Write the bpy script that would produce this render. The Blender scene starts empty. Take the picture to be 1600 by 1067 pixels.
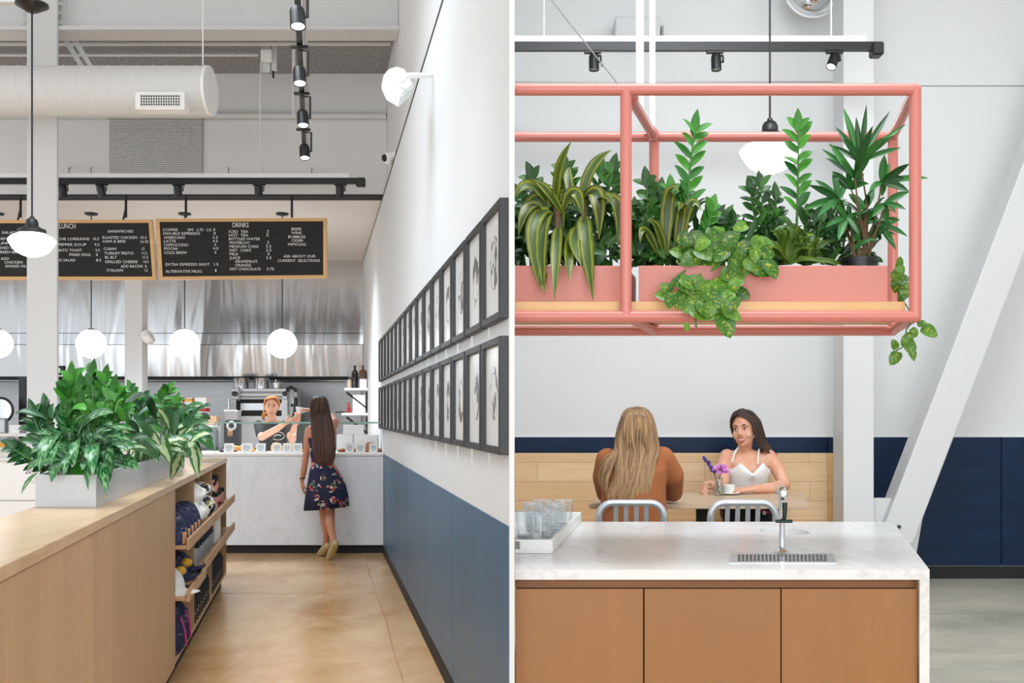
import bpy, bmesh, math, random
from mathutils import Vector, Matrix, Quaternion, noise
R = random.Random(11)
SC = bpy.context.scene
COL = SC.collection
# ---------------------------------------------------------------- camera, world, light, exposure
F, PX, PY, H = 1600.0, 840.0, 648.0, 1.47
cam_d = bpy.data.cameras.new('camera'); cam_d.sensor_width = 36; cam_d.lens = 36.0
cam_d.shift_x = (800 - PX) / 1600; cam_d.shift_y = (PY - 533.5) / 1600
cam_d.clip_start = 0.05
cam = bpy.data.objects.new('camera', cam_d); COL.objects.link(cam)
cam.location = (0, 0, H); cam.rotation_euler = (math.pi / 2, 0, 0)
SC.camera = cam
SC.view_settings.view_transform = 'Standard'
SC.view_settings.look = 'None'
SC.view_settings.gamma = 1
SC.view_settings.use_curve_mapping = False
SC.view_settings.exposure = 0.08
SC.cycles.transparent_max_bounces = 48
W = bpy.data.worlds.new('daylight'); SC.world = W; W.use_nodes = True
W.node_tree.nodes['Background'].inputs[0].default_value = (0.93, 0.97, 1.0, 1)
W.node_tree.nodes['Background'].inputs[1].default_value = 1.0

def area(name, loc, target, sx, sy, power, col=(1, 1, 1), spread=180):
    d = bpy.data.lights.new(name, 'AREA'); d.shape = 'RECTANGLE'; d.size = sx; d.size_y = sy
    d.energy = power; d.color = col; d.spread = math.radians(spread)
    o = bpy.data.objects.new(name, d); COL.objects.link(o); o.location = loc
    o.rotation_euler = (Vector(target) - Vector(loc)).to_track_quat('-Z', 'Y').to_euler()
    return o

def spot(name, loc, target, power, ang, blend=0.6, col=(1, 0.95, 0.88), r=0.04):
    d = bpy.data.lights.new(name, 'SPOT'); d.energy = power; d.spot_size = math.radians(ang)
    d.spot_blend = blend; d.color = col; d.shadow_soft_size = r
    o = bpy.data.objects.new(name, d); COL.objects.link(o); o.location = loc
    o.rotation_euler = (Vector(target) - Vector(loc)).to_track_quat('-Z', 'Y').to_euler()
    return o

CW = (0.89, 0.95, 1.0); CL = (0.80, 0.90, 1.0)
area('overhead_fill_gallery', (-2.0, 6.0, 5.5), (-1.3, 7.0, 0), 2.2, 5.0, 155, CL, 105)  # unseen fill lamp added below the closed ceiling to light the corridor
area('window_side', (-8.6, 6.5, 1.7), (-2, 8.5, 1.2), 5.0, 2.6, 66, CL)
area('window_front', (0.4, -2.5, 2.1), (0.2, 8, 1.0), 8.0, 3.2, 250, CW)
area('overhead_fill_seating', (4.3, 4.9, 5.5), (2.4, 7.9, 0.3), 1.6, 1.6, 50, CW)  # added unseen lamp, set to the right so the column shadow falls left
area('overhead_fill_counter', (1.0, 4.0, 5.5), (1.0, 7.4, 0.2), 2.4, 1.8, 140, CW, 130)  # unseen overhead fill added for the island, plants and back wall
area('kitchen_fill', (-3.6, 12.3, 3.79), (-3.6, 12.3, 0), 1.9, 0.5, 110, CL, 110)  # fill lamp added out of sight behind the menu boards to brighten the kitchen

# ---------------------------------------------------------------- coordinates
def at(px, py, Y):
    return Vector(((px - PX) * Y / F, Y, H - (py - PY) * Y / F))
KL = (494 - PX) / F      # the gallery side runs off square by this much
KR = (1195 - PX) / F     # and the seating side by this much
def lx(px, Y): return (px - 494) * Y / F
def zy(py, Y): return H - (py - PY) * Y / F
FR = 0.12                # floor level of the seating side

# ---------------------------------------------------------------- mesh building
WL = {}
class MB:
    def __init__(s):
        s.bm = bmesh.new(); s.uv = s.bm.loops.layers.uv.new('UVMap'); s.rn = s.bm.loops.layers.uv.new('rnd')
    def face(s, vs, mi=0):
        try:
            f = s.bm.faces.new(vs); f.material_index = mi; return f
        except ValueError:
            return None
    def hexa(s, p, bev=0, mi=0, seg=1):
        v = [s.bm.verts.new(q) for q in p]
        fs = [s.face([v[i] for i in q], mi) for q in ((3, 2, 1, 0), (4, 5, 6, 7), (0, 1, 5, 4), (1, 2, 6, 5), (2, 3, 7, 6), (3, 0, 4, 7))]
        if bev > 0:
            es = list({e for f in fs for e in f.edges})
            bmesh.ops.bevel(s.bm, geom=es, offset=bev, segments=seg, affect='EDGES', profile=0.5)
        return s
    def box(s, x0, x1, y0, y1, z0, z1, k=0.0, bev=0, M=None, mi=0, seg=1):
        p = [(x0 + k * y0, y0, z0), (x1 + k * y0, y0, z0), (x1 + k * y1, y1, z0), (x0 + k * y1, y1, z0),
             (x0 + k * y0, y0, z1), (x1 + k * y0, y0, z1), (x1 + k * y1, y1, z1), (x0 + k * y1, y1, z1)]
        if M is not None: p = [M @ Vector(q) for q in p]
        return s.hexa(p, bev, mi, seg)
    def pbox(s, px0, px1, py0, py1, Y, d, k=0.0, bev=0, seg=1):
        a = at(px0, py1, Y); b = at(px1, py0, Y)
        return s.box(a.x - k * Y, b.x - k * Y, Y, Y + d, a.z, b.z, k, bev, seg=seg)
    def prism(s, poly, z0, z1, bev=0):
        b = [s.bm.verts.new((p[0], p[1], z0)) for p in poly]; t = [s.bm.verts.new((p[0], p[1], z1)) for p in poly]
        n = len(poly); fs = [s.face(b[::-1]), s.face(t)]
        for i in range(n): fs.append(s.face([b[i], b[(i + 1) % n], t[(i + 1) % n], t[i]]))
        if bev > 0:
            bmesh.ops.bevel(s.bm, geom=list({e for f in fs for e in f.edges}), offset=bev, segments=2, affect='EDGES')
        return s
    def tube(s, pts, r, n=8, cap=True, closed=False, flat=1.0, up=None):
        pts = [Vector(p) for p in pts]; m = len(pts)
        rs = r if isinstance(r, (list, tuple)) else [r] * m
        tan = []
        for i in range(m):
            a = pts[(i - 1) % m] if (closed or i > 0) else pts[i]
            b = pts[(i + 1) % m] if (closed or i < m - 1) else pts[i]
            t = (b - a); tan.append(t.normalized() if t.length > 1e-9 else Vector((0, 0, 1)))
        ref = Vector(up) if up is not None else (Vector((0, 0, 1)) if abs(tan[0].z) < 0.9 else Vector((1, 0, 0)))
        nrm = (ref - tan[0] * ref.dot(tan[0])).normalized()
        rings = []
        for i in range(m):
            if i > 0:
                nrm = nrm - tan[i] * nrm.dot(tan[i])
                nrm = nrm.normalized() if nrm.length > 1e-6 else tan[i].orthogonal().normalized()
            bn = tan[i].cross(nrm)
            rings.append([s.bm.verts.new(pts[i] + (nrm * math.cos(2 * math.pi * j / n) * flat + bn * math.sin(2 * math.pi * j / n)) * rs[i]) for j in range(n)])
        rr = R.random()
        for i in range(m if closed else m - 1):
            A, B = rings[i], rings[(i + 1) % m]
            for j in range(n):
                f = s.face([A[j], A[(j + 1) % n], B[(j + 1) % n], B[j]])
                if f:
                    vv = (i / m, i / m, (i + 1) / m, (i + 1) / m); uu = (j / n, (j + 1) / n, (j + 1) / n, j / n)
                    for q, l in enumerate(f.loops): l[s.uv].uv = (uu[q], vv[q]); l[s.rn].uv = (rr, 0)
        if cap and not closed:
            s.face(rings[0][::-1]); s.face(rings[-1])
        return s
    def lathe(s, prof, c=(0, 0, 0), n=24, M=None):
        c = Vector(c); rings = []
        for (r, z) in prof:
            if r < 1e-6:
                q = Vector((0, 0, z)); q = M @ q if M is not None else q
                rings.append([s.bm.verts.new(q + c)])
            else:
                ring = []
                for j in range(n):
                    q = Vector((r * math.cos(2 * math.pi * j / n), r * math.sin(2 * math.pi * j / n), z))
                    ring.append(s.bm.verts.new((M @ q if M is not None else q) + c))
                rings.append(ring)
        for A, B in zip(rings, rings[1:]):
            if len(A) == 1 and len(B) == 1: continue
            for j in range(n):
                if len(A) == 1: s.face([A[0], B[j], B[(j + 1) % n]])
                elif len(B) == 1: s.face([A[j], A[(j + 1) % n], B[0]])
                else: s.face([A[j], A[(j + 1) % n], B[(j + 1) % n], B[j]])
        if len(rings[0]) > 1: s.face(rings[0][::-1])
        if len(rings[-1]) > 1: s.face(rings[-1])
        return s
    def cyl(s, a, b, r, r2=None, n=16):
        return s.tube([a, b], [r, r if r2 is None else r2], n)
    def ell(s, c, rad, M=None, u=16, v=10):
        rad = (rad,) * 3 if isinstance(rad, (int, float)) else rad
        D = Matrix.Diagonal(Vector((rad[0], rad[1], rad[2])))
        MM = (M @ D) if M is not None else D
        prof = [(math.sin(math.pi * i / v), -math.cos(math.pi * i / v)) for i in range(v + 1)]
        prof[0] = (0, -1); prof[-1] = (0, 1)
        return s.lathe(prof, c, u, MM)
    def cone(s, a, b, r0, r1, n=14):     # round-ended tapered limb
        a = Vector(a); b = Vector(b); d = b - a; l = d.length
        if l < 1e-6: return s.ell(a, r0)
        d /= l; pts = []; rs = []
        for i in range(5):
            t = math.pi / 2 * i / 5; pts.append(a - d * r0 * math.cos(t)); rs.append(max(r0 * math.sin(t), r0 * 0.02))
        pts.append(a); rs.append(r0); pts.append(b); rs.append(r1)
        for i in range(1, 6):
            t = math.pi / 2 * i / 5; pts.append(b + d * r1 * math.sin(t)); rs.append(max(r1 * math.cos(t), r1 * 0.02))
        return s.tube(pts, rs, n)
    def limb(s, pts, rs, n=14):
        for i in range(len(pts) - 1): s.cone(pts[i], pts[i + 1], rs[i], rs[i + 1], n)
        return s
    def leaf(s, p0, p1, p2, w, nrm=(0, -1, 0.4), prof='oval', fold=0.25, seg=7, wav=0.0):
        p0, p1, p2 = Vector(p0), Vector(p1), Vector(p2); nrm = Vector(nrm).normalized(); rr = R.random()
        rows = []
        for i in range(seg + 1):
            t = i / seg; p = p0 * (1 - t) ** 2 + p1 * 2 * t * (1 - t) + p2 * t * t
            tg = (p1 - p0) * (1 - t) + (p2 - p1) * t
            tg = tg.normalized() if tg.length > 1e-9 else Vector((0, 0, 1))
            sd = tg.cross(nrm); sd = sd.normalized() if sd.length > 1e-6 else tg.orthogonal().normalized()
            up = sd.cross(tg).normalized()
            if prof == 'oval': wd = math.sin(math.pi * min(1, (t * 0.96 + 0.04)) ** 0.85) ** 0.75
            elif prof == 'strap': wd = min(1, 0.45 + t * 2.2) * (1 - max(0, (t - 0.55) / 0.45) ** 1.6)
            elif prof == 'heart': wd = (math.sin(math.pi * min(1, t * 0.8 + 0.2) ** 1.0)) ** 0.65 if t > 0.02 else 0.55
            elif prof == 'paddle': wd = math.sin(math.pi * t ** 1.15) ** 0.6 if t < 1 else 0
            else: wd = math.sin(math.pi * t) ** 0.5
            wd = max(wd, 0.03) * w * 0.5
            off = up * (wd * fold); wv = up * (math.sin(t * 9 + rr * 6) * wav * w)
            rows.append([s.bm.verts.new(p - sd * wd + off + wv), s.bm.verts.new(p - sd * wd * 0.5 + off * 0.35), s.bm.verts.new(p),
                         s.bm.verts.new(p + sd * wd * 0.5 + off * 0.35), s.bm.verts.new(p + sd * wd + off - wv)])
        us = (0, .25, .5, .75, 1)
        for i in range(seg):
            for j in range(4):
                f = s.face([rows[i][j], rows[i][j + 1], rows[i + 1][j + 1], rows[i + 1][j]])
                if f:
                    f.smooth = True
                    q = ((us[j], i / seg), (us[j + 1], i / seg), (us[j + 1], (i + 1) / seg), (us[j], (i + 1) / seg))
                    for l, uv in zip(f.loops, q): l[s.uv].uv = uv; l[s.rn].uv = (rr, 0)
        return s
    def mesh(s, name, mat, smooth=False, origin=None, norm=True, ang=40):
        if norm: bmesh.ops.recalc_face_normals(s.bm, faces=s.bm.faces[:])
        me = bpy.data.meshes.new(name)
        if origin is not None:
            o = Vector(origin)
            for v in s.bm.verts: v.co -= o
        s.bm.to_mesh(me); s.bm.free()
        for m in (mat if isinstance(mat, (list, tuple)) else [mat]): me.materials.append(m)
        if smooth:
            me.shade_smooth(); me.set_sharp_from_angle(angle=math.radians(ang))
        return me
    def build(s, name, mat, parent=None, smooth=False, norm=True, ang=40, label=None):
        if parent is None:
            xs = [v.co for v in s.bm.verts]
            o = Vector(((min(v.x for v in xs) + max(v.x for v in xs)) / 2, (min(v.y for v in xs) + max(v.y for v in xs)) / 2, min(v.z for v in xs)))
        else: o = WL[parent]
        ob = bpy.data.objects.new(name, s.mesh(name, mat, smooth, o, norm, ang)); COL.objects.link(ob)
        if parent is None: ob.location = o
        else: ob.parent = parent
        WL[ob] = o
        if label: ob['label'] = label
        return ob

def T(name, label, cat, loc, group=None):
    o = bpy.data.objects.new(name, None); COL.objects.link(o); o.empty_display_size = 0.1
    o.location = Vector(loc); WL[o] = Vector(loc); o['label'] = label; o['category'] = cat
    if group: o['group'] = group
    return o
def tag(o, label, cat, group=None):
    o['label'] = label; o['category'] = cat
    if group: o['group'] = group
    return o
def S(o, label=None):
    o['kind'] = 'structure'
    if label: o['label'] = label
    return o
def dup(o, d, label=None, group=None, parent=None):
    c = o.copy(); COL.objects.link(c)
    if parent is None: c.location = Vector(o.location) + Vector(d); WL[c] = WL[o] + Vector(d)
    else: c.parent = parent; WL[c] = WL[parent]
    if label: c['label'] = label
    if group: c['group'] = group
    for ch in list(o.children): dup(ch, (0, 0, 0), None, None, c)
    return c
def remeshed(mb, name, mat, parent, voxel, it=4, label=None, shrink=None):
    me = mb.mesh('tmp', mat); o = bpy.data.objects.new('tmp', me); COL.objects.link(o)
    m = o.modifiers.new('r', 'REMESH'); m.mode = 'VOXEL'; m.voxel_size = voxel; m.use_smooth_shade = True
    if it:
        m = o.modifiers.new('s', 'SMOOTH'); m.factor = 0.5; m.iterations = it
    dg = bpy.context.evaluated_depsgraph_get(); dg.update()
    me2 = bpy.data.meshes.new_from_object(o.evaluated_get(dg)); me2.name = name
    bpy.data.objects.remove(o); bpy.data.meshes.remove(me)
    off = WL[parent]
    me2.transform(Matrix.Translation(-off)); me2.shade_smooth()
    if not me2.materials: me2.materials.append(mat)
    ob = bpy.data.objects.new(name, me2); COL.objects.link(ob); ob.parent = parent; WL[ob] = off
    if label: ob['label'] = label
    return ob

# ---------------------------------------------------------------- materials
def lin(c):
    return tuple(((v / 255) / 12.92 if v / 255 <= 0.04045 else ((v / 255 + 0.055) / 1.055) ** 2.4) for v in c) + (1,)
class Mat:
    def __init__(s, name, col=(200, 200, 200), rough=0.5, metal=0.0, spec=0.5, **kw):
        s.m = bpy.data.materials.new(name); s.m.use_nodes = True; s.t = s.m.node_tree
        s.b = s.t.nodes['Principled BSDF']; s.b.inputs['Base Color'].default_value = lin(col)
        s.b.inputs['Roughness'].default_value = rough; s.b.inputs['Metallic'].default_value = metal
        s.b.inputs['Specular IOR Level'].default_value = spec
        for k, v in kw.items(): s.b.inputs[k].default_value = v
    def n(s, ty, **kw):
        nd = s.t.nodes.new(ty)
        for k, v in kw.items():
            if k in nd.inputs: nd.inputs[k].default_value = v
            else: setattr(nd, k, v)
        return nd
    def l(s, a, b): s.t.links.new(a, b)
    def coord(s, scale=(1, 1, 1), kind='Object', rot=(0, 0, 0)):
        tc = s.n('ShaderNodeTexCoord'); mp = s.n('ShaderNodeMapping')
        mp.inputs['Scale'].default_value = scale; mp.inputs['Rotation'].default_value = rot
        s.l(tc.outputs[kind], mp.inputs[0]); return mp.outputs[0]
    def geo(s, scale=(1, 1, 1), rot=(0, 0, 0)):
        g = s.n('ShaderNodeNewGeometry'); mp = s.n('ShaderNodeMapping')
        mp.inputs['Scale'].default_value = scale; mp.inputs['Rotation'].default_value = rot
        s.l(g.outputs['Position'], mp.inputs[0]); return mp.outputs[0]
    def noise(s, vec, scale=5, detail=4, rough=0.55, dist=0.0):
        nd = s.n('ShaderNodeTexNoise'); nd.inputs['Scale'].default_value = scale; nd.inputs['Detail'].default_value = detail
        nd.inputs['Roughness'].default_value = rough; nd.inputs['Distortion'].default_value = dist
        if vec is not None: s.l(vec, nd.inputs['Vector'])
        return nd.outputs['Fac']
    def ramp(s, fac, stops):
        nd = s.n('ShaderNodeValToRGB'); cr = nd.color_ramp
        while len(cr.elements) < len(stops): cr.elements.new(0.5)
        for e, (p, c) in zip(cr.elements, stops): e.position = p; e.color = lin(c) if max(c) > 1.0 or sum(c) == 0 else (c[0], c[1], c[2], 1)
        s.l(fac, nd.inputs[0]); return nd.outputs[0]
    def mix(s, fac, a, b):
        nd = s.n('ShaderNodeMix', data_type='RGBA')
        for src, idx in ((fac, 0), (a, 6), (b, 7)):
            if isinstance(src, tuple): nd.inputs[idx].default_value = lin(src)
            elif isinstance(src, (int, float)): nd.inputs[idx].default_value = src
            else: s.l(src, nd.inputs[idx])
        return nd.outputs[2]
    def math(s, op, a, b=0.0, clamp=False):
        nd = s.n('ShaderNodeMath', operation=op); nd.use_clamp = clamp
        for i, v in enumerate((a, b)):
            if isinstance(v, (int, float)): nd.inputs[i].default_value = v
            else: s.l(v, nd.inputs[i])
        return nd.outputs[0]
    def col(s, sock): s.l(sock, s.b.inputs['Base Color']); return s
    def bump(s, fac, st=0.2, d=0.02):
        nd = s.n('ShaderNodeBump'); nd.inputs['Strength'].default_value = st; nd.inputs['Distance'].default_value = d
        s.l(fac, nd.inputs['Height']); s.l(nd.outputs[0], s.b.inputs['Normal']); return s
    def roughf(s, fac, a, b):
        nd = s.n('ShaderNodeMapRange'); nd.inputs[3].default_value = a; nd.inputs[4].default_value = b
        s.l(fac, nd.inputs[0]); s.l(nd.outputs[0], s.b.inputs['Roughness']); return s

def wood(name, a, b, grain='X', sc=1.0, rough=0.45, plank=None):
    m = Mat(name, a, rough)
    st = {'X': (0.7, 9, 9), 'Y': (9, 0.7, 9), 'Z': (9, 9, 0.7)}[grain]
    v = m.geo(tuple(q * sc for q in st))
    n1 = m.noise(v, 3.0, 6, 0.6, 0.6); n2 = m.noise(m.geo(tuple(q * 0.12 * sc for q in st)), 3, 3, 0.5, 0.8)
    c = m.ramp(n1, [(0.3, b), (0.62, a)])
    d = tuple(int(q * 0.9) for q in a)
    c2 = m.mix(m.ramp(n2, [(0.35, (0, 0, 0)), (0.7, (0.55, 0.55, 0.55))]), c, d)
    m.col(c2).bump(n1, 0.05, 0.003); return m.m
def marble(name, base, vein, sc=1.0, rough=0.2, amt=1.0):
    m = Mat(name, base, rough, 0, 0.3)
    v = m.geo((1.0 * sc, 0.5 * sc, 0.6 * sc), (0.3, 0.7, 0.5))
    n0 = m.noise(v, 1.5, 7, 0.68, 0.5)
    r = m.math('ABSOLUTE', m.math('SUBTRACT', n0, 0.5))
    vm = m.ramp(r, [(0.0, (amt, amt, amt)), (0.02, (0.0, 0.0, 0.0))])
    n2 = m.noise(v, 3.5, 8, 0.7, 0.4)
    c = m.mix(m.ramp(n2, [(0.42, (0, 0, 0)), (0.75, (0.5 * amt, 0.5 * amt, 0.5 * amt))]), base, vein)
    c = m.mix(m.math('MULTIPLY', vm, m.noise(v, 2.0, 2)), c, vein)
    m.col(c); return m.m
def emit(name, col, st):
    m = Mat(name, col, 0.4); m.b.inputs['Emission Color'].default_value = lin(col); m.b.inputs['Emission Strength'].default_value = st; return m.m
def glassy(name, tint=(235, 245, 240), refl=0.12):
    m = Mat(name); t = m.t; t.nodes.remove(m.b)
    tr = m.n('ShaderNodeBsdfTransparent'); tr.inputs[0].default_value = lin(tint)
    gl = m.n('ShaderNodeBsdfGlossy'); gl.inputs['Roughness'].default_value = 0.03
    lw = m.n('ShaderNodeLayerWeight'); lw.inputs['Blend'].default_value = 0.35
    f = m.math('ADD', m.math('MULTIPLY', lw.outputs['Fresnel'], 0.4), refl, True)
    mx = m.n('ShaderNodeMixShader'); m.l(f, mx.inputs[0]); m.l(tr.outputs[0], mx.inputs[1]); m.l(gl.outputs[0], mx.inputs[2])
    m.l(mx.outputs[0], t.nodes['Material Output'].inputs[0]); return m.m

M = {}
def simple(key, col, rough=0.5, metal=0.0, **kw): M[key] = Mat(key, col, rough, metal, **kw).m
def walls(key, col, rough=0.6):
    m = Mat(key, col, rough); n1 = m.noise(m.geo(), 60, 3); m.bump(n1, 0.04, 0.002); M[key] = m.m
walls('white_wall', (225, 226, 226)); walls('white_steel', (214, 215, 215), 0.45); walls('bright_white', (243, 243, 241), 0.5)
walls('soffit', (222, 217, 211)); walls('wall_grey', (212, 213, 213))
simple('black', (22, 22, 24), 0.4); simple('black_matte', (26, 26, 28), 0.7); simple('dark_line', (30, 30, 32), 0.8)
simple('white', (240, 240, 238), 0.35); simple('white_ceramic', (245, 245, 243), 0.15); simple('white_paper', (244, 244, 242), 0.7)
simple('chrome', (225, 227, 230), 0.08, 1.0); simple('dark_green', (14, 44, 38), 0.25)
simple('aluminium', (206, 209, 212), 0.36, 0.55); simple('grey_metal', (150, 150, 150), 0.4, 0.6); simple('grey_plastic', (120, 122, 124), 0.5)
simple('red', (190, 40, 35), 0.4); simple('orange', (232, 140, 50), 0.45); simple('yellow', (240, 180, 60), 0.5); simple('tan_card', (226, 184, 150), 0.7)
simple('pink', (204, 124, 113), 0.3); simple('kraft', (176, 130, 90), 0.6)
simple('soil', (40, 30, 24), 0.9); simple('leather', (214, 160, 120), 0.6)
m = Mat('navy_fabric', (34, 42, 74), 0.8); m.col(m.ramp(m.noise(m.geo(), 34, 3, 0.7), [(0.45, (26, 33, 64)), (0.58, (40, 50, 88)), (0.66, (120, 112, 128))])); m.bump(m.noise(m.geo(), 300, 2), 0.2, 0.002); M['navy_fabric'] = m.m
m = Mat('navy_sheen', (70, 98, 124), 0.42); v = m.geo((6, 2, 0.3)); n1 = m.noise(v, 2.5, 4); m.col(m.ramp(n1, [(0.3, (62, 96, 122)), (0.7, (78, 110, 136))])); m.roughf(n1, 0.36, 0.5); M['navy_sheen'] = m.m  # navy paint lightened: glancing sheen is put into the base colour
m = Mat('navy_dark', (18, 44, 78), 0.45, 0, 0.3); n1 = m.noise(m.geo((1.2, 1, 4)), 3, 4); m.col(m.ramp(n1, [(0.3, (3, 30, 58)), (0.7, (7, 40, 72))])); M['navy_dark'] = m.m
m = Mat('floor_tan', (190, 150, 105), 0.25)
n1 = m.noise(m.geo(), 0.9, 7, 0.62, 0.5); n2 = m.noise(m.geo((1, 0.5, 1)), 3.2, 6, 0.7, 0.8)
c = m.ramp(n1, [(0.25, (166, 118, 72)), (0.45, (196, 152, 104)), (0.7, (214, 178, 134))])
c = m.mix(m.ramp(n2, [(0.45, (0, 0, 0)), (0.8, (0.6, 0.6, 0.6))]), c, (226, 198, 160)); m.col(c); m.roughf(n2, 0.13, 0.34); M['floor_tan'] = m.m
m = Mat('floor_grey', (160, 155, 140), 0.3)
n1 = m.noise(m.geo((0.6, 1.5, 1)), 1.3, 7, 0.62, 0.6); n2 = m.noise(m.geo((0.5, 2, 1)), 3.0, 6, 0.7, 0.8)
c = m.ramp(n1, [(0.3, (158, 156, 142)), (0.5, (186, 182, 168)), (0.7, (208, 200, 182))])
c = m.mix(m.ramp(n2, [(0.5, (0, 0, 0)), (0.8, (0.5, 0.5, 0.5))]), c, (120, 120, 110)); m.col(c); m.roughf(n2, 0.2, 0.4); M['floor_grey'] = m.m
def steel(key, col, rough, sx, sz, st):
    m = Mat(key, col, rough, 1.0); n1 = m.noise(m.geo((sx, 1.0, sz)), 1.0, 2, 0.5, 0.7); n2 = m.noise(m.geo((3, 3, 120)), 1.0, 2)
    m.bump(n1, st, 0.05); m.roughf(n2, rough * 0.8, rough * 1.3); M[key] = m.m
steel('steel_wavy', (206, 207, 209), 0.17, 2.6, 0.35, 0.9); steel('steel', (200, 202, 204), 0.25, 1.2, 0.8, 0.12)
steel('steel_dull', (190, 192, 194), 0.42, 0.6, 0.6, 0.1)
m = Mat('deck', (118, 119, 120), 0.9); n1 = m.noise(m.geo(), 28, 6, 0.8); m.col(m.ramp(n1, [(0.3, (120, 121, 122)), (0.7, (200, 200, 200))])); m.bump(n1, 0.8, 0.03); M['deck'] = m.m
M['oak_top'] = wood('oak_top', (222, 190, 150), (203, 166, 124), 'Y', 1.0, 0.28)
M['oak_panel'] = wood('oak_panel', (198, 164, 128), (188, 153, 117), 'Z', 1.6, 0.5)
M['oak_shelf'] = wood('oak_shelf', (210, 172, 132), (188, 148, 108), 'Y', 1.0, 0.5)
M['oak_frame'] = wood('oak_frame', (238, 194, 136), (222, 172, 112), 'X', 1.0, 0.5)
M['maple_door'] = wood('maple_door', (163, 115, 69), (157, 109, 63), 'Z', 0.8, 0.45)
M['maple_rail'] = wood('maple_rail', (140, 92, 50), (120, 76, 40), 'X', 0.8, 0.5)
M['shelf_board'] = wood('shelf_board', (226, 184, 128), (208, 162, 106), 'X', 0.8, 0.45)
M['table_wood'] = wood('table_wood', (212, 184, 156), (190, 158, 128), 'X', 0.7, 0.35)
m = Mat('bench_wood', (222, 184, 138), 0.45)
bk = m.n('ShaderNodeTexBrick'); bk.offset = 0.37; bk.inputs['Scale'].default_value = 1.0; bk.inputs['Mortar Size'].default_value = 0.0016
bk.inputs['Brick Width'].default_value = 1.35; bk.inputs['Row Height'].default_value = 0.155
bk.inputs['Color1'].default_value = lin((240, 210, 170)); bk.inputs['Color2'].default_value = lin((228, 192, 148)); bk.inputs['Mortar'].default_value = lin((160, 120, 84))
m.l(m.geo((1, 1, 1), (math.pi / 2, 0, 0)), bk.inputs['Vector'])
n1 = m.noise(m.geo((0.7, 6, 14)), 2.5, 6, 0.6, 0.8); m.col(m.mix(m.ramp(n1, [(0.35, (0.45, 0.45, 0.45)), (0.65, (0, 0, 0))]), bk.outputs['Color'], (214, 172, 124))); M['bench_wood'] = m.m
M['marble'] = marble('marble', (236, 236, 235), (192, 192, 193), 0.9, 0.2, 0.7)
M['marble_front'] = marble('marble_front', (234, 239, 244), (200, 205, 211), 1.2, 0.3, 0.6)
M['globe_glass'] = emit('globe_glass', (250, 252, 255), 6.0)
M['lamp_face'] = emit('lamp_face', (255, 250, 240), 6.0)
M['clear_glass'] = glassy('clear_glass', (246, 250, 249), 0.04)
M['case_glass'] = glassy('case_glass', (255, 255, 255), 0.01)
simple('glass_edge', (150, 190, 176), 0.2)
# ================================================================= THE SETTING
S(MB().box(-10, 5.6, -2.6, 17.2, -0.12, 0).build('floor', M['floor_tan']))
jt = MB().box(-0.768, 0.70, 8.42, 8.432, 0, 0.0012, KL); S(jt.build('trim_1', M['kraft']), 'sawn joint across the tan concrete floor')
XW = 0.717
ck = MB(); cp = [(568.5, 868), (574, 885), (580.5, 906), (589, 930), (601, 965), (609, 992), (617, 1023), (624, 1045), (631, 1070)]
cpts = []
for (a_, b_) in zip(cp, cp[1:]):
    for k_ in range(4):
        t_ = k_ / 4; y_ = a_[1] + (b_[1] - a_[1]) * t_; Y_ = H * F / (y_ - PY); cpts.append(at(a_[0] + (b_[0] - a_[0]) * t_ + R.uniform(-1, 1), y_, Y_) + Vector((0, 0, 0.0008)))
v0 = None
for p_ in cpts:
    w_ = R.uniform(0.002, 0.006); v1 = (ck.bm.verts.new((p_.x - w_, p_.y, 0.0008)), ck.bm.verts.new((p_.x + w_, p_.y, 0.0008)))
    if v0: ck.face([v0[0], v0[1], v1[1], v1[0]])
    v0 = v1
S(ck.build('trim_crack', M['kraft']), 'rusty crack in the tan floor along the gallery wall')
def wx(px, Y): return (px - PX) * Y / F
mw = MB().prism([(XW + KL * 3.8, 3.8), (wx(804, 3.8), 3.8), (wx(803.2, 8.5), 8.5), (wx(803.2, 16.9), 16.9), (XW + KL * 16.9, 16.9)], 0, 3.80)
S(mw.build('wall_middle', M['white_wall']), 'white gallery wall between the two rooms')
XU = 0.752
mw = MB().prism([(XU + KL * 4.4, 4.4), (wx(803.2, 4.4), 4.4), (wx(803.2, 16.9), 16.9), (XU + KL * 16.9, 16.9)], 3.84, 5.62)
S(mw.build('wall_upper', M['white_wall']))
mw = MB().prism([(XW + 0.002 + KL * 4.4, 4.4), (wx(803.2, 4.4), 4.4), (wx(803.2, 16.9), 16.9), (XW + 0.002 + KL * 16.9, 16.9)], 3.8005, 3.8395)
S(mw.build('trim_2', M['dark_line']), 'dark reveal line high along the gallery wall')
wn = MB(); ys = [3.80, 3.93, 5.32, 6.65, 8.01, 9.32, 10.83]
for a, b in zip(ys, ys[1:]): wn.box(0.7125, XW, a + (0.004 if a > 3.85 else 0), b - 0.004, 0.095, 1.056, KL, 0.0015)
S(wn.build('wall_wainscot', M['navy_sheen']), 'navy wainscot panels along the gallery wall, sheen put into the colour')
S(MB().box(0.706, XW, 3.802, 10.83, 0, 0.085, KL).build('baseboard_middle', M['black_matte']))
S(MB().box(0.713, XW, 3.802, 10.83, 0.0855, 0.0945, KL).build('trim_3', M['grey_metal']))
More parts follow.
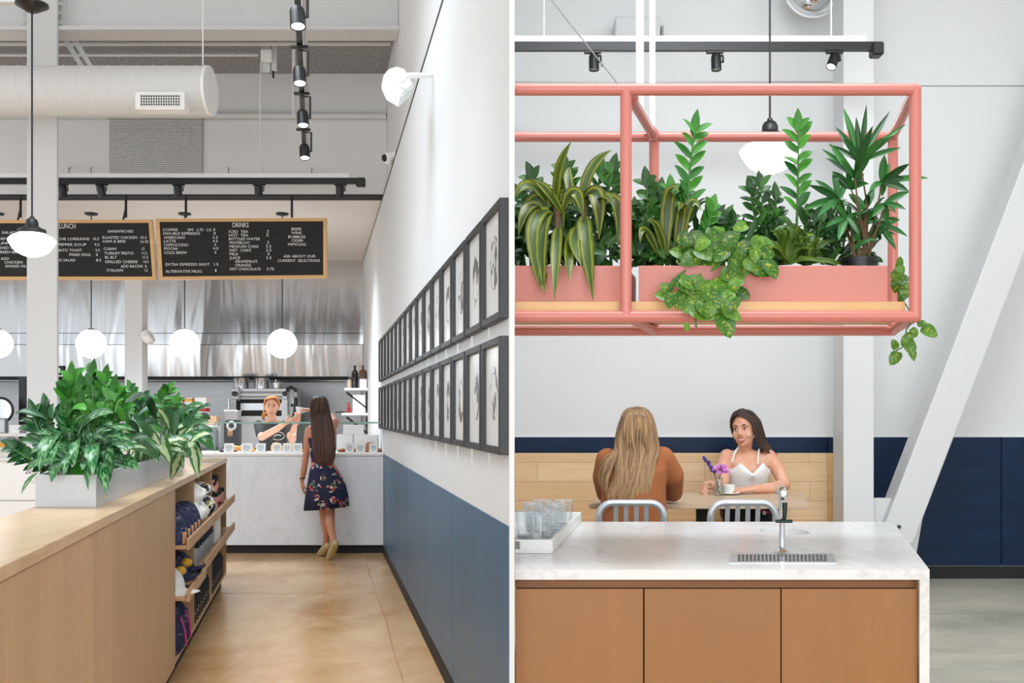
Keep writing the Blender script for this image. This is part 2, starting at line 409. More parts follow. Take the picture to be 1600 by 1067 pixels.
# kitchen bulkhead, kitchen ceiling, upper deck
YB, ZK = 10.93, 3.82
S(MB().box(-8.2, XU - 0.002, YB, YB + 0.25, ZK, 5.7, KL).build('wall_bulkhead', M['white_wall']), 'white bulkhead wall over the kitchen counter')
S(MB().box(-8.2, XW - 0.001, YB - 0.012, YB + 0.24, ZK - 0.012, ZK - 0.001, KL).build('trim_4', M['dark_line']))
S(MB().box(-8.2, XW - 0.001, YB + 0.25, 16.0, ZK, ZK + 0.1, KL).build('ceiling_kitchen', M['soffit']))
S(MB().box(-8.2, XU - 0.002, 9.56, YB - 0.001, 5.11, 5.3, KL).build('ceiling', M['deck']), 'rough grey sprayed ceiling deck')
S(MB().box(-8.2, 5.6, -2.6, 9.2, 5.62, 5.8).build('ceiling_front', M['white_wall']))
S(MB().box(-9.0, XW - 0.001, 16.45, 16.7, 0, 3.9, KL).build('wall_kitchen', M['steel_dull']), 'steel lined back wall of the kitchen')
# girder with flanges
g = MB().box(-6, XU - 0.003, 9.36, 9.40, 4.98, 5.6, KL).box(-6, XU - 0.003, 9.25, 9.53, 4.95, 4.985, KL)
S(g.build('beam', M['white_steel']), 'white steel girder across the ceiling')
gp = MB().pbox(90, 102, -40, 40, 9.335, 0.02); S(gp.build('trim_5', M['white_steel']))
for (x, y) in ((94, 6), (94, 20), (94, 35), (38, 20), (38, 35)):
    b = MB().cyl(at(x, y, 9.33), at(x, y, 9.30), 0.018, n=6); S(b.build('trim_bolt', M['white_steel']))
c = MB()
YC = 9.22
c.pbox(42, 89, -40, 905, YC, 0.03).pbox(42, 89, -40, 905, YC + 0.25, 0.03).pbox(60, 70, -40, 905, YC + 0.03, 0.22)
S(c.build('column', M['white_steel']), 'white steel column behind the planter')
c = MB().pbox(195, 222, 300, 760, 13.9, 0.2); S(c.build('column', M['white_steel']), 'white square column in the kitchen')
# ================================================================= CEILING EQUIPMENT, LEFT
d = T('air_duct', 'white spiral air duct hanging over the counter', 'air duct', at(160, 142, 8.6))
yd, rd = 8.6, 37.5 * 8.6 / 1600; zc = zy(142, yd); xr = wx(328, yd)
mb = MB()
mb.tube([(-8.5, yd, zc), (xr, yd, zc)], rd, 48); mb.build('pipe', M['white_steel'], d, True)
mb = MB(); x = xr - 0.06
while x > -6:
    lp = [(x - 0.03 * math.sin(t * math.pi / 12), yd + rd * 1.004 * math.cos(t * math.pi / 12), zc + rd * 1.004 * math.sin(t * math.pi / 12)) for t in range(24)]
    mb.tube(lp, 0.004, 5, closed=True); x -= 0.124
mb.build('seam', M['white_wall'], d, True)
mb = MB(); mb.tube([(xr - 0.015, yd, zc), (xr + 0.01, yd, zc)], rd * 1.012, 48); mb.build('end_cap', M['white'], d, True)
gy = yd - rd - 0.03
mb = MB(); mb.pbox(211, 288, 143, 171, gy, 0.14, 0, 0.004); g = mb.build('grille', M['white'], d)
mb = MB(); mb.pbox(219, 281, 148, 165, gy - 0.003, 0.01); mb.build('opening', M['black_matte'], g)
mb = MB()
for i in range(17): x = 219 + 62 * i / 16.0; mb.pbox(x - 0.55, x + 0.55, 148, 165, gy - 0.012, 0.01)
for i in range(5): y = 148 + 17 * i / 4.0; mb.pbox(219, 281, y - 0.45, y + 0.45, gy - 0.014, 0.01)
mb.build('vane', M['white'], g)
mb = MB(); mb.cyl(at(317, 105, 8.6), at(317, -60, 8.6), 0.006); mb.build('hanger', M['white'], d)
# louvre on the bulkhead
d = T('wall_louvre', 'large white louvred vent on the bulkhead wall', 'vent', at(244, 270, YB))
mb = MB(); mb.pbox(171, 317, 183, 271, YB - 0.012, 0.011); mb.build('frame', M['grey_metal'], d)
mb = MB()
for i in range(31):
    y = 184.5 + i * 2.8; a = at(172, y + 1.7, YB - 0.02); b = at(316, y, YB - 0.02)
    mb.hexa([(a.x, a.y - 0.012, a.z), (b.x, a.y - 0.012, a.z), (b.x, a.y + 0.005, a.z), (a.x, a.y + 0.005, a.z), (a.x, a.y + 0.0, b.z), (b.x, a.y + 0.0, b.z), (b.x, a.y + 0.007, b.z), (a.x, a.y + 0.007, b.z)])
mb.build('slat', M['bright_white'], d)
# pipes and conduits
def pipe(pts, r, label, name='pipe', mat='white_steel', cat='pipe'):
    return tag(MB().tube(pts, r, 10).build(name, M[mat], None, True), label, cat)
pipe([at(-60, 179, YB - 0.06), at(604, 181, YB - 0.06)], 0.034, 'white pipe along the bulkhead behind the duct')
pipe([at(-60, 68, 9.9), at(610, 68, 9.9)], 0.022, 'upper white conduit under the rough ceiling', 'conduit', cat='conduit')
pipe([at(-60, 86, 10.2), at(404, 86, 10.2)], 0.016, 'lower white conduit under the rough ceiling', 'conduit', cat='conduit')
pipe([at(408, 97, 10.0), at(406, 150, 10.0), at(407, 240, 10.2), at(411, 268, 10.4)], 0.008, 'thin white cable hanging from the ceiling bracket', 'cable', cat='cable')
pipe([at(459, 75, 10.0), at(459, 178, 10.5)], 0.018, 'white vertical conduit behind the black track', 'conduit', cat='conduit')
b = MB()
for dx in (0, 14): b.hexa([at(84 + dx, 41, 9.6), at(94 + dx, 41, 9.6), at(94 + dx, 41, 9.65), at(84 + dx, 41, 9.65), at(124 + dx, 104, 9.7), at(132 + dx, 104, 9.7), at(132 + dx, 104, 9.75), at(124 + dx, 104, 9.75)])
tag(b.build('brace', M['white_steel']), 'white slanted double brace above the duct', 'brace')
b = T('junction_bracket', 'white junction box bracket under the rough ceiling', 'bracket', at(421, 112, 10.0))
mb = MB(); mb.pbox(409, 422, 57, 112, 10.05, 0.04, 0, 0.003).pbox(424, 432, 57, 110, 10.05, 0.04, 0, 0.003); mb.build('strut', M['white_steel'], b)
mb = MB(); mb.pbox(407, 424, 77, 95, 9.98, 0.06, 0, 0.004); mb.build('box', M['white'], b)
mb = MB(); mb.cyl(at(427, 110, 10.07), at(427, 122, 10.07), 0.01); mb.build('hook', M['black'], b)
# black track running along the corridor with spot heads
ZT = 3.95
def trk(y): return 1600 * (ZT - H) / (648 - y)
d = T('lighting_track', 'black lighting track running along the corridor ceiling', 'lighting track', (lx(473, 9) + KL * 9, 7.6, ZT))
x0 = lx(476, trk(245))
mb = MB(); mb.box(x0 - 0.02, x0 + 0.02, 4.6, trk(243), ZT, ZT + 0.04, KL); mb.build('rail', M['black'], d)
mb = MB(); mb.box(x0 + 0.025, x0 + 0.05, 4.6, trk(243), ZT + 0.03, ZT + 0.07, KL); mb.build('channel', M['white_steel'], d)
for yy in (6.2, 7.6, 9.1):
    mb = MB(); mb.cyl((x0 + KL * yy, yy, ZT + 0.04), (x0 + KL * yy, yy, 5.62), 0.006); mb.build('hanger', M['white'], d)
def spot_head(c, tgt, label, group, L=0.17, r=0.045, lit=True, stem=None, name='spotlight'):
    c = Vector(c); dr = (Vector(tgt) - c).normalized()
    h = T(name, label, 'spotlight', stem if stem is not None else c, group)
    st = Vector(stem) if stem is not None else c + Vector((0, 0, 0.12))
    mb = MB(); mb.box(st.x - 0.06, st.x + 0.06, st.y - 0.018, st.y + 0.018, st.z - 0.018, st.z - 0.0005, 0, 0.003); mb.build('adapter', M['black'], h)
    side = Vector((1, 0, 0)) if abs(dr.x) < 0.9 else Vector((0, 1, 0))
    mb = MB(); q = c + side * (r + 0.012)
    mb.tube([st, Vector((st.x, st.y, st.z - 0.03)), Vector((q.x, st.y, st.z - 0.035)), q, c + side * r * 0.8], 0.009, 8); mb.build('yoke', M['black'], h, True)
    Q = dr.to_track_quat('Z', 'Y').to_matrix()
    mb = MB(); mb.lathe([(0.0, -L * 0.5), (r * 0.72, -L * 0.5), (r * 0.92, -L * 0.38), (r, -L * 0.2), (r, L * 0.5), (r * 0.86, L * 0.5), (r * 0.84, L * 0.42)], c, 20, Q); mb.build('housing', M['black'], h, True)
    mb = MB(); mb.lathe([(0, L * 0.43), (r * 0.84, L * 0.43), (r * 0.84, L * 0.45), (0, L * 0.45)], c, 20, Q); mb.build('lens', M['lamp_face'] if lit else M['grey_metal'], h, True)
    return h
hp = [(465, 27, 1.0, 'nearest'), (468, 118, 1.0, 'second nearest'), (473, 185, 1.0, 'third nearest'), (476, 237, 1.0, 'farthest')]
for (x, y, sgn, w) in hp:
    Y = 1600 * (ZT - 0.20 - H) / (648 - y)
    p = at(x, y, Y)
    spot_head(p, p + Vector((0.10, -0.25, -1)), 'black spotlight aimed down from the corridor track, %s' % w, 'corridor track spotlights', 0.125, 0.045, True, Vector((x0 + KL * Y, Y, ZT)))
for yy in (4.4, 5.6, 7.0): spot('track_beam', (x0 + KL * yy + 0.02, yy, ZT - 0.25), (XW + KL * (yy + 0.4), yy + 0.4, 0.6), 12, 80, 1.0, (0.95, 0.97, 1.0), 0.06)
# cross tracks
def track(px0, px1, py, Y, label, conn=True):
    a = at(px0, py, Y); b = at(px1, py, Y)
    d = T('lighting_track', label, 'lighting track', a)
    mb = MB(); mb.box(a.x, b.x, Y - 0.02, Y + 0.02, a.z - 0.03, a.z + 0.03); mb.build('rail', M['black'], d)
    return d, a, b
YT = 10.35
d, a, b = track(-60, 556, 283, YT, 'black lighting track across the front of the bulkhead')
mb = MB(); mb.pbox(-60, 546, 271, 278, YT, 0.05); mb.build('channel', M['bright_white'], d)
mb = MB(); mb.pbox(556, 570, 277, 291, YT - 0.03, 0.06, 0, 0.008); mb.build('connector', M['black'], d)
for x in (108, 142, 357, 487):
    mb = MB(); mb.tube([at(x, 272, YT + 0.02), at(x, 262, YT + 0.02), at(x, 262, YT + 0.58)], 0.006, 6); mb.build('hanger', M['grey_metal'], d)
for i, x in enumerate((97, 159, 279, 405, 532)):
    st = at(x, 283, YT) - Vector((0, 0, 0.03)); c_ = at(x + (-1 if i else 1), 298, YT)
    spot_head(c_, c_ + Vector((-0.05 if i != 1 else 0.1, 0.35, -1)), 'small black spotlight on the bulkhead track, %s from the left' % ('first', 'second', 'third', 'fourth', 'fifth')[i], 'bulkhead track spotlights', 0.115, 0.04, False, st)
# wall speaker and camera
p = at(626, 135, 6.3)
d = T('wall_speaker', 'white loudspeaker on a bracket high on the gallery wall', 'speaker', p)
mb = MB()
top = [(599, 117, 6.24), (606, 107, 6.36), (619, 103, 6.44), (634, 108, 6.44), (647, 132, 6.30), (629, 148, 6.12), (612, 136, 6.15)]
low = [(595, 137, 6.24), (600, 140, 6.36), (612, 146, 6.44), (636, 150, 6.44), (645, 147, 6.30), (623, 170, 6.12), (602, 157, 6.15)]
vt = [mb.bm.verts.new(at(*q)) for q in top]; vb = [mb.bm.verts.new(at(*q)) for q in low]
fs = [mb.face(vb[::-1]), mb.face(vt)] + [mb.face([vb[i], vb[(i + 1) % 7], vt[(i + 1) % 7], vt[i]]) for i in range(7)]
bmesh.ops.bevel(mb.bm, geom=list({e for f in fs if f for e in f.edges}), offset=0.009, segments=3, affect='EDGES')
mb.build('cabinet', M['wall_grey'], d, True, ang=30)
e = Vector((XU + KL * 6.3, 6.3, at(650, 118, 6.3).z))
mb = MB(); mb.tube([at(627, 121, 6.17), at(640, 118, 6.2), e + Vector((0.01, 0, 0))], 0.017, 4); mb.lathe([(0, -0.02), (0.03, -0.02), (0.03, 0.02), (0, 0.02)], at(627, 121, 6.17), 16, Matrix.Rotation(math.pi / 2, 3, 'X')); mb.build('bracket', M['white'], d)
p = at(608, 247, 9.6)
d = T('security_camera', 'small white dome security camera high on the gallery wall', 'camera', p)
mb = MB(); mb.ell(p, (0.065, 0.065, 0.06)); mb.cyl(p, Vector((XU + KL * 9.6, 9.6, p.z + 0.02)), 0.045, 0.05); mb.build('body', M['white'], d, True)
mb = MB(); mb.ell(p + Vector((-0.035, -0.04, -0.008)), (0.03, 0.03, 0.035)); mb.build('lens', M['black'], d, True)
# schoolhouse pendant
def schoolhouse(c, R0, top, label, capw=None, group=None):
    c = Vector(c)
    d = T('pendant_lamp', label, 'pendant lamp', Vector((c.x, c.y, top)), group)
    mb = MB(); mb.cyl((c.x, c.y, c.z + R0 * 1.0), (c.x, c.y, top - 0.02), 0.0065, n=8); mb.build('cord', M['black'], d)
    mb = MB(); mb.lathe([(0, 0), (0.105, 0), (0.105, -0.012), (0.075, -0.03), (0.035, -0.055), (0.0, -0.055)], (c.x, c.y, top), 24); mb.build('canopy', M['black'], d, True)
    k = R0
    mb = MB(); mb.lathe([(0, 0.98 * k), (0.08 * k, 0.98 * k), (0.1 * k, 0.9 * k), (0.2 * k, 0.84 * k), (0.26 * k, 0.72 * k), (0.27 * k, 0.55 * k), (0.36 * k, 0.48 * k), (0.58 * k, 0.38 * k), (0.60 * k, 0.2 * k), (0.0, 0.2 * k)], c, 28); mb.build('fitter', M['black'], d, True)
    mb = MB(); mb.lathe([(0.48 * k, 0.25 * k), (0.62 * k, 0.16 * k), (0.85 * k, 0.06 * k), (1.0 * k, -0.10 * k), (0.98 * k, -0.18 * k), (0.83 * k, -0.42 * k), (0.68 * k, -0.62 * k), (0.42 * k, -0.76 * k), (0.18 * k, -0.84 * k), (0, -0.86 * k)], c, 36); mb.build('lamp_shade', M['globe_glass'], d, True)
    return d
Yp = 6.9
schoolhouse(at(50, 372, Yp), 35 * Yp / F, zy(6, Yp), 'schoolhouse pendant lamp in front of the menu boards by the column')
b = MB(); b.box(wx(-200, Yp), wx(62, Yp), Yp - 0.03, Yp + 0.03, zy(6, Yp), zy(-3, Yp)); b.cyl((wx(20, Yp), Yp, zy(-3, Yp)), (wx(20, Yp), Yp, 5.62), 0.01)
tag(b.build('strut', M['white_steel']), 'white strut at the ceiling carrying the pendant canopy', 'strut')
# globes
YG = 11.94
g0 = None
for i, x in enumerate((-4, 142.5, 288.5, 441)):
    lab = 'white globe pendant lamp over the counter, %s' % ('cut by the photo edge', 'nearest the white column', 'between the kitchen column and barista', 'above the blonde barista')[i]
    p = at(x, 537, YG); r = 22.5 * YG / F; cx = at(x, 333, YG)
    if g0 is None:
        d = T('globe_lamp', lab, 'pendant lamp', (p.x, p.y, ZK), 'globe pendants over the counter')
        mb = MB(); mb.cyl((p.x, p.y, p.z + r), (p.x, p.y, ZK - 0.02), 0.007, n=8); mb.build('cord', M['black'], d)
        mb = MB(); mb.lathe([(0, 0), (0.075, 0), (0.07, -0.02), (0.012, -0.03), (0, -0.03)], (p.x, p.y, ZK), 20); mb.build('canopy', M['black'], d, True)
        mb = MB(); mb.lathe([(0, r * 1.06), (r * 0.2, r * 1.05), (r * 0.32, r * 0.95), (r * 0.3, r * 0.9), (0, r * 0.9)], p, 20); mb.build('cap', M['black'], d, True)
        mb = MB(); mb.ell(p, r, None, 32, 18); mb.build('globe', M['globe_glass'], d, True); g0 = d; gx = p.x
    else: dup(g0, (p.x - gx, 0, 0), lab)
# ================================================================= MENU BOARDS
def text_into(mb, body, x0, x1, yb, ch, Y, sy=0.0):
    cu = bpy.data.curves.new('t', 'FONT'); cu.body = body; cu.size = 1.0; cu.extrude = 0.0; cu.resolution_u = 2
    if sy: cu.offset = sy
    o = bpy.data.objects.new('t', cu); COL.objects.link(o)
    dg = bpy.context.evaluated_depsgraph_get(); dg.update()
    me = bpy.data.meshes.new_from_object(o.evaluated_get(dg)); bpy.data.objects.remove(o); bpy.data.curves.remove(cu)
    if not me.vertices: return
    xs = [v.co.x for v in me.vertices]; a, b = min(xs), max(xs)
    s = Y / F; k = (x1 - x0) / (b - a); kz = ch / 0.70
    vs = [mb.bm.verts.new(Vector(((x0 + (v.co.x - a) * k - PX) * s, Y, H - (yb - v.co.y * kz - PY) * s))) for v in me.vertices]
    for p in me.polygons: mb.face([vs[i] for i in p.vertices])
    bpy.data.meshes.remove(me)
YM = 10.9
m = Mat('felt', (34, 33, 32), 0.8); n1 = m.noise(m.geo((1, 1, 60)), 4, 3); m.col(m.ramp(n1, [(0.3, (28, 27, 27)), (0.7, (46, 45, 43))])); M['felt'] = m.m
def board(q, label, lines, hang):
    # q: outer corners in the photo TL TR BR BL
    tl, tr, br, bl = q
    d = T('menu_board', label, 'menu board', at((bl[0] + br[0]) / 2, bl[1], YM), 'letter boards over the counter')
    mb = MB(); fw = 5.0
    def ring(Y0, c4, Y1, c4b):
        return [at(*c4[i], Y0) for i in range(4)], [at(*c4b[i], Y1) for i in range(4)]
    inn = ((tl[0] + fw * 1.2, tl[1] + fw), (tr[0] - fw, tr[1] + fw), (br[0] - fw, br[1] - fw), (bl[0] + fw * 1.2, bl[1] - fw))
    O = [at(*p, YM - 0.02) for p in q]; I = [at(*p, YM - 0.02) for p in inn]
    for i in range(4):
        j = (i + 1) % 4; A, B, Cc, D = O[i], O[j], I[j], I[i]; dY = Vector((0, 0.045, 0))
        mb.hexa([A, B, Cc, D, A + dY, B + dY, Cc + dY, D + dY], 0.002)
    mb.build('frame', M['oak_frame'], d)
    mb = MB(); f = mb.face([mb.bm.verts.new(p + Vector((0, 0.012, 0))) for p in I]); mb.bm.normal_update()
    r = bmesh.ops.extrude_face_region(mb.bm, geom=[f]); bmesh.ops.translate(mb.bm, verts=[v for v in r['geom'] if isinstance(v, bmesh.types.BMVert)], vec=(0, 0.02, 0))
    mb.build('panel', M['felt'], d)
    mb = MB()
    for ln in lines: text_into(mb, ln[0], ln[1], ln[2], ln[3], ln[4] if len(ln) > 4 else 4.1, YM - 0.011)
    mb.build('lettering', M['white_paper'], d)
    for (x, w) in hang:
        z1 = ZK - 0.012; p = at(x, 342, YM)
        mb = MB(); mb.cyl((p.x, YM + 0.03, p.z + 0.02), (p.x, YM + 0.03, z1), 0.013)
        if w: mb.tube([(p.x - 0.03, YM + 0.03, p.z - 0.01), (p.x, YM + 0.03, p.z + 0.12)], 0.012, 6)
        mb.build('hanger', M['black'], d)
    return d
def zl(t, x0, x1, yb): return (t, x0 / 6.154, x1 / 6.154, 330 + yb / 6.154)      # from the 0..260 close view
def zr(t, x0, x1, yb): return (t, 240 + x0 / 5.714, 240 + x1 / 5.714, 330 + yb / 5.714)
L1 = [('LUNCH', 92.5, 118, 357, 7.5)]
for t in (('SANDWICHES', 1035, 1280, 205), ('ROASTED CHICKEN', 985, 1318, 265), ('10.5', 1350, 1410, 265), ('HAM & BRIE', 990, 1208, 302), ('10.75', 1352, 1426, 306),
          ('CUBAN', 998, 1118, 373), ('12', 1362, 1390, 373), ('TURKEY PESTO', 1003, 1285, 416), ('11.5', 1366, 1414, 416), ('BL BLT', 1010, 1122, 455), ('11.5', 1372, 1424, 455),
          ('GRILLED CHEESE', 1010, 1322, 498), ('10.5', 1380, 1428, 498), ('ADD BACON', 1162, 1370, 541), ('3', 1392, 1410, 541), ('ITALIAN', 1028, 1182, 580), ('12', 1392, 1420, 580),
          ('QUICHE LORRAINE', 470, 860, 278), ('10.5', 895, 952, 278), ('RED PEPPER SOUP', 455, 830, 333), ('9.5', 910, 955, 333), ('TOMATO TOAST', 490, 788, 387), ('9.5', 918, 960, 387),
          ('FRIED EGG', 668, 868, 430), ('3', 920, 940, 430), ('EGG SALAD', 520, 725, 482), ('8.5', 925, 972, 482),
          ('SALADS', 18, 172, 216), ('CHEF SALAD', -40, 190, 277), ('SUMMER', -30, 150, 320), ('MIXED GREENS', -30, 240, 364), ('GREEN BEAN', -30, 215, 405), ('ADD', 8, 86, 468), ('CHICKEN', 42, 216, 503), ('SMOKED SALMON', 50, 340, 540)):
    L1.append(zl(*t))
board(((-150, 344), (237, 343), (243, 437), (-150, 437)), 'wood framed black letter board headed LUNCH, left of the drinks board', L1, ((30, 1), (195, 1)))
L2 = [('DRINKS', 363.5, 388.5, 355, 7.5)]
for t in (('COFFEE', 83, 215, 177), ('SM', 303, 352, 177), ('2.75', 382, 442, 177), ('LG', 475, 515, 177), ('3', 532, 550, 175), ('DOUBLE ESPRESSO', 88, 415, 210), ('3', 533, 553, 208), ('AMERICANO', 92, 282, 246), ('3.5', 527, 572, 244),
          ('LATTE', 92, 198, 279), ('4.5', 527, 572, 277), ('CAPPUCCINO', 92, 310, 312), ('4', 540, 557, 310), ('MOCHA', 93, 215, 345), ('4.5', 530, 577, 343), ('COLD BREW', 93, 298, 381), ('4', 541, 560, 379),
          ('EXTRA ESPRESSO SHOT', 108, 500, 486), ('1.5', 540, 578, 484), ('ALTERNATIVE MILKS', 108, 430, 548), ('1', 550, 560, 540),
          ('ICED  TEA', 672, 845, 193), ('2', 1010, 1030, 190), ('HOT  TEA', 672, 845, 225), ('2', 1005, 1027, 222), ('BOTTLED WATER', 672, 950, 258), ('WATERLOO', 675, 858, 292), ('2', 1012, 1032, 290), ('MEXICAN COKE', 677, 935, 326), ('3.5', 1003, 1050, 324),
          ('DIET  COKE', 678, 870, 360), ('2.5', 1003, 1050, 358), ('MILK', 678, 758, 394), ('3', 1015, 1035, 392), ('JUICE', 678, 772, 428), ('3.5', 1005, 1052, 426), ('GRAPEFRUIT', 727, 930, 460), ('ORANGE', 727, 870, 493), ('HOT CHOCOLATE', 680, 955, 527), ('3.75', 1010, 1075, 526),
          ('BEER', 1230, 1322, 170), ('WINE', 1228, 1322, 204), ('BUBBLES', 1202, 1355, 239), ('CIDER', 1232, 1336, 273), ('MIMOSAS', 1200, 1360, 307), ('ASK ABOUT OUR', 1160, 1445, 413), ('CURRENT  SELECTIONS', 1108, 1485, 452)):
    L2.append(zr(*t))
board(((243, 341.5), (510, 340.5), (510, 434.5), (248, 437)), 'wood framed black letter board headed DRINKS', L2, ((289, 0), (455, 0)))
# ================================================================= KITCHEN BACK
YH = 15.6
hd_ = T('canopy_hood', 'polished steel canopy hood across the kitchen', 'range hood', at(300, 590, YH))
MB().box(-8.0, XW - 0.002, YH, 16.4, zy(520, YH), ZK - 0.001, KL).build('canopy', M['steel_wavy'], hd_)
MB().box(-8.0, XW - 0.002, YH - 0.02, 16.4, zy(538, YH), zy(521, YH), KL).build('band', M['steel_wavy'], hd_)
mb = MB(); a = zy(539, YH); b_ = zy(588, YH)
mb.hexa([(-8 + KL * YH, YH + 0.02, b_), (XW - 0.002 + KL * YH, YH + 0.02, b_), (XW - .002 + KL * 16.4, 16.4, b_), (-8 + KL * 16.4, 16.4, b_), (-8 + KL * YH, YH - 0.04, a), (XW - 0.002 + KL * YH, YH - 0.04, a), (XW - .002 + KL * 16.4, 16.4, a), (-8 + KL * 16.4, 16.4, a)])
mb.build('skirt', M['steel_wavy'], hd_)
MB().box(-8.0, 0.50, YH + 0.03, 16.3, zy(590.5, YH), zy(588.2, YH), KL).build('bottom_edge', M['black_matte'], hd_)
tag(MB().tube([at(-60, 594, 16.38), at(548, 594, 16.38)], 0.03, 10).build('rail', M['steel'], None, True), 'steel rail under the canopy hood', 'rail')
tag(MB().box(-8.0, 0.40, 15.0, 16.44, 0, 0.95, KL).build('kitchen_cabinet', M['steel_dull']), 'long steel base cabinet carrying the range oven at the kitchen back wall', 'cabinet')
# ================================================================= MARBLE SERVICE COUNTER AND DISPLAY CASE
YF, ZC = 10.84, 1.063
def Lc(px): return lx(px, YF)
d = T('service_counter', 'white marble service counter with dark toe kick', 'counter', at(460, 865, YF))
mb = MB(); mb.box(Lc(300), 0.7115, YF, YF + 0.75, 0.09, ZC - 0.03, KL, 0.003); mb.build('body', M['marble_front'], d)
mb = MB(); mb.box(Lc(300), 0.7115, YF - 0.012, YF + 0.76, ZC - 0.029, ZC, KL, 0.004); mb.build('worktop', M['white'], d)
mb = MB(); mb.box(Lc(300), 0.7055, YF + 0.05, YF + 0.70, 0, 0.089, KL); mb.build('toe_kick', M['black_matte'], d)
d = T('display_case', 'glass display case standing on the marble counter', 'display case', at(465, 704, YF + 0.1))
y0, y1 = YF + 0.08, YF + 0.62; zt = zy(661, y0); xa, xb = lx(336, y0), 0.703
mb = MB(); mb.box(xa, xb, y0, y0 + 0.008, ZC, zt, KL); mb.build('front_pane', M['case_glass'], d)
mb = MB(); mb.box(xa, xa + 0.008, y0 + 0.009, y1, ZC, zt, KL); mb.build('side_pane', M['case_glass'], d)
mb = MB(); mb.box(xa, xb, y0, y1, zt + 0.001, zt + 0.009, KL); mb.build('top_pane', M['case_glass'], d)
mb = MB(); mb.box(xa - 0.004, xb, y0 - 0.005, y0 - 0.001, zt - 0.004, zt + 0.012, KL); mb.build('top_edge', M['glass_edge'], d)
mb = MB(); mb.box(xa - 0.008, xa - 0.001, y0 - 0.004, y0 + 0.004, ZC, zt, KL); mb.build('side_edge', M['glass_edge'], d)
m = Mat('crust_brown', (150, 84, 46), 0.5); n1 = m.noise(m.geo(), 60, 4); m.col(m.ramp(n1, [(0.3, (112, 56, 30)), (0.7, (188, 118, 66))])); M['crust_brown'] = m.m
m = Mat('crust_gold', (226, 166, 76), 0.5); n1 = m.noise(m.geo(), 60, 4); m.col(m.ramp(n1, [(0.3, (206, 136, 56)), (0.7, (240, 190, 104))])); M['crust_gold'] = m.m
simple('chocolate', (58, 34, 26), 0.4); simple('lemon', (244, 196, 88), 0.45)
def px_ok(x): return x > 560
def yb(px_y, Y): return zy(px_y, Y)
def bun(px, w, h, Y, mat, label, name='bun', z=ZC):
    p = at(px, 700, Y); s = Y / F; r = w * s / 2
    mb = MB(); mb.lathe([(0, 0.0), (r * 0.8, 0.0), (r, h * s * 0.3), (r * 0.93, h * s * 0.62), (r * 0.6, h * s * 0.92), (0, h * s)], (p.x, p.y, z), 20)
    return tag(mb.build(name, M[mat], None, True), label, 'pastry')
def plate(px, w, Y, mat, label):
    p = at(px, 700, Y); s = Y / F; r = w * s / 2
    mb = MB(); mb.lathe([(0, 0), (r * 0.6, 0), (r, 0.02), (r * 0.94, 0.022), (r * 0.58, 0.008), (0, 0.008)], (p.x, p.y, ZC), 24)
    return tag(mb.build('plate', M[mat], None, True), label, 'plate')
where = ('below the coffee grinder', 'second from the left', 'in front of the barista\'s shirt', 'before the left lemon loaf', 'before the right lemon loaf', 'beside the customer\'s arm', 'just right of the long hair', 'between the two right cards', 'nearest the gallery wall')
for i, (x, w) in enumerate(((357, 15), (385, 17), (407, 15), (432, 14), (448, 13), (464, 15), (546, 13), (563, 15), (583, 13))):
    Y = YF + 0.13; d = T('price_card', 'small white price card in the display case, %s' % where[i], 'price card', at(x, 706, Y), 'price cards in the display case')
    a = at(x - w / 2, 703.2, Y); b = at(x + w / 2, 692.5, Y)
    mb = MB(); mb.hexa([(a.x, Y, ZC), (b.x, Y, ZC), (b.x, Y + 0.004, ZC), (a.x, Y + 0.004, ZC), (a.x, Y + 0.02, b.z), (b.x, Y + 0.02, b.z), (b.x, Y + 0.024, b.z), (a.x, Y + 0.024, b.z)]); mb.build('card', M['white_paper'], d)
    mb = MB()
    for k in range(3):
        zz = ZC + (b.z - ZC) * (0.72 - 0.2 * k); yy = Y + 0.02 * (zz - ZC) / (b.z - ZC) - 0.0015; ww = (b.x - a.x) * (0.30, 0.36, 0.22)[k]; cx = (a.x + b.x) / 2
        mb.box(cx - ww, cx + ww, yy, yy + 0.001, zz - 0.006, zz + 0.002)
    mb.build('print', M['grey_plastic'], d)
Yq = YF + 0.32
for x, w, h, mat, lab in ((350, 15, 5, 'chocolate', 'dark chocolate bun at the left end of the display case'), (364, 14, 5, 'crust_brown', 'brown bun behind the leftmost price card'), (392, 13, 8, 'crust_gold', 'golden bun between the second and third price cards'),
                          (410, 14, 5, 'chocolate', 'dark bun behind the third price card'), (432, 18, 15, 'lemon', 'round lemon cake below the barista\'s shirt logo'), (450, 20, 14, 'lemon', 'round lemon cake below the barista\'s bandaged wrist'), (468, 12, 6, 'crust_gold', 'golden bun by the customer\'s left arm'),
                          (534, 14, 6, 'crust_brown', 'brown bun just right of the customer\'s hair'), (553, 14, 6, 'crust_brown', 'brown bun between the two right hand price cards'), (592, 10, 6, 'crust_brown', 'brown bun nearest the gallery wall'), (578, 17, 16, 'crust_brown', 'large crusty loaf at the right end of the display case')):
    bun(x, w, h, Yq if h < 12 else Yq + (0.0 if px_ok(x) else 0.12), mat, lab)
for k, x in enumerate((367, 381)):
    mb = MB(); p = at(x, 700, Yq + 0.16); pts = [p + Vector((0.07 * math.sin(t), -0.03 * math.cos(t * 0.9), 0)) for t in [(-1.3 + 2.6 * j / 8) for j in range(9)]]
    mb.tube([Vector((q.x, q.y, ZC + 0.036)) for q in pts], [0.006, 0.02, 0.028, 0.034, 0.036, 0.034, 0.028, 0.02, 0.006], 10)
    tag(mb.build('croissant', M['crust_gold'], None, True), 'golden croissant %s the leftmost price card' % ('just right of', 'second one right of')[k], 'pastry')
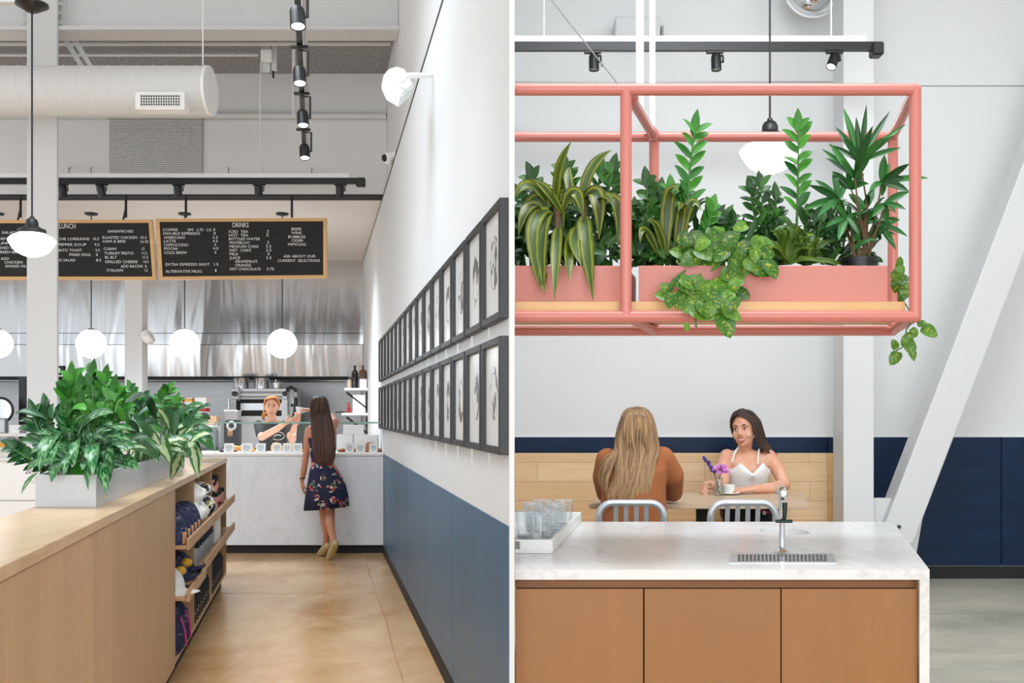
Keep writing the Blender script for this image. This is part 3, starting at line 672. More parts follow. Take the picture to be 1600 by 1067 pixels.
# white boxes at the right end
def wbox(px0, px1, py0, py1, Y, dp, label, mat='white_paper', name='box', zb=None, cat='box'):
    a = at(px0, py1, Y); b = at(px1, py0, Y); mb = MB()
    mb.box(a.x, b.x, Y, Y + dp, zb if zb is not None else a.z, b.z, 0, 0.004); return tag(mb.build(name, M[mat]), label, cat)
Yw = YF + 0.64
wbox(526, 551.5, 679, 705, Yw - 0.16, 0.1, 'white bakery box behind the case, left of the lower pair', zb=ZC)
wbox(552.5, 590, 679, 705, Yw - 0.16, 0.1, 'white bakery box behind the case, right of the lower pair', zb=ZC)
a = at(540, 679, Yw - 0.16)
wbox(536, 566, 664, 679, Yw - 0.16, 0.09, 'white cardboard box on top of the two bakery boxes', zb=a.z + 0.001)
# back prep table with grinder
d = T('prep_table', 'steel prep table behind the display case', 'table', at(360, 700, 12.2))
mb = MB(); xa, xb = wx(325, 12.0), wx(396, 12.0); mb.box(xa, xb, 12.0, 12.9, 0.90, 0.94, 0, 0.004); mb.build('worktop', M['steel'], d)
mb = MB(); mb.box(xa + 0.04, xb - 0.04, 12.05, 12.85, 0.2, 0.24); mb.build('shelf', M['steel'], d)
for x in (xa + 0.03, xb - 0.03):
    for y in (12.03, 12.87): mb = MB(); mb.cyl((x, y, 0), (x, y, 0.899), 0.02); mb.build('leg', M['steel'], d)
p = at(363, 700, 12.3); gx, gy = p.x, 12.3; s = 12.3 / F
d = T('coffee_grinder', 'black coffee grinder with grey hopper behind the display case', 'coffee grinder', (gx, gy, 0.94))
mb = MB(); mb.box(gx - 12 * s, gx + 13 * s, gy - 0.1, gy + 0.12, 0.94, 0.99, 0, 0.006); mb.box(gx - 11 * s, gx + 11 * s, gy - 0.07, gy + 0.1, 0.98, zy(657, gy), 0, 0.01); mb.build('body', M['black'], d)
mb = MB(); a = zy(656.5, gy); b = zy(641, gy)
mb.hexa([(gx - 9 * s, gy - 0.06, a), (gx + 10 * s, gy - 0.06, a), (gx + 10 * s, gy + 0.08, a), (gx - 9 * s, gy + 0.08, a), (gx - 11 * s, gy - 0.08, b), (gx + 11 * s, gy - 0.08, b), (gx + 11 * s, gy + 0.1, b), (gx - 11 * s, gy + 0.1, b)], 0.006); mb.build('hopper', M['steel_dull'], d)
mb = MB(); Q = Matrix.Rotation(math.pi / 2, 3, 'X'); mb.lathe([(0, 0), (7.5 * s, 0), (7.5 * s, 0.02), (5 * s, 0.025), (5 * s, 0.012), (0, 0.012)], at(362, 665, gy - 0.07), 24, Q); dl = mb.build('dial', M['white'], d, True)
mb = MB(); mb.lathe([(0, 0), (3.6 * s, 0), (3.6 * s, 0.02), (0, 0.02)], at(362, 665, gy - 0.085), 20, Q); mb.build('dial_face', M['black'], dl, True)
mb = MB(); mb.box(gx - 3 * s, gx + 4 * s, gy - 0.12, gy - 0.071, zy(681, gy), zy(672, gy), 0, 0.006); mb.build('spout', M['kraft'], d)
# range with pots
Yr = 15.1
d = T('range_oven', 'grey vented range oven under the hood behind the barista', 'oven', at(411, 702, Yr))
mb = MB(); mb.pbox(362, 449, 607, 624, Yr, 0.6, 0, 0.006).pbox(362, 369, 624, 700, Yr, 0.6).pbox(440, 449, 624, 700, Yr, 0.6).pbox(369, 440, 650, 700, Yr, 0.6)
mb.pbox(449.2, 460, 607, 662, Yr + 0.1, 0.4, 0, 0.004); mb.build('body', M['steel_dull'], d)
mb = MB(); mb.pbox(369, 440, 624, 650, Yr + 0.06, 0.5); mb.build('oven_cavity', M['black_matte'], d)
mb = MB(); mb.pbox(376, 440, 630, 641, Yr + 0.05, 0.009); mb.build('window', M['steel'], d)
for y in (611, 618):
    mb = MB()
    for i in range(24): x = 376 + i * 2.75; mb.pbox(x, x + 1.3, y, y + 4, Yr - 0.004, 0.003)
    mb.build('vent_slot', M['black_matte'], d)
for x, y, r in ((366, 615, 4), (445, 615, 4), (456, 633, 2.2)):
    mb = MB(); mb.cyl(at(x, y, Yr + (0.1 if x > 450 else 0)), at(x, y, Yr - 0.05 + (0.1 if x > 450 else 0)), r * Yr / F); mb.build('knob', M['black'], d, True)
mb = MB(); mb.tube([at(373, 604, Yr - 0.05), at(373, 626, Yr - 0.05)], 0.012, 6); mb.build('rod', M['grey_metal'], d)
mb = MB(); mb.tube([at(x, y, Yr - 0.08) for x, y in ((449, 612), (449, 607), (455, 605), (461, 608), (462, 616), (462, 628), (461, 640), (459, 650), (454, 658))], 0.026, 10); h = tag(mb.build('hose', M['black'], None, True), 'black spray hose curving down beside the range oven', 'hose')
mb = MB(); mb.pbox(457, 465, 612, 621, Yr - 0.13, 0.05, 0, 0.01); mb.build('coupling', M['grey_metal'], h)
for x, w, lab in ((377, 23, 'tall steel stockpot on the range, left one'), (409, 23, 'tall steel stockpot on the range, right one')):
    p = at(x, 607, Yr + 0.28); r = w * (Yr + .28) / F / 2; z0 = zy(607, Yr) + 0.001
    mb = MB(); mb.lathe([(0, 0), (r, 0), (r, 0.16), (r * 1.03, 0.165), (r * 0.96, 0.165), (r * 0.95, 0.02), (0, 0.02)], (p.x, p.y, z0), 28); tag(mb.build('stockpot', M['steel'], None, True), lab, 'pot', 'stockpots on the range')
p = at(433, 607, Yr + 0.25); z0 = zy(607, Yr) + 0.001
mb = MB(); mb.lathe([(0, 0), (0.07, 0), (0.075, 0.09), (0.06, 0.1), (0.0, 0.11)], (p.x, p.y, z0), 24); mb.cyl((p.x - .02, p.y, z0 + .1), (p.x - .02, p.y, z0 + .14), 0.012); tag(mb.build('lidded_pot', M['steel'], None, True), 'small lidded steel pot on the right end of the range', 'pot')
# wall shelves at the right end of the kitchen
def wshelf(y, Y, px0, label):
    d = T('wall_shelf', label, 'shelf', at(560, y, Y)); z = zy(y, Y)
    mb = MB(); mb.box(lx(px0, Y), XW - 0.001, Y, Y + 0.3, z - 0.035, z, KL, 0.003); mb.build('board', M['white'], d)
    mb = MB(); q = XW - 0.012
    p = lambda x, z_: Vector((x + KL * (Y + 0.06), Y + 0.06, z_))
    mb.tube([p(q, z - 0.28), p(q - 0.28, z - 0.06)], 0.016, 6); mb.tube([p(q, z - 0.3), p(q, z - 0.05)], 0.016, 6); mb.build('bracket', M['black'], d)
    return z
z1 = wshelf(606, 14.2, 538, 'upper white wall shelf at the right end of the kitchen')
z2 = wshelf(645, 14.2, 534, 'lower white wall shelf at the right end of the kitchen')
def bottle(px, w, pytop, Y, z, mat, capm, label, neck=0.35, sh=0.62, name='bottle'):
    p = at(px, 600, Y); r = w * Y / F / 2; h = zy(pytop, Y) - z
    d = T(name, label, 'bottle', (p.x, Y, z))
    mb = MB(); mb.lathe([(0, 0), (r, 0), (r, h * sh), (r * 0.8, h * (sh + 0.1)), (r * neck, h * (sh + 0.2)), (r * neck, h * 0.93), (0, h * 0.93)], (p.x, Y, z), 20); mb.build('body', M[mat], d, True)
    mb = MB(); mb.lathe([(0, h * 0.9), (r * neck * 1.15, h * 0.9), (r * neck * 1.15, h), (0, h)], (p.x, Y, z), 16); mb.build('cap', M[capm], d, True); return d
simple('amber', (96, 66, 44), 0.15); simple('bottle_clear', (200, 204, 204), 0.1); simple('bottle_dark', (40, 36, 36), 0.15); simple('bottle_cream', (224, 206, 176), 0.3)
bottle(546, 7, 590, 14.33, z1, 'bottle_cream', 'black', 'small cream bottle on the upper wall shelf')
bottle(554.5, 11, 571, 14.36, z1, 'bottle_dark', 'black', 'dark bottle with tall neck on the upper wall shelf')
bottle(567, 12, 571, 14.3, z1 + 0.12, 'amber', 'black', 'amber jug standing on a white box on the upper wall shelf', 0.3, 0.55)
wbox(562, 573, 592, 606, 14.22, 0.2, 'small white box under the amber jug', zb=z1 + 0.001)
wbox(551, 571, 617, 645, 14.25, 0.2, 'tall white box on the lower wall shelf', zb=z2 + 0.001)
bottle(545, 6, 627, 14.3, z2, 'red', 'grey_metal', 'red sauce bottle on the lower wall shelf', 0.5, 0.4)
wbox(524, 538, 643, 646, 14.25, 0.12, 'black knife block end sticking out beside the lower wall shelf', 'black', 'knife', zb=z2 + 0.001, cat='knife')
# stacked deli tubs and boxes behind the plants
Ys = 14.4; zs = zy(664, Ys)
d = T('storage_rack', 'steel storage rack behind the planter', 'rack', at(290, 700, Ys))
xa, xb = wx(222, Ys), wx(345, Ys)
mb = MB(); mb.box(xa, xb, Ys, Ys + 0.45, zs - 0.03, zs); mb.build('shelf', M['steel'], d)
mb = MB(); mb.box(xa, xb, Ys, Ys + 0.45, 0.5, 0.53); mb.build('shelf', M['steel'], d)
for x in (xa + 0.02, xb - 0.02):
    for y in (Ys + 0.02, Ys + 0.43): mb = MB(); mb.cyl((x, y, 0), (x, y, zs - 0.001 if y < 14.5 else 1.7), 0.016); mb.build('post', M['steel'], d)
tub0 = None
cols = ('orange', 'crust_brown', 'crust_gold')
simple('tub_clear', (228, 222, 214), 0.25)
names = ('leftmost', 'middle', 'rightmost'); rows_ = ('bottom', 'second', 'third', 'top')
for c_ in range(3):
    for r_ in range(4):
        x0 = 264 + c_ * 13.2; p = at(x0 + 6.2, 664, Ys + 0.1); z = zs + 0.001 + r_ * 0.098; w = 6.2 * Ys / F
        d = T('deli_tub', 'clear deli tub of food, %s of the %s stack on the rack' % (rows_[r_], names[c_]), 'food tub', (p.x, Ys + 0.1, z), 'deli tubs on the rack')
        mb = MB(); mb.box(p.x - w, p.x + w, Ys + 0.02, Ys + 0.18, z, z + 0.03, 0, 0.004).box(p.x - w, p.x + w, Ys + 0.02, Ys + 0.18, z + 0.075, z + 0.09, 0, 0.004); mb.build('tub', M['tub_clear'], d)
        mb = MB(); mb.box(p.x - w * 0.92, p.x + w * 0.92, Ys + 0.024, Ys + 0.176, z + 0.031, z + 0.074); mb.build('food', M[cols[(c_ + r_) % 3]], d)
wbox(304, 322, 621, 638, Ys + 0.03, 0.2, 'white tub at the top right of the rack', 'tub_clear', zb=zy(637.5, Ys) + 0.002)
wbox(305, 321, 638, 643.4, Ys + 0.03, 0.2, 'red lidded tub under the white tub on the rack', 'red', zb=zy(643, Ys) + 0.001)
wbox(305, 321, 643.4, 650, Ys + 0.03, 0.2, 'white tub with paper label on the rack', 'white_paper', zb=zs + 0.1285)
wbox(304, 338, 650, 664, Ys + 0.03, 0.2, 'tan cardboard box at the right end of the rack', 'tan_card', zb=zs + 0.001)
# left kitchen counter and its clutter
d = T('back_counter', 'white counter at the left edge of the kitchen', 'counter', at(100, 790, 13))
xa, xb = wx(-60, 13.0), wx(255, 13.0)
mb = MB(); mb.box(xa, xb, 13.0, 13.6, 0, 1.02); mb.build('body', M['white'], d)
mb = MB(); mb.box(xa, xb, 12.96, 13.62, 1.021, 1.06, 0, 0.004); mb.build('worktop', M['white_wall'], d)
zc_ = 1.061
d = T('front_counter', 'white counter bearing the number 20 sign, left of the planter', 'counter', at(60, 900, 8.8))
xa2, xb2 = wx(-80, 8.8), wx(190, 8.8); zj = zy(782, 8.8)
mb = MB(); mb.box(xa2, xb2, 8.8, 9.19, 0.0, zj - 0.004); mb.build('body', M['white'], d)
mb = MB(); mb.box(xa2, xb2, 8.8, 9.19, zj + 0.004, 1.075); mb.build('fascia', M['white'], d)
mb = MB(); mb.box(xa2, xb2, 8.81, 9.19, zj - 0.0039, zj + 0.0039); mb.build('joint', M['grey_metal'], d)
mb = MB(); mb.box(xa2, xb2, 8.78, 9.2, 1.076, 1.1, 0, 0.003); mb.build('worktop', M['white_wall'], d)
d = T('pass_shelf', 'white shelf over the left counter', 'shelf', at(10, 684, 13.3))
mb = MB(); mb.pbox(-60, 42, 677, 682, 13.2, 0.35, 0, 0.003); mb.build('board', M['white'], d)
for x in (-30, 41): mb = MB(); p = at(x, 682, 13.35); mb.cyl((p.x, p.y, zc_), p, 0.015); mb.build('post', M['steel'], d)
zp = zy(677, 13.2) + 0.001
d = T('meat_slicer', 'steel meat slicer with round dark guard on the shelf', 'slicer', at(2, 677, 13.35))
mb = MB(); Q = Matrix.Rotation(math.pi / 2, 3, 'X'); c0 = at(1, 641, 13.38); r0 = 19 * 13.38 / F
mb.tube([c0 + Vector((r0 * math.cos(t), 0, r0 * math.sin(t))) for t in [2 * math.pi * i / 36 for i in range(36)]], 0.018, 8, closed=True); mb.build('guard', M['black'], d, True)
mb = MB(); mb.lathe([(0, 0), (r0 * 0.92, 0), (r0 * 0.92, 0.012), (0, 0.02)], c0, 36, Q); mb.build('blade', M['steel'], d, True)
mb = MB(); a = at(-10, 677, 13.3); b = at(11, 654, 13.3); mb.box(a.x, b.x, 13.24, 13.34, zp, b.z, 0, 0.01); mb.build('carriage', M['steel_dull'], d)
wbox(14, 30, 664, 677, 13.25, 0.18, 'small white box beside the meat slicer', zb=zp)
wbox(30, 42, 672, 677, 13.25, 0.2, 'low grey tray beside the small white box', 'grey_plastic', zb=zp)
wbox(29, 42, 588, 677, 13.56, 0.1, 'tall black equipment post beside the column', 'black', 'equipment_post', zb=zc_, cat='post')
wbox(-20, 8, 692, 705, 13.05, 0.15, 'yellow tub on the left counter', 'yellow', zb=zc_)
wbox(9, 22, 697, 706, 13.03, 0.15, 'red tub on the left counter', 'red', zb=zc_)
wbox(23, 34, 686, 705, 13.22, 0.15, 'brown carton on the left counter behind the plant', 'kraft', zb=zc_)
mb = MB(); mb.hexa([at(6, 695, 12.98), at(17, 695, 12.98), at(17, 695, 13.0), at(6, 695, 13.0), at(11, 682, 13.0), at(24, 682, 13.0), at(24, 682, 13.02), at(11, 682, 13.02)]); tag(mb.build('tablet', M['grey_plastic']), 'grey tablet leaning over the red tub', 'tablet')
d = T('number_sign', 'white table number sign reading 20 left of the planter', 'sign', at(45, 752, 8.79))
mb = MB(); mb.pbox(35, 54, 722, 752, 8.787, 0.012, 0, 0.002); mb.build('plate', M['white'], d)
mb = MB(); text_into(mb, '20', 39.5, 49, 740, 10, 8.785); mb.build('lettering', M['black'], d)
d = T('socket_plate', 'black bracket on the steel wall right of the white column', 'bracket', at(94, 585, 15.5))
mb = MB(); mb.pbox(89, 97, 572, 575, 15.55, 0.04).pbox(94, 97, 575, 584, 15.55, 0.04).pbox(89, 97, 583, 586, 15.55, 0.04); mb.build('arm', M['black'], d)
d = T('wall_speaker', 'round white speaker on the kitchen column', 'speaker', at(229, 528, 14.1))
mb = MB(); mb.lathe([(0, -0.05), (0.06, -0.05), (0.1, -0.02), (0.12, 0.03), (0.1, 0.07), (0, 0.075)], at(229, 528, 13.95), 8, Matrix.Rotation(math.radians(60), 3, 'Y')); mb.build('cabinet', M['white'], d)
# ================================================================= OAK COUNTER ON THE LEFT
XC, XL = -0.768, -1.135
mb = MB(); mb.box(XL, XC, 1.9, 8.84, 1.062, 1.10, KL, 0.002); tag(mb.build('counter_worktop', M['oak_top']), 'long oak worktop carrying the leafy planter', 'worktop')
def cab(y0, y1, label):
    d = T('cabinet', label, 'cabinet', (XC + KL * (y0 + y1) / 2, (y0 + y1) / 2, 0))
    mb = MB(); mb.box(XL + 0.02, -0.796, y0 + 0.003, y1 - 0.003, 0.1, 1.06, KL); mb.build('body', M['oak_panel'], d)
    mb = MB(); mb.box(-0.795, -0.775, y0 + 0.002, y1 - 0.002, 0.085, 1.058, KL, 0.0015); mb.build('panel', M['oak_panel'], d)
    mb = MB(); mb.box(XL + 0.04, -0.82, y0, y1, 0, 0.099, KL); mb.build('toe_kick', M['black_matte'], d)
cab(1.95, 2.57, 'oak counter cabinet at the bottom left corner'); cab(2.57, 3.54, 'oak counter cabinet with a flat panel, second from the left'); cab(3.54, 5.61, 'wide oak counter cabinet beside the open shelves')
Y0, Y1, Y2, Y3 = 5.615, 6.5, 7.6, 8.83
d = T('display_shelf_unit', 'open oak shelf unit stocked with merchandise under the worktop', 'shelf unit', (XC + KL * 7.2, 7.2, 0))
mb = MB(); mb.box(XL + 0.02, XL + 0.04, Y0, Y3, 0.1, 1.06, KL); mb.build('back_panel', M['oak_panel'], d)
mb = MB(); mb.box(XL + 0.041, -0.775, Y0, Y3, 0.1, 0.125, KL); mb.build('base_board', M['oak_shelf'], d)
for y in (Y0, Y1 - 0.01, Y2 - 0.01, Y3 - 0.02): mb = MB(); mb.box(XL + 0.041, -0.775, y, y + 0.02, 0.126, 1.061, KL); mb.build('divider', M['oak_panel'], d)
mb = MB(); mb.box(XL + 0.06, -0.815, Y0, Y3 - 0.03, 0, 0.099, KL); mb.build('toe_kick', M['black_matte'], d)
SH = {}
for b, (ya, yb_) in enumerate(((Y0 + 0.022, Y1 - 0.012), (Y1 + 0.012, Y2 - 0.012), (Y2 + 0.012, Y3 - 0.022))):
    for lv, z in enumerate(((0.73, 0.445), (0.73, 0.49), (0.73, 0.49))[b]):
        mb = MB(); mb.box(XL + 0.042, -0.715, ya, yb_, z, z + 0.018, KL); sh = mb.build('shelf', M['oak_shelf'], d)
        mb = MB(); mb.box(-0.714, -0.698, ya - 0.008, yb_ + 0.008, z - 0.005, z + 0.058, KL, 0.002); mb.build('lip', M['oak_shelf'], sh)
        SH[(b, lv)] = (z + 0.0185, ya, yb_)
def LP(x, y, z): return Vector((x + KL * y, y, z))
ordn = ('nearest', 'second', 'third', 'fourth', 'fifth', 'sixth', 'seventh', 'eighth')
# soft navy pouches
z, ya, yb_ = SH[(0, 0)]
po = None
for i in range(5):
    y = ya + 0.09 + i * 0.165; lab = 'navy patterned pouch with tan leather tag on the top shelf, %s from the near end' % ordn[i]
    if po is None:
        po = T('pouch', lab, 'pouch', LP(-0.82, y, z), 'navy pouches on the top shelf'); y00 = y
        mb = MB()
        for v_ in [0]: pass
        prof = [(math.cos(t) ** 0.8 if math.cos(t) > 0 else 0, math.sin(t)) for t in [math.pi / 2 * j / 9 for j in range(10)]]
        prof = [(0, 0)] + prof[:-1] + [(0, 1)]
        mb.lathe(prof, LP(-0.82, y, z), 20, Matrix.Diagonal(Vector((0.105, 0.080, 0.185)))); 
        mb.build('body', M['navy_fabric'], po, True)
        mb = MB(); q = LP(-0.722, y, z); mb.box(q.x - 0.012, q.x + 0.003, q.y - 0.045, q.y - 0.01, z + 0.004, z + 0.07, 0, 0.002); mb.build('tag', M['leather'], po)
    else: dup(po, (KL * (y - y00), y - y00, 0), lab)
# crumpled towels
z, ya, yb_ = SH[(1, 0)]
m = Mat('towel_pattern', (220, 220, 216), 0.9); n1 = m.noise(m.geo(), 22, 2); n2 = m.noise(m.geo((1.3, 1, 1)), 31, 2)
m.col(m.mix(m.ramp(n2, [(0.6, (0, 0, 0)), (0.63, (1.0, 1.0, 1.0))]), m.ramp(n1, [(0.47, (30, 34, 52)), (0.5, (232, 230, 224))]), (200, 190, 90))); M['towel_pattern'] = m.m
simple('towel_white', (232, 230, 224), 0.9)
def blob(p, rad, mat, label, name, cat, seed):
    mb = MB(); mb.ell((0, 0, 0), rad, None, 28, 18)
    for v in mb.bm.verts:
        nn = noise.noise(v.co * 22 + Vector((seed, 0, 0))) * 0.5 + noise.noise(v.co * 50 + Vector((0, seed, 0))) * 0.22
        v.co *= 1 + nn * 0.55; v.co.z = max(v.co.z, -rad[2] * 0.85); v.co += Vector(p) + Vector((0, 0, rad[2] * 0.85))
    return tag(mb.build(name, M[mat], None, True), label, cat)
for i, (y, zz, mt, rad) in enumerate(((6.64, 0, 'towel_white', (0.10, 0.10, 0.085)), (6.86, 0, 'towel_white', (0.10, 0.11, 0.08)), (6.73, 0.135, 'towel_white', (0.09, 0.13, 0.07)), (7.10, 0, 'towel_pattern', (0.10, 0.10, 0.10)), (7.36, 0, 'towel_pattern', (0.10, 0.11, 0.085)), (7.2, 0.155, 'towel_pattern', (0.09, 0.13, 0.05)))):
    blob(LP(-0.83, y, z + zz), rad, mt, ('rolled white cloth, nearest on the top shelf', 'rolled white cloth, second on the top shelf', 'rolled white cloth lying on the other two', 'patterned dark cloth roll beside the white ones', 'patterned dark cloth roll farthest along the shelf', 'patterned dark cloth lying on two rolls')[i], 'cloth_roll', 'cloth', i * 3.1)
# tins
z, ya, yb_ = SH[(2, 0)]
m = Mat('tin_label', (222, 150, 132), 0.4); n1 = m.noise(m.geo(), 30, 2); m.col(m.ramp(n1, [(0.45, (40, 34, 36)), (0.5, (226, 160, 140))])); M['tin_label'] = m.m
for k, (y, n_) in enumerate(((7.82, 2), (8.05, 1), (8.3, 1))):
    for j in range(n_):
        zz = z + j * 0.132; p = LP(-0.82, y, zz); d = T('tin', ('round tin with pink label, lower of the stacked two', 'round tin with pink label on top of another tin', 'round tin with pink label just behind the stacked two', 'round tin with pink label farthest along the shelf')[(0, 2, 3)[k] + j], 'tin', p, 'tins on the top shelf')
        mb = MB(); mb.lathe([(0, 0), (0.07, 0), (0.07, 0.098), (0, 0.098)], p, 24); mb.build('body', M['tin_label'], d, True)
        mb = MB(); mb.lathe([(0, 0.0985), (0.073, 0.0985), (0.073, 0.131), (0, 0.131)], p, 24); mb.build('lid', M['black'], d, True)
# caps with brims on the middle shelf
z, ya, yb_ = SH[(0, 1)]
def cap(y, x, zz, mat, label, rx, brim=0.16, accent=None):
    p = LP(x, y, zz); d = T('cap', label, 'cap', p)
    Q = Matrix.Rotation(rx, 3, 'Y'); mb = MB(); n = 20
    mb.lathe([(0.0, 0.0)] + [(math.cos(t), math.sin(t)) for t in [math.pi / 2 * j / 8 for j in range(8)]] + [(0, 1)], p + Vector((0, 0, 0.015)), n, Q @ Matrix.Diagonal(Vector((0.10, 0.085, 0.14)))); mb.build('crown', M[mat], d, True)
    mb = MB(); rows = []
    for i in range(9):
        t = -1.25 + 2.5 * i / 8; row = []
        for j in range(4):
            r = 0.085 + brim * j / 3 * math.cos(t) ** 0.5; w = Vector((r * math.cos(t) if j else 0.085 * math.cos(t), 0.08 * math.sin(t) * (1 + 0.05 * j), 0.012 - 0.05 * (math.sin(t) ** 2) * j / 3 + 0.02))
            row.append(mb.bm.verts.new(Q @ w + p))
        rows.append(row)
    for i in range(8):
        for j in range(3): mb.face([rows[i][j], rows[i + 1][j], rows[i + 1][j + 1], rows[i][j + 1]])
    mb.bm.normal_update(); r = bmesh.ops.solidify(mb.bm, geom=mb.bm.faces[:], thickness=0.006); mb.build('brim', M[mat], d, True)
    if accent:
        mb = MB(); mb.ell(p + Q @ Vector((0.07, -0.03, 0.07)), (0.035, 0.05, 0.03)); mb.build('patch', M[accent], d, True)
cap(5.76, -0.84, z, 'towel_white', 'white cap with a wide brim on the middle shelf', 0.1, 0.10)
cap(5.98, -0.84, z + 0.015, 'navy_fabric', 'navy cap with yellow patch, nearer of two on the middle shelf', -0.2, 0.09, 'yellow')
cap(6.28, -0.84, z + 0.02, 'navy_fabric', 'navy cap with yellow patch, farther of two on the middle shelf', -0.2, 0.09, 'yellow')
z, ya, yb_ = SH[(1, 1)]
tb = None
for i in range(7):
    y = ya + 0.08 + i * 0.145; lab = 'steel tumbler with black lid on the middle shelf, %s from the near end' % ordn[i]; r = 0.048
    if tb is None:
        y00 = y; p = LP(-0.80, y, z); tb = T('tumbler', lab, 'tumbler', p, 'steel tumblers on the middle shelf')
        mb = MB(); mb.lathe([(0, 0), (r * 0.95, 0), (r, 0.01), (r, 0.105), (0, 0.105)], p, 24); mb.build('body', M['aluminium'], tb, True)
        mb = MB(); mb.lathe([(0, 0.1055), (r, 0.1055), (r * 0.98, 0.15), (r * 0.75, 0.165), (r * 0.7, 0.205), (0, 0.205)], p, 24); mb.build('lid', M['black'], tb, True)
    else: dup(tb, (KL * (y - y00), y - y00, 0), lab)
z, ya, yb_ = SH[(2, 1)]
p = LP(-0.80, 7.74, z); mb = MB(); mb.box(p.x - 0.06, p.x + 0.06, p.y - 0.06, p.y + 0.06, z, z + 0.2, 0, 0.004); tag(mb.build('box', M['white_paper']), 'white box on the middle shelf behind the tumblers', 'box')
p = LP(-0.80, 8.05, z); mb = MB(); mb.lathe([(0, 0), (0.05, 0), (0.055, 0.06), (0.03, 0.07), (0, 0.07)], p, 16); tag(mb.build('jar', M['kraft'], None, True), 'small tan jar behind the white box', 'jar')
bt = None
for b, (ya, n_, w) in enumerate(((6.6, 7, 'bottom middle bay'), (7.72, 7, 'bottom far bay'))):
    for i in range(n_):
        y = ya + i * 0.135; lab = 'black bottle in the %s, %s from the near end' % (w, ordn[i])
        if bt is None:
            y00 = y; p = LP(-0.82, y, 0.1255); r = 0.045; bt = T('black_bottle', lab, 'bottle', p, 'black bottles on the bottom shelf')
            mb = MB(); mb.lathe([(0, 0), (r, 0), (r, 0.16), (r * 0.7, 0.19), (0, 0.19)], p, 20); bo = mb.build('body', M['black'], bt, True)
            mb = MB(); mb.lathe([(0, 0.1905), (r * 0.5, 0.1905), (r * 0.5, 0.245), (0, 0.245)], p, 16); mb.build('cap', M['black_matte'], bt, True)
            mb = MB(); mb.lathe([(r * 1.01, 0.06), (r * 1.012, 0.062), (r * 1.012, 0.07), (r * 1.01, 0.072)], p, 20); mb.build('label', M['grey_plastic'], bt, True)
        else: dup(bt, (KL * (y - y00), y - y00, 0), lab, 'black bottles on the bottom shelf')
for i, y in enumerate((5.76, 5.98)):
    p = LP(-0.84, y, 0.1255); d = T('duffel_bag', 'navy bag with pink zip on the bottom shelf, %s one' % ('nearer', 'farther')[i], 'bag', p)
    mb = MB(); mb.lathe([(0, 0), (0.7, 0), (0.95, 0.15), (1, 0.5), (0.85, 0.8), (0.5, 0.97), (0, 1)], p, 24, Matrix.Diagonal(Vector((0.10, 0.10, 0.26)))); mb.build('body', M['navy_fabric'], d, True)
    simple('magenta', (190, 60, 130), 0.5) if i == 0 else None
    mb = MB(); mb.tube([p + Vector((0.102, 0.02, 0.04)), p + Vector((0.102, 0.0, 0.13)), p + Vector((0.085, -0.02, 0.21))], 0.006, 6); mb.build('zip', M['magenta'], d)
# ================================================================= GALLERY FRAMES
m = Mat('sketch', (232, 232, 228), 0.25)
oi = m.n('ShaderNodeObjectInfo'); tc = m.n('ShaderNodeTexCoord')
sep = m.n('ShaderNodeSeparateXYZ'); m.l(tc.outputs['Generated'], sep.inputs[0])
u = m.math('SUBTRACT', sep.outputs[1], 0.5); v_ = m.math('SUBTRACT', sep.outputs[2], 0.5)
d2 = m.math('ADD', m.math('MULTIPLY', u, m.math('MULTIPLY', u, 9.0)), m.math('MULTIPLY', v_, m.math('MULTIPLY', v_, 7.0)))
n4 = m.n('ShaderNodeTexNoise', noise_dimensions='4D'); n4.inputs['Scale'].default_value = 4.0; n4.inputs['Detail'].default_value = 5.0
m.l(tc.outputs['Generated'], n4.inputs['Vector']); m.l(m.math('MULTIPLY', oi.outputs['Random'], 40.0), n4.inputs['W'])
n5 = m.n('ShaderNodeTexNoise', noise_dimensions='4D'); n5.inputs['Scale'].default_value = 2.2; n5.inputs['Detail'].default_value = 2.0
m.l(tc.outputs['Generated'], n5.inputs['Vector']); m.l(m.math('MULTIPLY', oi.outputs['Random'], 91.0), n5.inputs['W'])
ring = m.math('LESS_THAN', m.math('ABSOLUTE', m.math('SUBTRACT', m.math('ADD', d2, m.math('MULTIPLY', n4.outputs['Fac'], 0.5)), 0.62)), 0.035)
ins = m.math('LESS_THAN', m.math('ADD', d2, n5.outputs['Fac']), 1.06)
blot = m.math('MULTIPLY', m.math('GREATER_THAN', n4.outputs['Fac'], 0.53), ins)
c = m.mix(m.math('MULTIPLY', blot, 0.8), (226, 226, 223), (60, 60, 60)); c = m.mix(m.math('MULTIPLY', ring, 0.6), c, (90, 90, 90))
m.col(c); M['sketch'] = m.m
simple('frame_black', (38, 38, 40), 0.45)
rown = ('upper', 'lower'); FR_H = ((1.83, 2.28), (1.32, 1.765))
cnt = ('nearest', 'second', 'third', 'fourth', 'fifth', 'sixth', 'seventh', 'eighth', 'ninth', 'tenth', 'eleventh', 'twelfth', 'thirteenth', 'fourteenth', 'fifteenth', 'sixteenth')
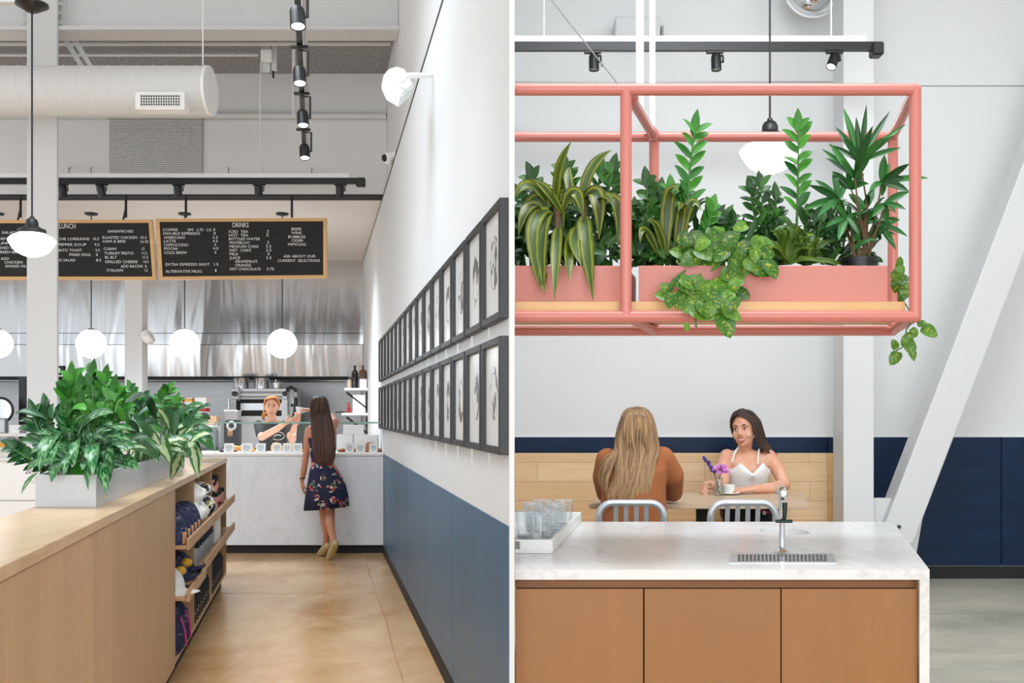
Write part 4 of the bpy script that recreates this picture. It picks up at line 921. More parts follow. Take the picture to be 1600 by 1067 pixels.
for rw in range(2):
    z0, z1_ = FR_H[rw]; proto = None
    for i in range(16):
        y = 4.235 + 0.467 * (i - 1); ya = y + 0.035; yb_ = y + 0.467
        lab = 'black framed sketch in the %s row on the gallery wall, %s along from the viewer' % (rown[rw], cnt[i])
        if proto is None:
            ya = max(ya, 3.815); x1 = XW - 0.0005; x0 = XW - 0.034; fw = 0.028; y00 = ya
            proto = T('picture_frame', lab, 'picture frame', LP(XW, (ya + yb_) / 2, z0), 'framed sketches in the %s row' % rown[rw])
            mb = MB(); mb.box(x0, x1, ya, ya + fw, z0, z1_, KL, 0.002).box(x0, x1, yb_ - fw, yb_, z0, z1_, KL, 0.002).box(x0, x1, ya + fw, yb_ - fw, z0, z0 + fw, KL, 0.002).box(x0, x1, ya + fw, yb_ - fw, z1_ - fw, z1_, KL, 0.002); mb.build('frame', M['frame_black'], proto)
            mb = MB(); mb.box(XW - 0.018, XW - 0.012, ya + fw, yb_ - fw, z0 + fw, z1_ - fw, KL); mb.build('print', M['sketch'], proto)
        else: dup(proto, (KL * (ya - y00), ya - y00, 0), lab, 'framed sketches in the %s row' % rown[rw])
# ================================================================= SEATING SIDE: SHELL
YW = 8.45
S(MB().prism([(wx(804.3, 3.86), 3.86), (5.6, 3.86), (5.6, YW), (wx(804.0, YW), YW)], 0.001, FR).build('floor_seating', M['floor_grey']), 'grey stained concrete floor')
S(MB().box(wx(1452, 6.7), 5.6, 6.93, 6.938, FR, FR + 0.001).build('trim_7', M['grey_plastic']), 'sawn joint in the grey concrete floor')
S(MB().box(wx(803.4, YW), 5.6, YW, YW + 0.2, 0, 5.62).build('wall_back', M['white_wall']), 'white wall behind the two seated women')
S(MB().box(5.6, 5.8, -2.6, YW + 0.2, 0, 5.8).build('wall_right', M['white_wall']))
zb0, zb1, zb2 = zy(905, YW - 0.02), zy(885, YW - 0.02), zy(683, YW - 0.02)
wn = MB(); wn.box(wx(804, YW), 5.58, YW - 0.005, YW - 0.0005, zb1 + 0.007, zb2 - 0.001); seams = [803.6, 1292, 1563, 1834]
for a, b in zip(seams, seams[1:]): wn.box(wx(a, YW) + 0.004, min(wx(b, YW), 5.59) - 0.004, YW - 0.018, YW - 0.001, zb1 + 0.006, zb2, 0, 0.002)
S(wn.build('wall_wainscot', M['navy_dark']), 'dark navy wainscot along the back wall')
S(MB().box(wx(803.6, YW), 5.59, YW - 0.012, YW - 0.001, FR, zb1).build('baseboard_back', M['black_matte']))
S(MB().box(wx(803.6, YW), 5.59, YW - 0.02, YW - 0.001, zb2 + 0.0005, zb2 + 0.006).build('trim_8', M['white']))
S(MB().box(wx(803.6, YW), wx(1320, YW), YW - 0.003, YW - 0.0005, zy(129, YW), zy(127.3, YW)).build('trim_9', M['grey_metal']), 'thin joint line on the back wall')
S(MB().box(wx(1400, YW), 5.59, YW - 0.003, YW - 0.0005, zy(135, YW), zy(133.8, YW)).build('trim_10', M['grey_plastic']), 'thin joint line on the right part of the back wall')
# column and slanted brace
YK = 7.75
c = MB(); a = wx(1318, YK); b = wx(1365, YK)
c.box(a, b, YK, YK + 0.02, FR, 5.62).box(a, b, YK + 0.25, YK + 0.27, FR, 5.62).box((a + b) / 2 - 0.012, (a + b) / 2 + 0.012, YK + 0.02, YK + 0.25, FR, 5.62)
c.box(a, a + 0.01, YK + 0.02, YK + 0.25, FR, 5.62)
S(c.build('column_seating', M['white_steel']), 'white steel column right of the bench')
def barq(mb, p0, p1, w, d, Y):
    # slanted square bar: p0, p1 photo positions of its left edge, w its horizontal width in pixels
    q = [at(p0[0], p0[1], Y), at(p0[0] + w, p0[1], Y), at(p0[0] + w, p0[1], Y + d), at(p0[0], p0[1], Y + d)]
    r = [at(p1[0], p1[1], Y), at(p1[0] + w, p1[1], Y), at(p1[0] + w, p1[1], Y + d), at(p1[0], p1[1], Y + d)]
    for L_ in (q, r):
        for k in (2, 3): L_[k] = Vector((L_[k - 1 if k == 2 else 0].x, Y + d, L_[0].z))
    mb.hexa(q + r, 0.012, 0, 2)
c = MB(); barq(c, (1371, 850), (1750, -140), 56, 0.22, YK + 0.02)
c = tag(c.build('brace', M['white_steel']), 'white slanted square brace rising to the right', 'brace')
c['kind'] = 'structure'
g = MB(); g.prism([(0, 0), (1, 0), (1, 1), (0, 1)], 0, 1) if False else None
def plate_px(mb, pts, Y, d):
    a = [mb.bm.verts.new(at(x, y, Y)) for x, y in pts]; b = [mb.bm.verts.new(v.co + Vector((0, d, 0))) for v in a]; n = len(pts)
    mb.face(a); mb.face(b[::-1])
    for i in range(n): mb.face([a[i], a[(i + 1) % n], b[(i + 1) % n], b[i]])
g = MB(); plate_px(g, [(1363, 778), (1394, 778), (1372, 860), (1363, 860)], YK + 0.1, 0.03)
plate_px(g, [(1444, 795), (1430, 875), (1400, 875), (1420, 845)], YK + 0.12, 0.03)
S(g.build('trim_gusset', M['white_steel']), 'white gusset plates at the foot of the brace')
g = MB(); g.cyl(at(1405, 823, YK + 0.004), at(1405, 823, YK + 0.03), 0.014); S(g.build('trim_bolt', M['black']))
# ================================================================= BENCH, TABLE, CHAIRS
YBn = 8.28
d = T('bench', 'long pale plank bench along the back wall', 'bench', at(1060, 850, YBn))
zbt = zy(708, YBn); xa, xb = wx(804.2, YBn), wx(1293, YBn)
mb = MB(); mb.box(xa, xb, YBn, YBn + 0.06, FR + 0.42, zbt, 0, 0.003); mb.build('backrest', M['bench_wood'], d)
mb = MB(); mb.box(xb + 0.001, wx(1315, YBn), YBn - 0.002, YBn + 0.06, FR, zbt, 0, 0.003); mb.build('end_panel', M['oak_frame'], d)
mb = MB(); mb.box(xa, 2.30, YBn - 0.46, YBn - 0.001, FR + 0.38, FR + 0.42, 0, 0.006); mb.build('seat', M['bench_wood'], d)
mb = MB(); mb.box(xa, 2.28, YBn - 0.38, YBn - 0.06, FR, FR + 0.379); mb.build('base', M['bench_wood'], d)
YT0, YT1 = 6.75, 7.75; zt_ = zy(787, YT0)
def rxp(px, Y0, Y): return wx(px, Y0) + KR * (Y - Y0)
d = T('cafe_table', 'pale wood cafe table between the two women', 'table', (wx(1090, 7.2), 7.2, FR))
p = [(wx(920, YT0), YT0), (wx(1262, YT0), YT0), (rxp(1262, YT0, YT1), YT1), (rxp(920, YT0, YT1), YT1)]
mb = MB(); mb.prism(p, zt_ - 0.034, zt_, 0.003); mb.build('tabletop', M['table_wood'], d)
for x in (980, 1215):
    mb = MB(); q = (wx(x, 7.2), 7.2); mb.box(q[0] - 0.035, q[0] + 0.035, q[1] - 0.035, q[1] + 0.035, FR + 0.02, zt_ - 0.0345); mb.build('post', M['black_matte'], d)
    mb = MB(); mb.box(q[0] - 0.3, q[0] + 0.3, q[1] - 0.035, q[1] + 0.035, FR + 0.001, FR + 0.02).box(q[0] - 0.035, q[0] + 0.035, q[1] - 0.3, q[1] + 0.3, FR + 0.001, FR + 0.0199); mb.build('base', M['black_matte'], d)
mb = MB(); mb.box(wx(1088, 7.3), wx(1106, 7.3), 7.28, 7.32, FR + 0.02, zt_ - 0.035); mb.build('leg_panel', M['black_matte'], d)
YCh = 6.2
def navy_chair(px, label):
    x = wx(px, YCh); w = 56.5 * YCh / F; s = YCh / F
    d = T('metal_chair', label, 'chair', (x, YCh + 0.2, FR), 'aluminium chairs at the cafe table')
    zt = zy(785.5, YCh); zs_ = FR + 0.45; r = 0.021
    def ring(ww, zz): return Vector((x + ww, YCh, zz))
    pts = []
    R0 = 0.085; ww = w - r
    pts.append(Vector((x - ww, YCh + 0.06, zs_ - 0.02)))
    for i in range(7):
        t = math.pi - math.pi / 2 * i / 6; pts.append(Vector((x - ww + R0 + R0 * math.cos(t), YCh, zt - R0 + R0 * math.sin(t))))
    for i in range(7):
        t = math.pi / 2 - math.pi / 2 * i / 6; pts.append(Vector((x + ww - R0 + R0 * math.cos(t), YCh, zt - R0 + R0 * math.sin(t))))
    pts.append(Vector((x + ww, YCh + 0.06, zs_ - 0.02)))
    mb = MB(); mb.tube(pts, r, 12, True, False, 1.0, (0, 1, 0)); mb.build('back_frame', M['aluminium'], d, True)
    for dx in (-24, -8, 8, 23.5):
        mb = MB(); X = x + dx * s; mb.hexa([(X - 0.014, YCh + 0.05, zs_), (X + 0.014, YCh + 0.05, zs_), (X + 0.014, YCh + 0.06, zs_), (X - 0.014, YCh + 0.06, zs_), (X - 0.014, YCh - 0.004, zt - 0.015), (X + 0.014, YCh - 0.004, zt - 0.015), (X + 0.014, YCh + 0.006, zt - 0.015), (X - 0.014, YCh + 0.006, zt - 0.015)], 0.002); mb.build('slat', M['aluminium'], d)
    mb = MB(); mb.box(x - w, x + w, YCh + 0.03, YCh + 0.45, zs_ - 0.025, zs_, 0, 0.012, None, 0, 3); mb.build('seat', M['aluminium'], d, True)
    for sx in (-1, 1):
        mb = MB(); mb.tube([(x + sx * (w - 0.03), YCh + 0.06, zs_ - 0.026), (x + sx * (w - 0.01), YCh - 0.05, FR + 0.012)], 0.017, 10); mb.build('leg', M['aluminium'], d, True)
        mb = MB(); mb.tube([(x + sx * (w - 0.03), YCh + 0.42, zs_ - 0.026), (x + sx * (w - 0.02), YCh + 0.44, FR + 0.012)], 0.017, 10); mb.build('leg', M['aluminium'], d, True)
    mb = MB(); mb.tube([(x - w + 0.02, YCh + 0.0, FR + 0.2), (x + w - 0.02, YCh + 0.0, FR + 0.2)], 0.011, 8); mb.build('stretcher', M['aluminium'], d, True)
    return d
navy_chair(986.5, 'aluminium slat back chair under the woman in the rust sweater')
navy_chair(1161, 'empty aluminium slat back chair behind the water tap')
# ================================================================= MARBLE ISLAND
YI0, YI1, ZI = 3.9, 5.65, 0.88
xL0, xL1 = wx(804.6, YI0), wx(804.2, YI1); xR0, xR1 = wx(1452.5, YI0), wx(1395, YI1)
d = T('island_worktop', 'white marble island worktop with waterfall end', 'worktop', (wx(1130, 4.6), 4.6, 0))
hc = at(1226, 830, 5.19); hx, hy, rx, ry = hc.x, 5.19, 37 * 5.19 / F, 0.17
mb = MB(); N = 40
outer = [mb.bm.verts.new((x, y, ZI)) for x, y in ((xL0, YI0), (xR0, YI0), (xR1, YI1), (xL1, YI1))]
inner = [mb.bm.verts.new((hx + rx * math.cos(2 * math.pi * i / N), hy + ry * math.sin(2 * math.pi * i / N), ZI)) for i in range(N)]
es = [mb.bm.edges.new((outer[i], outer[(i + 1) % 4])) for i in range(4)] + [mb.bm.edges.new((inner[i], inner[(i + 1) % N])) for i in range(N)]
bmesh.ops.triangle_fill(mb.bm, use_beauty=True, edges=es)
lo = [mb.bm.verts.new(v.co - Vector((0, 0, 0.038))) for v in outer]; li = [mb.bm.verts.new(v.co - Vector((0, 0, 0.25))) for v in inner]
for i in range(4): mb.face([outer[i], outer[(i + 1) % 4], lo[(i + 1) % 4], lo[i]])
for i in range(N): mb.face([inner[i], inner[(i + 1) % N], li[(i + 1) % N], li[i]])
mb.face(li)
mb.build('top', M['marble'], d)
mb = MB(); wf = 15.5 * YI0 / F
mb.prism([(xR0 - wf, YI0 + 0.001), (xR0, YI0 + 0.001), (xR1, YI1 - 0.001), (xR1 - wf, YI1 - 0.001)], FR + 0.001, ZI - 0.0385); mb.build('waterfall_panel', M['marble'], d)
for i, (a, b) in enumerate(((804.8, 1006), (1006, 1220.5), (1220.5, 1436))):
    lab = ('left of three maple cabinets under the island, cut by the photo edge', 'middle of three maple cabinets under the marble island', 'right of three maple cabinets under the island, beside the waterfall end')[i]
    d = T('island_cabinet', lab, 'cabinet', at((a + b) / 2, 1150, YI0 + 0.05), 'maple cabinets under the island')
    xa, xb = wx(a, YI0 + 0.03), wx(b, YI0 + 0.03)
    if i == 2: xb -= 0.003
    mb = MB(); mb.box(xa + 0.004, xb - 0.004, YI0 + 0.052, YI0 + 0.6, FR + 0.1, 0.82); mb.build('body', M['black_matte'], d)
    mb = MB(); mb.box(xa + 0.0025, xb - 0.0025, YI0 + 0.03, YI0 + 0.051, FR + 0.1, zy(920, YI0 + 0.03), 0, 0.0015); mb.build('door', M['maple_door'], d)
    mb = MB(); mb.box(xa, xb, YI0 + 0.045, YI0 + 0.06, zy(918, YI0 + 0.045), 0.8405); mb.build('rail', M['maple_rail'], d)
    mb = MB(); mb.box(xa, xb, YI0 + 0.1, YI0 + 0.55, FR + 0.001, FR + 0.099); mb.build('toe_kick', M['black_matte'], d)
def zi(y): return (H - ZI) * F / (y - PY)
# drip tray, tap
d = T('drip_tray', 'perforated steel drip tray set in the marble island', 'drip tray', at(1222, 880, 4.2))
y0, y1 = zi(880), zi(865.5)
mb = MB(); p = [(wx(1139, y0), y0), (wx(1306, y0), y0), (wx(1303, y1), y1), (wx(1142, y1), y1)]; mb.prism(p, ZI + 0.0005, ZI + 0.003); mb.build('plate', M['steel'], d)
mb = MB()
for i in range(23):
    for j in range(5):
        yy = y0 + (y1 - y0) * (0.2 + 0.15 * j); px = 1155 + i * 6.1; X = wx(px, yy)
        mb.box(X - 0.0045, X + 0.0045, yy - 0.013, yy + 0.013, ZI + 0.0031, ZI + 0.0036)
mb.build('perforation', M['black_matte'], d)
yt_ = 4.38; p = at(1222, 863, yt_); X = p.x; s = yt_ / F
d = T('water_tap', 'chrome water tap with dark green lever on the island', 'tap', (X, yt_, ZI))
mb = MB(); mb.lathe([(0, 0), (11 * s, 0), (11.5 * s, 0.006), (8 * s, 0.014), (5 * s, 0.02), (0, 0.02)], (X, yt_, ZI + 0.0005), 28); mb.build('base', M['chrome'], d, True)
mb = MB(); mb.lathe([(0, 0.02), (5 * s, 0.02), (4.6 * s, 0.1), (4.6 * s, 0.16), (5.6 * s, 0.19), (5.6 * s, 0.21), (0, 0.21)], (X, yt_, ZI + 0.001), 24); mb.build('pillar', M['chrome'], d, True)
mb = MB(); cz = zy(771, yt_); mb.ell((X - 1 * s, yt_ - 0.005, cz), (8.5 * s, 0.03, 12.5 * s), None, 24, 14); mb.cyl((X, yt_, ZI + 0.2), (X, yt_, cz - 0.02), 5 * s); mb.cyl((X - s, yt_ - 0.035, cz + 0.004), (X - s, yt_ - 0.045, cz + 0.004), 4 * s); mb.build('spout', M['chrome'], d, True)
mb = MB(); mb.tube([(X + 1 * s, yt_ - 0.034, zy(784, yt_)), (X + 1 * s, yt_ - 0.036, zy(800, yt_)), (X + 1 * s, yt_ - 0.03, zy(813, yt_))], [4.6 * s, 3.6 * s, 2.6 * s], 10); lv = mb.build('lever', M['dark_green'], d, True)
mb = MB(); mb.tube([(X - 13 * s, yt_ - 0.032, zy(813, yt_)), (X + 13 * s, yt_ - 0.032, zy(813, yt_))], 2.6 * s, 10); mb.build('crossbar', M['dark_green'], lv, True)
# tray with tumblers
d = T('glass_tray', 'white tray of tumblers on the marble island', 'tray', at(830, 865, 4.6))
ta, tb_ = zi(865), 5.58; th = 0.06; xl0, xl1 = wx(804.6, ta), wx(804.3, tb_); xr0, xr1 = wx(863, ta), wx(908, tb_); t = 0.012
def quadbox(mb, pts, z0, z1, fl=0.0):
    mb.hexa([(x, y, z0) for x, y in pts] + [(x, y, z1) for x, y in pts], 0.002)
mb = MB(); quadbox(mb, [(xl0, ta), (xr0, ta), (xr1, tb_), (xl1, tb_)], ZI + 0.001, ZI + 0.012)
quadbox(mb, [(xl0, ta), (xr0, ta), (xr0 + KR * t, ta + t), (xl0, ta + t)], ZI + 0.0121, ZI + th)
quadbox(mb, [(xl1, tb_ - t), (xr1, tb_ - t), (xr1, tb_), (xl1, tb_)], ZI + 0.0121, ZI + th)
quadbox(mb, [(xr0 - t, ta + t), (xr0 + 0.004, ta + t), (xr1, tb_ - t), (xr1 - t, tb_ - t)], ZI + 0.0121, ZI + th)
mb.build('body', M['white'], d)
mb = MB()
for k in range(4):
    zz = ZI + 0.047 - k * 0.0085; mb.tube([(wx(805.2, ta), ta - 0.0015, zz), (wx(808, ta), ta - 0.0015, zz + 0.005), (wx(810, ta), ta - 0.0015, zz - 0.001), (wx(812.5, ta), ta - 0.0015, zz + 0.003)], 0.0022, 6)
mb.build('emblem', M['black'], d)
M['tumbler_glass'] = glassy('tumbler_glass', (250, 252, 253), 0.10); simple('glass_rim', (206, 212, 216), 0.1)
zg = ZI + 0.013; gp = None
rown2 = ('front', 'second', 'third', 'fourth', 'fifth', 'sixth', 'seventh')
for j in range(7):
    for i in range(3):
        Y = 4.5 + j * 0.142; k = (Y - ta) / (tb_ - ta); xr = xr0 + (xr1 - xr0) * k - 0.068; x = xr - i * 0.112 - (0.03 if j % 2 else 0)
        if (x - 0.05) < wx(804.5, Y): continue
        lab = 'clear fluted tumbler in the white tray, %s row from the front, %s column' % (rown2[j], ('right', 'middle', 'left')[i])
        if gp is None:
            gp = tag(None or bpy.data.objects.new('x', None), '', ''); bpy.data.objects.remove(gp)
            mb = MB(); n = 32
            def ringv(r, z, fl): return [mb.bm.verts.new((r * (1 + fl * math.cos(8 * 2 * math.pi * q / n)) * math.cos(2 * math.pi * q / n), r * (1 + fl * math.cos(8 * 2 * math.pi * q / n)) * math.sin(2 * math.pi * q / n), z)) for q in range(n)]
            prof = [(0.036, 0.0, 0.0), (0.040, 0.004, .04), (0.043, 0.05, .04), (0.046, 0.100, .035), (0.047, 0.108, 0), (0.0475, 0.13, 0)]
            rings = [ringv(*q) for q in prof]
            for A, B in zip(rings, rings[1:]):
                for q in range(n): mb.face([A[q], A[(q + 1) % n], B[(q + 1) % n], B[q]])
            mb.face(rings[0][::-1])
            for v in mb.bm.verts: v.co += Vector((x, Y, zg))
            gp = tag(mb.build('tumbler_glass', M['tumbler_glass'], None, True), lab, 'glass', 'tumblers in the white tray'); g0p = (x, Y)
            mb = MB(); mb.tube([(x + 0.0475 * math.cos(2 * math.pi * q / 28), Y + 0.0475 * math.sin(2 * math.pi * q / 28), zg + 0.13) for q in range(28)], 0.0014, 6, closed=True); mb.build('rim', M['glass_rim'], gp, True)
            mb = MB(); mb.lathe([(0, 0.004), (0.034, 0.004), (0.036, 0.016), (0, 0.014)], (x, Y, zg), 24); mb.build('base', M['glass_rim'], gp, True)
        else: dup(gp, (x - g0p[0], Y - g0p[1], 0), lab)
# ================================================================= VASE, CUP ON THE TABLE
yv = 7.42; p = at(1123, 772, yv); zv = zt_ + 0.001; s = yv / F
d = T('flower_vase', 'small glass vase holding flowers on the cafe table', 'vase', (p.x, yv, zv))
mb = MB(); mb.lathe([(0, 0), (8 * s, 0), (8.5 * s, 0.03), (8 * s, 0.06), (6 * s, 0.09), (6.5 * s, 0.135), (6 * s, 0.135), (5.5 * s, 0.09), (7.4 * s, 0.06), (7.8 * s, 0.03), (7 * s, 0.008), (0, 0.008)], (p.x, yv, zv), 24); mb.build('glass', M['clear_glass'], d, True)
simple('stem_green', (60, 110, 50), 0.5); simple('flower_pink', (222, 150, 212), 0.6); simple('lavender', (84, 58, 130), 0.7)
fl = T('pink_flower', 'pink flower in the small glass vase', 'flower', (p.x, yv, zv + 0.01))
q = at(1127, 735, yv - 0.03)
mb = MB(); mb.tube([(p.x + 0.008, yv, zv + 0.012), (p.x - 0.004, yv - 0.005, zv + 0.09), q], 0.004, 6); mb.build('stem', M['stem_green'], fl)
mb = MB()
for k in range(60):
    a = R.random() * 6.28; e = R.uniform(-0.7, 1.3); dr = Vector((math.cos(a) * math.cos(e), math.sin(a) * math.cos(e) * 0.8, math.sin(e) * 0.75)); L_ = 15 * s * R.uniform(0.8, 1.05)
    mb.leaf(q + dr * 0.004, q + dr * L_ * 0.6 + Vector((0, 0, 0.008)), q + dr * L_, 0.026, (R.uniform(-.3, .3), -0.8, 0.7), 'paddle', 0.2, 4)
mb.build('blossom', M['flower_pink'], fl, norm=False)
fl = T('lavender_sprig', 'purple lavender sprig leaning left out of the vase', 'flower', (p.x, yv, zv + 0.01))
a = Vector((p.x + 0.005, yv - 0.01, zv + 0.012)); b = at(1117, 742, yv - 0.01); c_ = at(1101, 714, yv - 0.02)
mb = MB(); mb.tube([a, b, c_], 0.003, 6); mb.build('stem', M['stem_green'], fl)
mb = MB()
for k in range(26):
    t = k / 25.0; u = b.lerp(c_, 0.1 + 0.9 * t); mb.ell(u + Vector((R.uniform(-1, 1), R.uniform(-1, 1), R.uniform(-1, 1))) * 0.009, (0.009, 0.009, 0.012), None, 8, 6)
mb.build('blossom', M['lavender'], fl, True)
yc = 7.52; p = at(1139, 769, yc)
d = tag(MB().lathe([(0, 0), (0.045, 0), (0.08, 0.012), (0.078, 0.015), (0.04, 0.005), (0, 0.005)], (p.x, yc, zv), 28).build('saucer', M['white_ceramic'], None, True), 'white saucer under the coffee cup on the cafe table', 'saucer')
d = T('coffee_cup', 'white coffee cup before the woman in the white top', 'cup', (p.x, yc, zv + 0.006))
mb = MB(); mb.lathe([(0, 0), (0.026, 0), (0.03, 0.006), (0.044, 0.03), (0.047, 0.066), (0.043, 0.066), (0.04, 0.03), (0.024, 0.008), (0, 0.008)], (p.x, yc, zv + 0.006), 28); mb.build('body', M['white_ceramic'], d, True)
mb = MB(); mb.tube([Vector((p.x - 0.042, yc, zv + 0.055)), Vector((p.x - 0.064, yc, zv + 0.052)), Vector((p.x - 0.066, yc, zv + 0.032)), Vector((p.x - 0.042, yc, zv + 0.025))], 0.005, 8); mb.build('handle', M['white_ceramic'], d, True)
# ================================================================= HANGING PINK FRAME
YP0, YP1 = 4.0, 4.68; rt = 9.2 * YP0 / F; zT, zB = zy(140, YP0), zy(494.5, YP0)
XR0, XR1, XM0, XM1 = wx(1430, YP0), wx(1395, YP1), wx(978, YP0), wx(1022, YP1); XL0, XL1 = wx(804.4, YP0), wx(804.2, YP1)
d = T('plant_frame', 'pink tubular hanging frame holding planters over the island', 'hanging shelf', ((XL0 + XR0) / 2, YP0, zB))
def tb2(name, a, b, r=rt): MB().tube([a, b], r, 20).build(name, M['pink'], d, True)
tb2('rail', (XL0, YP0, zT), (XR0, YP0, zT)); tb2('rail', (XL0, YP0, zB), (XR0, YP0, zB)); tb2('rail', (XL1, YP1, zT), (XR1, YP1, zT)); tb2('rail', (XL1, YP1, zB), (XR1, YP1, zB))
for (xa, xb) in ((XM0, XM1), (XR0, XR1)):
    tb2('post', (xa, YP0, zB), (xa, YP0, zT)); tb2('post', (xb, YP1, zB), (xb, YP1, zT))
    tb2('crossbar', (xa, YP0, zT), (xb, YP1, zT), rt * 0.9); tb2('crossbar', (xa, YP0, zB), (xb, YP1, zB), rt * 0.9)
for (x, y, z) in ((XR0, YP0, zT), (XR0, YP0, zB), (XR1, YP1, zT), (XR1, YP1, zB)):
    MB().ell((x, y, z), rt * 1.02).build('corner', M['pink'], d, True)
for (x, y, z, t) in ((XM1, YP1, zT, 0), (XM0, YP0, zT, 1)):
    mb = MB(); a = Vector((XM0, YP0, zT)); b = Vector((XM1, YP1, zT)); u = (b - a).normalized()
    c0 = b - u * 0.05 if t == 0 else a + u * 0.10
    mb.tube([c0, c0 + u * 0.03], rt * 1.25, 20); mb.cyl(c0 + u * 0.015 + Vector((0, 0, rt)), c0 + u * 0.015 + Vector((0, 0, rt * 1.7)), 0.009, n=8); mb.cyl(c0 + u * 0.015 + Vector((-rt, -.01, 0)), c0 + u * 0.015 + Vector((-rt * 1.8, -.01, 0)), 0.009, n=8); mb.build('clamp', M['pink'], d, True)
ym = (YP0 + YP1) / 2
mb = MB(); mb.tube([(XM0 + (XM1 - XM0) * 0.45, YP0 + 0.30, zT), (XM0 + (XM1 - XM0) * 0.45, YP0 + 0.30, 5.62)], 6.3 * 4.3 / F, 16); mb.build('hanging_pole', M['bright_white'], d, True)
mb = MB(); mb.tube([(XM1 - 0.008, YP1, zT), (XM1 - 0.008, YP1, 5.62)], 4.8 * YP1 / F, 16); mb.build('hanging_pole', M['bright_white'], d, True)
mb = MB(); mb.tube([at(812, -62, 4.34), at(998, 172, 4.34)], 0.0028, 6).tube([at(942, 102, 4.335), at(998, 172, 4.33)], 0.0022, 6); mb.ell(at(941, 101, 4.34), 0.008, None, 8, 6); mb.build('stay_wire', M['grey_metal'], d)
zs0 = zB + rt + 0.001; zs1 = zy(472, YP0 + 0.05)
mb = MB(); mb.prism([(XL0 + 0.001, YP0 + 0.03), (XR0 - 0.028, YP0 + 0.03), (XR1 - 0.028, YP1 - 0.03), (XL1 + 0.001, YP1 - 0.03)], zs0, zs1, 0.002)
tag(mb.build('shelf_board', M['shelf_board']), 'pale wood board lying inside the pink frame', 'shelf board')
simple('pink_box', (202, 130, 119), 0.5)
def pbx(px0, px1, label):
    Y0, Y1 = YP0 + 0.10, YP0 + 0.46; zt2 = zy(415, Y0); z0 = zs1 + 0.001; a, b = wx(px0, Y0), wx(px1, Y0); k = KR; t = 0.012
    d = T('planter_box', label, 'planter', ((a + b) / 2, (Y0 + Y1) / 2, z0))
    mb = MB(); o = -k * Y0
    mb.box(a + o, b + o, Y0, Y0 + t, z0, zt2, k, 0.0015).box(a + o, b + o, Y1 - t, Y1, z0, zt2, k, 0.0015).box(a + o, a + o + t, Y0 + t, Y1 - t, z0, zt2, k).box(b + o - t, b + o, Y0 + t, Y1 - t, z0, zt2, k).box(a + o + t, b + o - t, Y0 + t, Y1 - t, z0, z0 + 0.01, k); mb.build('box', M['pink_box'], d)
    mb = MB(); mb.box(a + o + t, b + o - t, Y0 + t, Y1 - t, z0 + 0.0101, zt2 - 0.025, k); mb.build('soil', M['soil'], d)
    return zt2
zpl = pbx(804.9, 976, 'pink planter box left of the pink post')
pbx(998, 1387, 'long pink planter box right of the pink post')
# ================================================================= LIGHTS AND WALL THINGS
Yp = 6.3
schoolhouse(at(1203, 231, Yp), 47 * Yp / F, 5.62, 'schoolhouse pendant lamp behind the pink plant frame')
YT2 = 7.2
d, a, b = track(803.9, 1364, 73, YT2, 'black lighting track above the pink frame')
mb = MB(); mb.box(wx(803.9, YT2), wx(1353, YT2), YT2 - 0.01, YT2 + 0.05, zy(66.3, YT2), zy(56.5, YT2)); mb.build('channel', M['bright_white'], d)
mb = MB(); mb.pbox(1364, 1382, 64, 85, YT2 - 0.05, 0.1, 0, 0.01); mb.build('connector', M['black'], d)
for x in (850, 1300):
    mb = MB(); mb.cyl((wx(x, YT2), YT2 + 0.02, zy(57, YT2)), (wx(x, YT2), YT2 + 0.02, 5.62), 0.006); mb.build('hanger', M['white'], d)
for i, (x, y, dx) in enumerate(((928, 97, 0.02), (1119, 97, 0.02), (1302, 95, -0.42))):
    st = at(x - 2 if i < 2 else x + 2, 73, YT2) - Vector((0, 0, 0.0305)); c_ = at(x, y, YT2)
    spot_head(c_, c_ + Vector((dx, -0.08 if i < 2 else -0.35, -1)), ('black spotlight on the upper track, leftmost of three', 'black spotlight on the upper track, middle of three', 'lit black spotlight on the upper track, rightmost of three')[i], 'spotlights above the pink frame', 0.115, 0.036, i == 2, st)
d = T('wall_unit', 'grey box unit mounted high on the back wall', 'wall unit', at(996, 57, 8.3))
mb = MB(); mb.pbox(961, 1032, 25, 57, 8.22, 0.228, 0, 0.012); mb.build('housing', M['wall_grey'], d)
mb = MB(); mb.pbox(1033.5, 1037, 39, 56, 8.3, 0.1, 0, 0.004); mb.build('bracket', M['grey_metal'], d)
d = T('convex_mirror', 'round convex mirror at the top of the picture', 'mirror', at(1270, 27, 8.2))
c0 = at(1270, -17, 8.15); r0 = 43.5 * 8.15 / F; Q = Matrix.Rotation(math.pi / 2, 3, 'X')
mb = MB(); prof = [(r0 * math.sin(t), 0.16 * math.cos(t) - 0.0) for t in [math.pi / 2 * k / 12 for k in range(13)]]; prof[0] = (0, 0.16); prof.append((0, 0)); mb.lathe(prof, c0, 40, Q); mb.build('mirror', M['chrome'], d, True)
mb = MB(); mb.tube([c0 + Vector((r0 * math.cos(t), 0, r0 * math.sin(t))) for t in [2 * math.pi * k / 40 for k in range(40)]], 0.01, 8, closed=True); mb.build('rim', M['white'], d, True)
mb = MB(); mb.cyl(c0, c0 + Vector((0, 0.3, 0)), 0.02); mb.build('arm', M['white'], d)
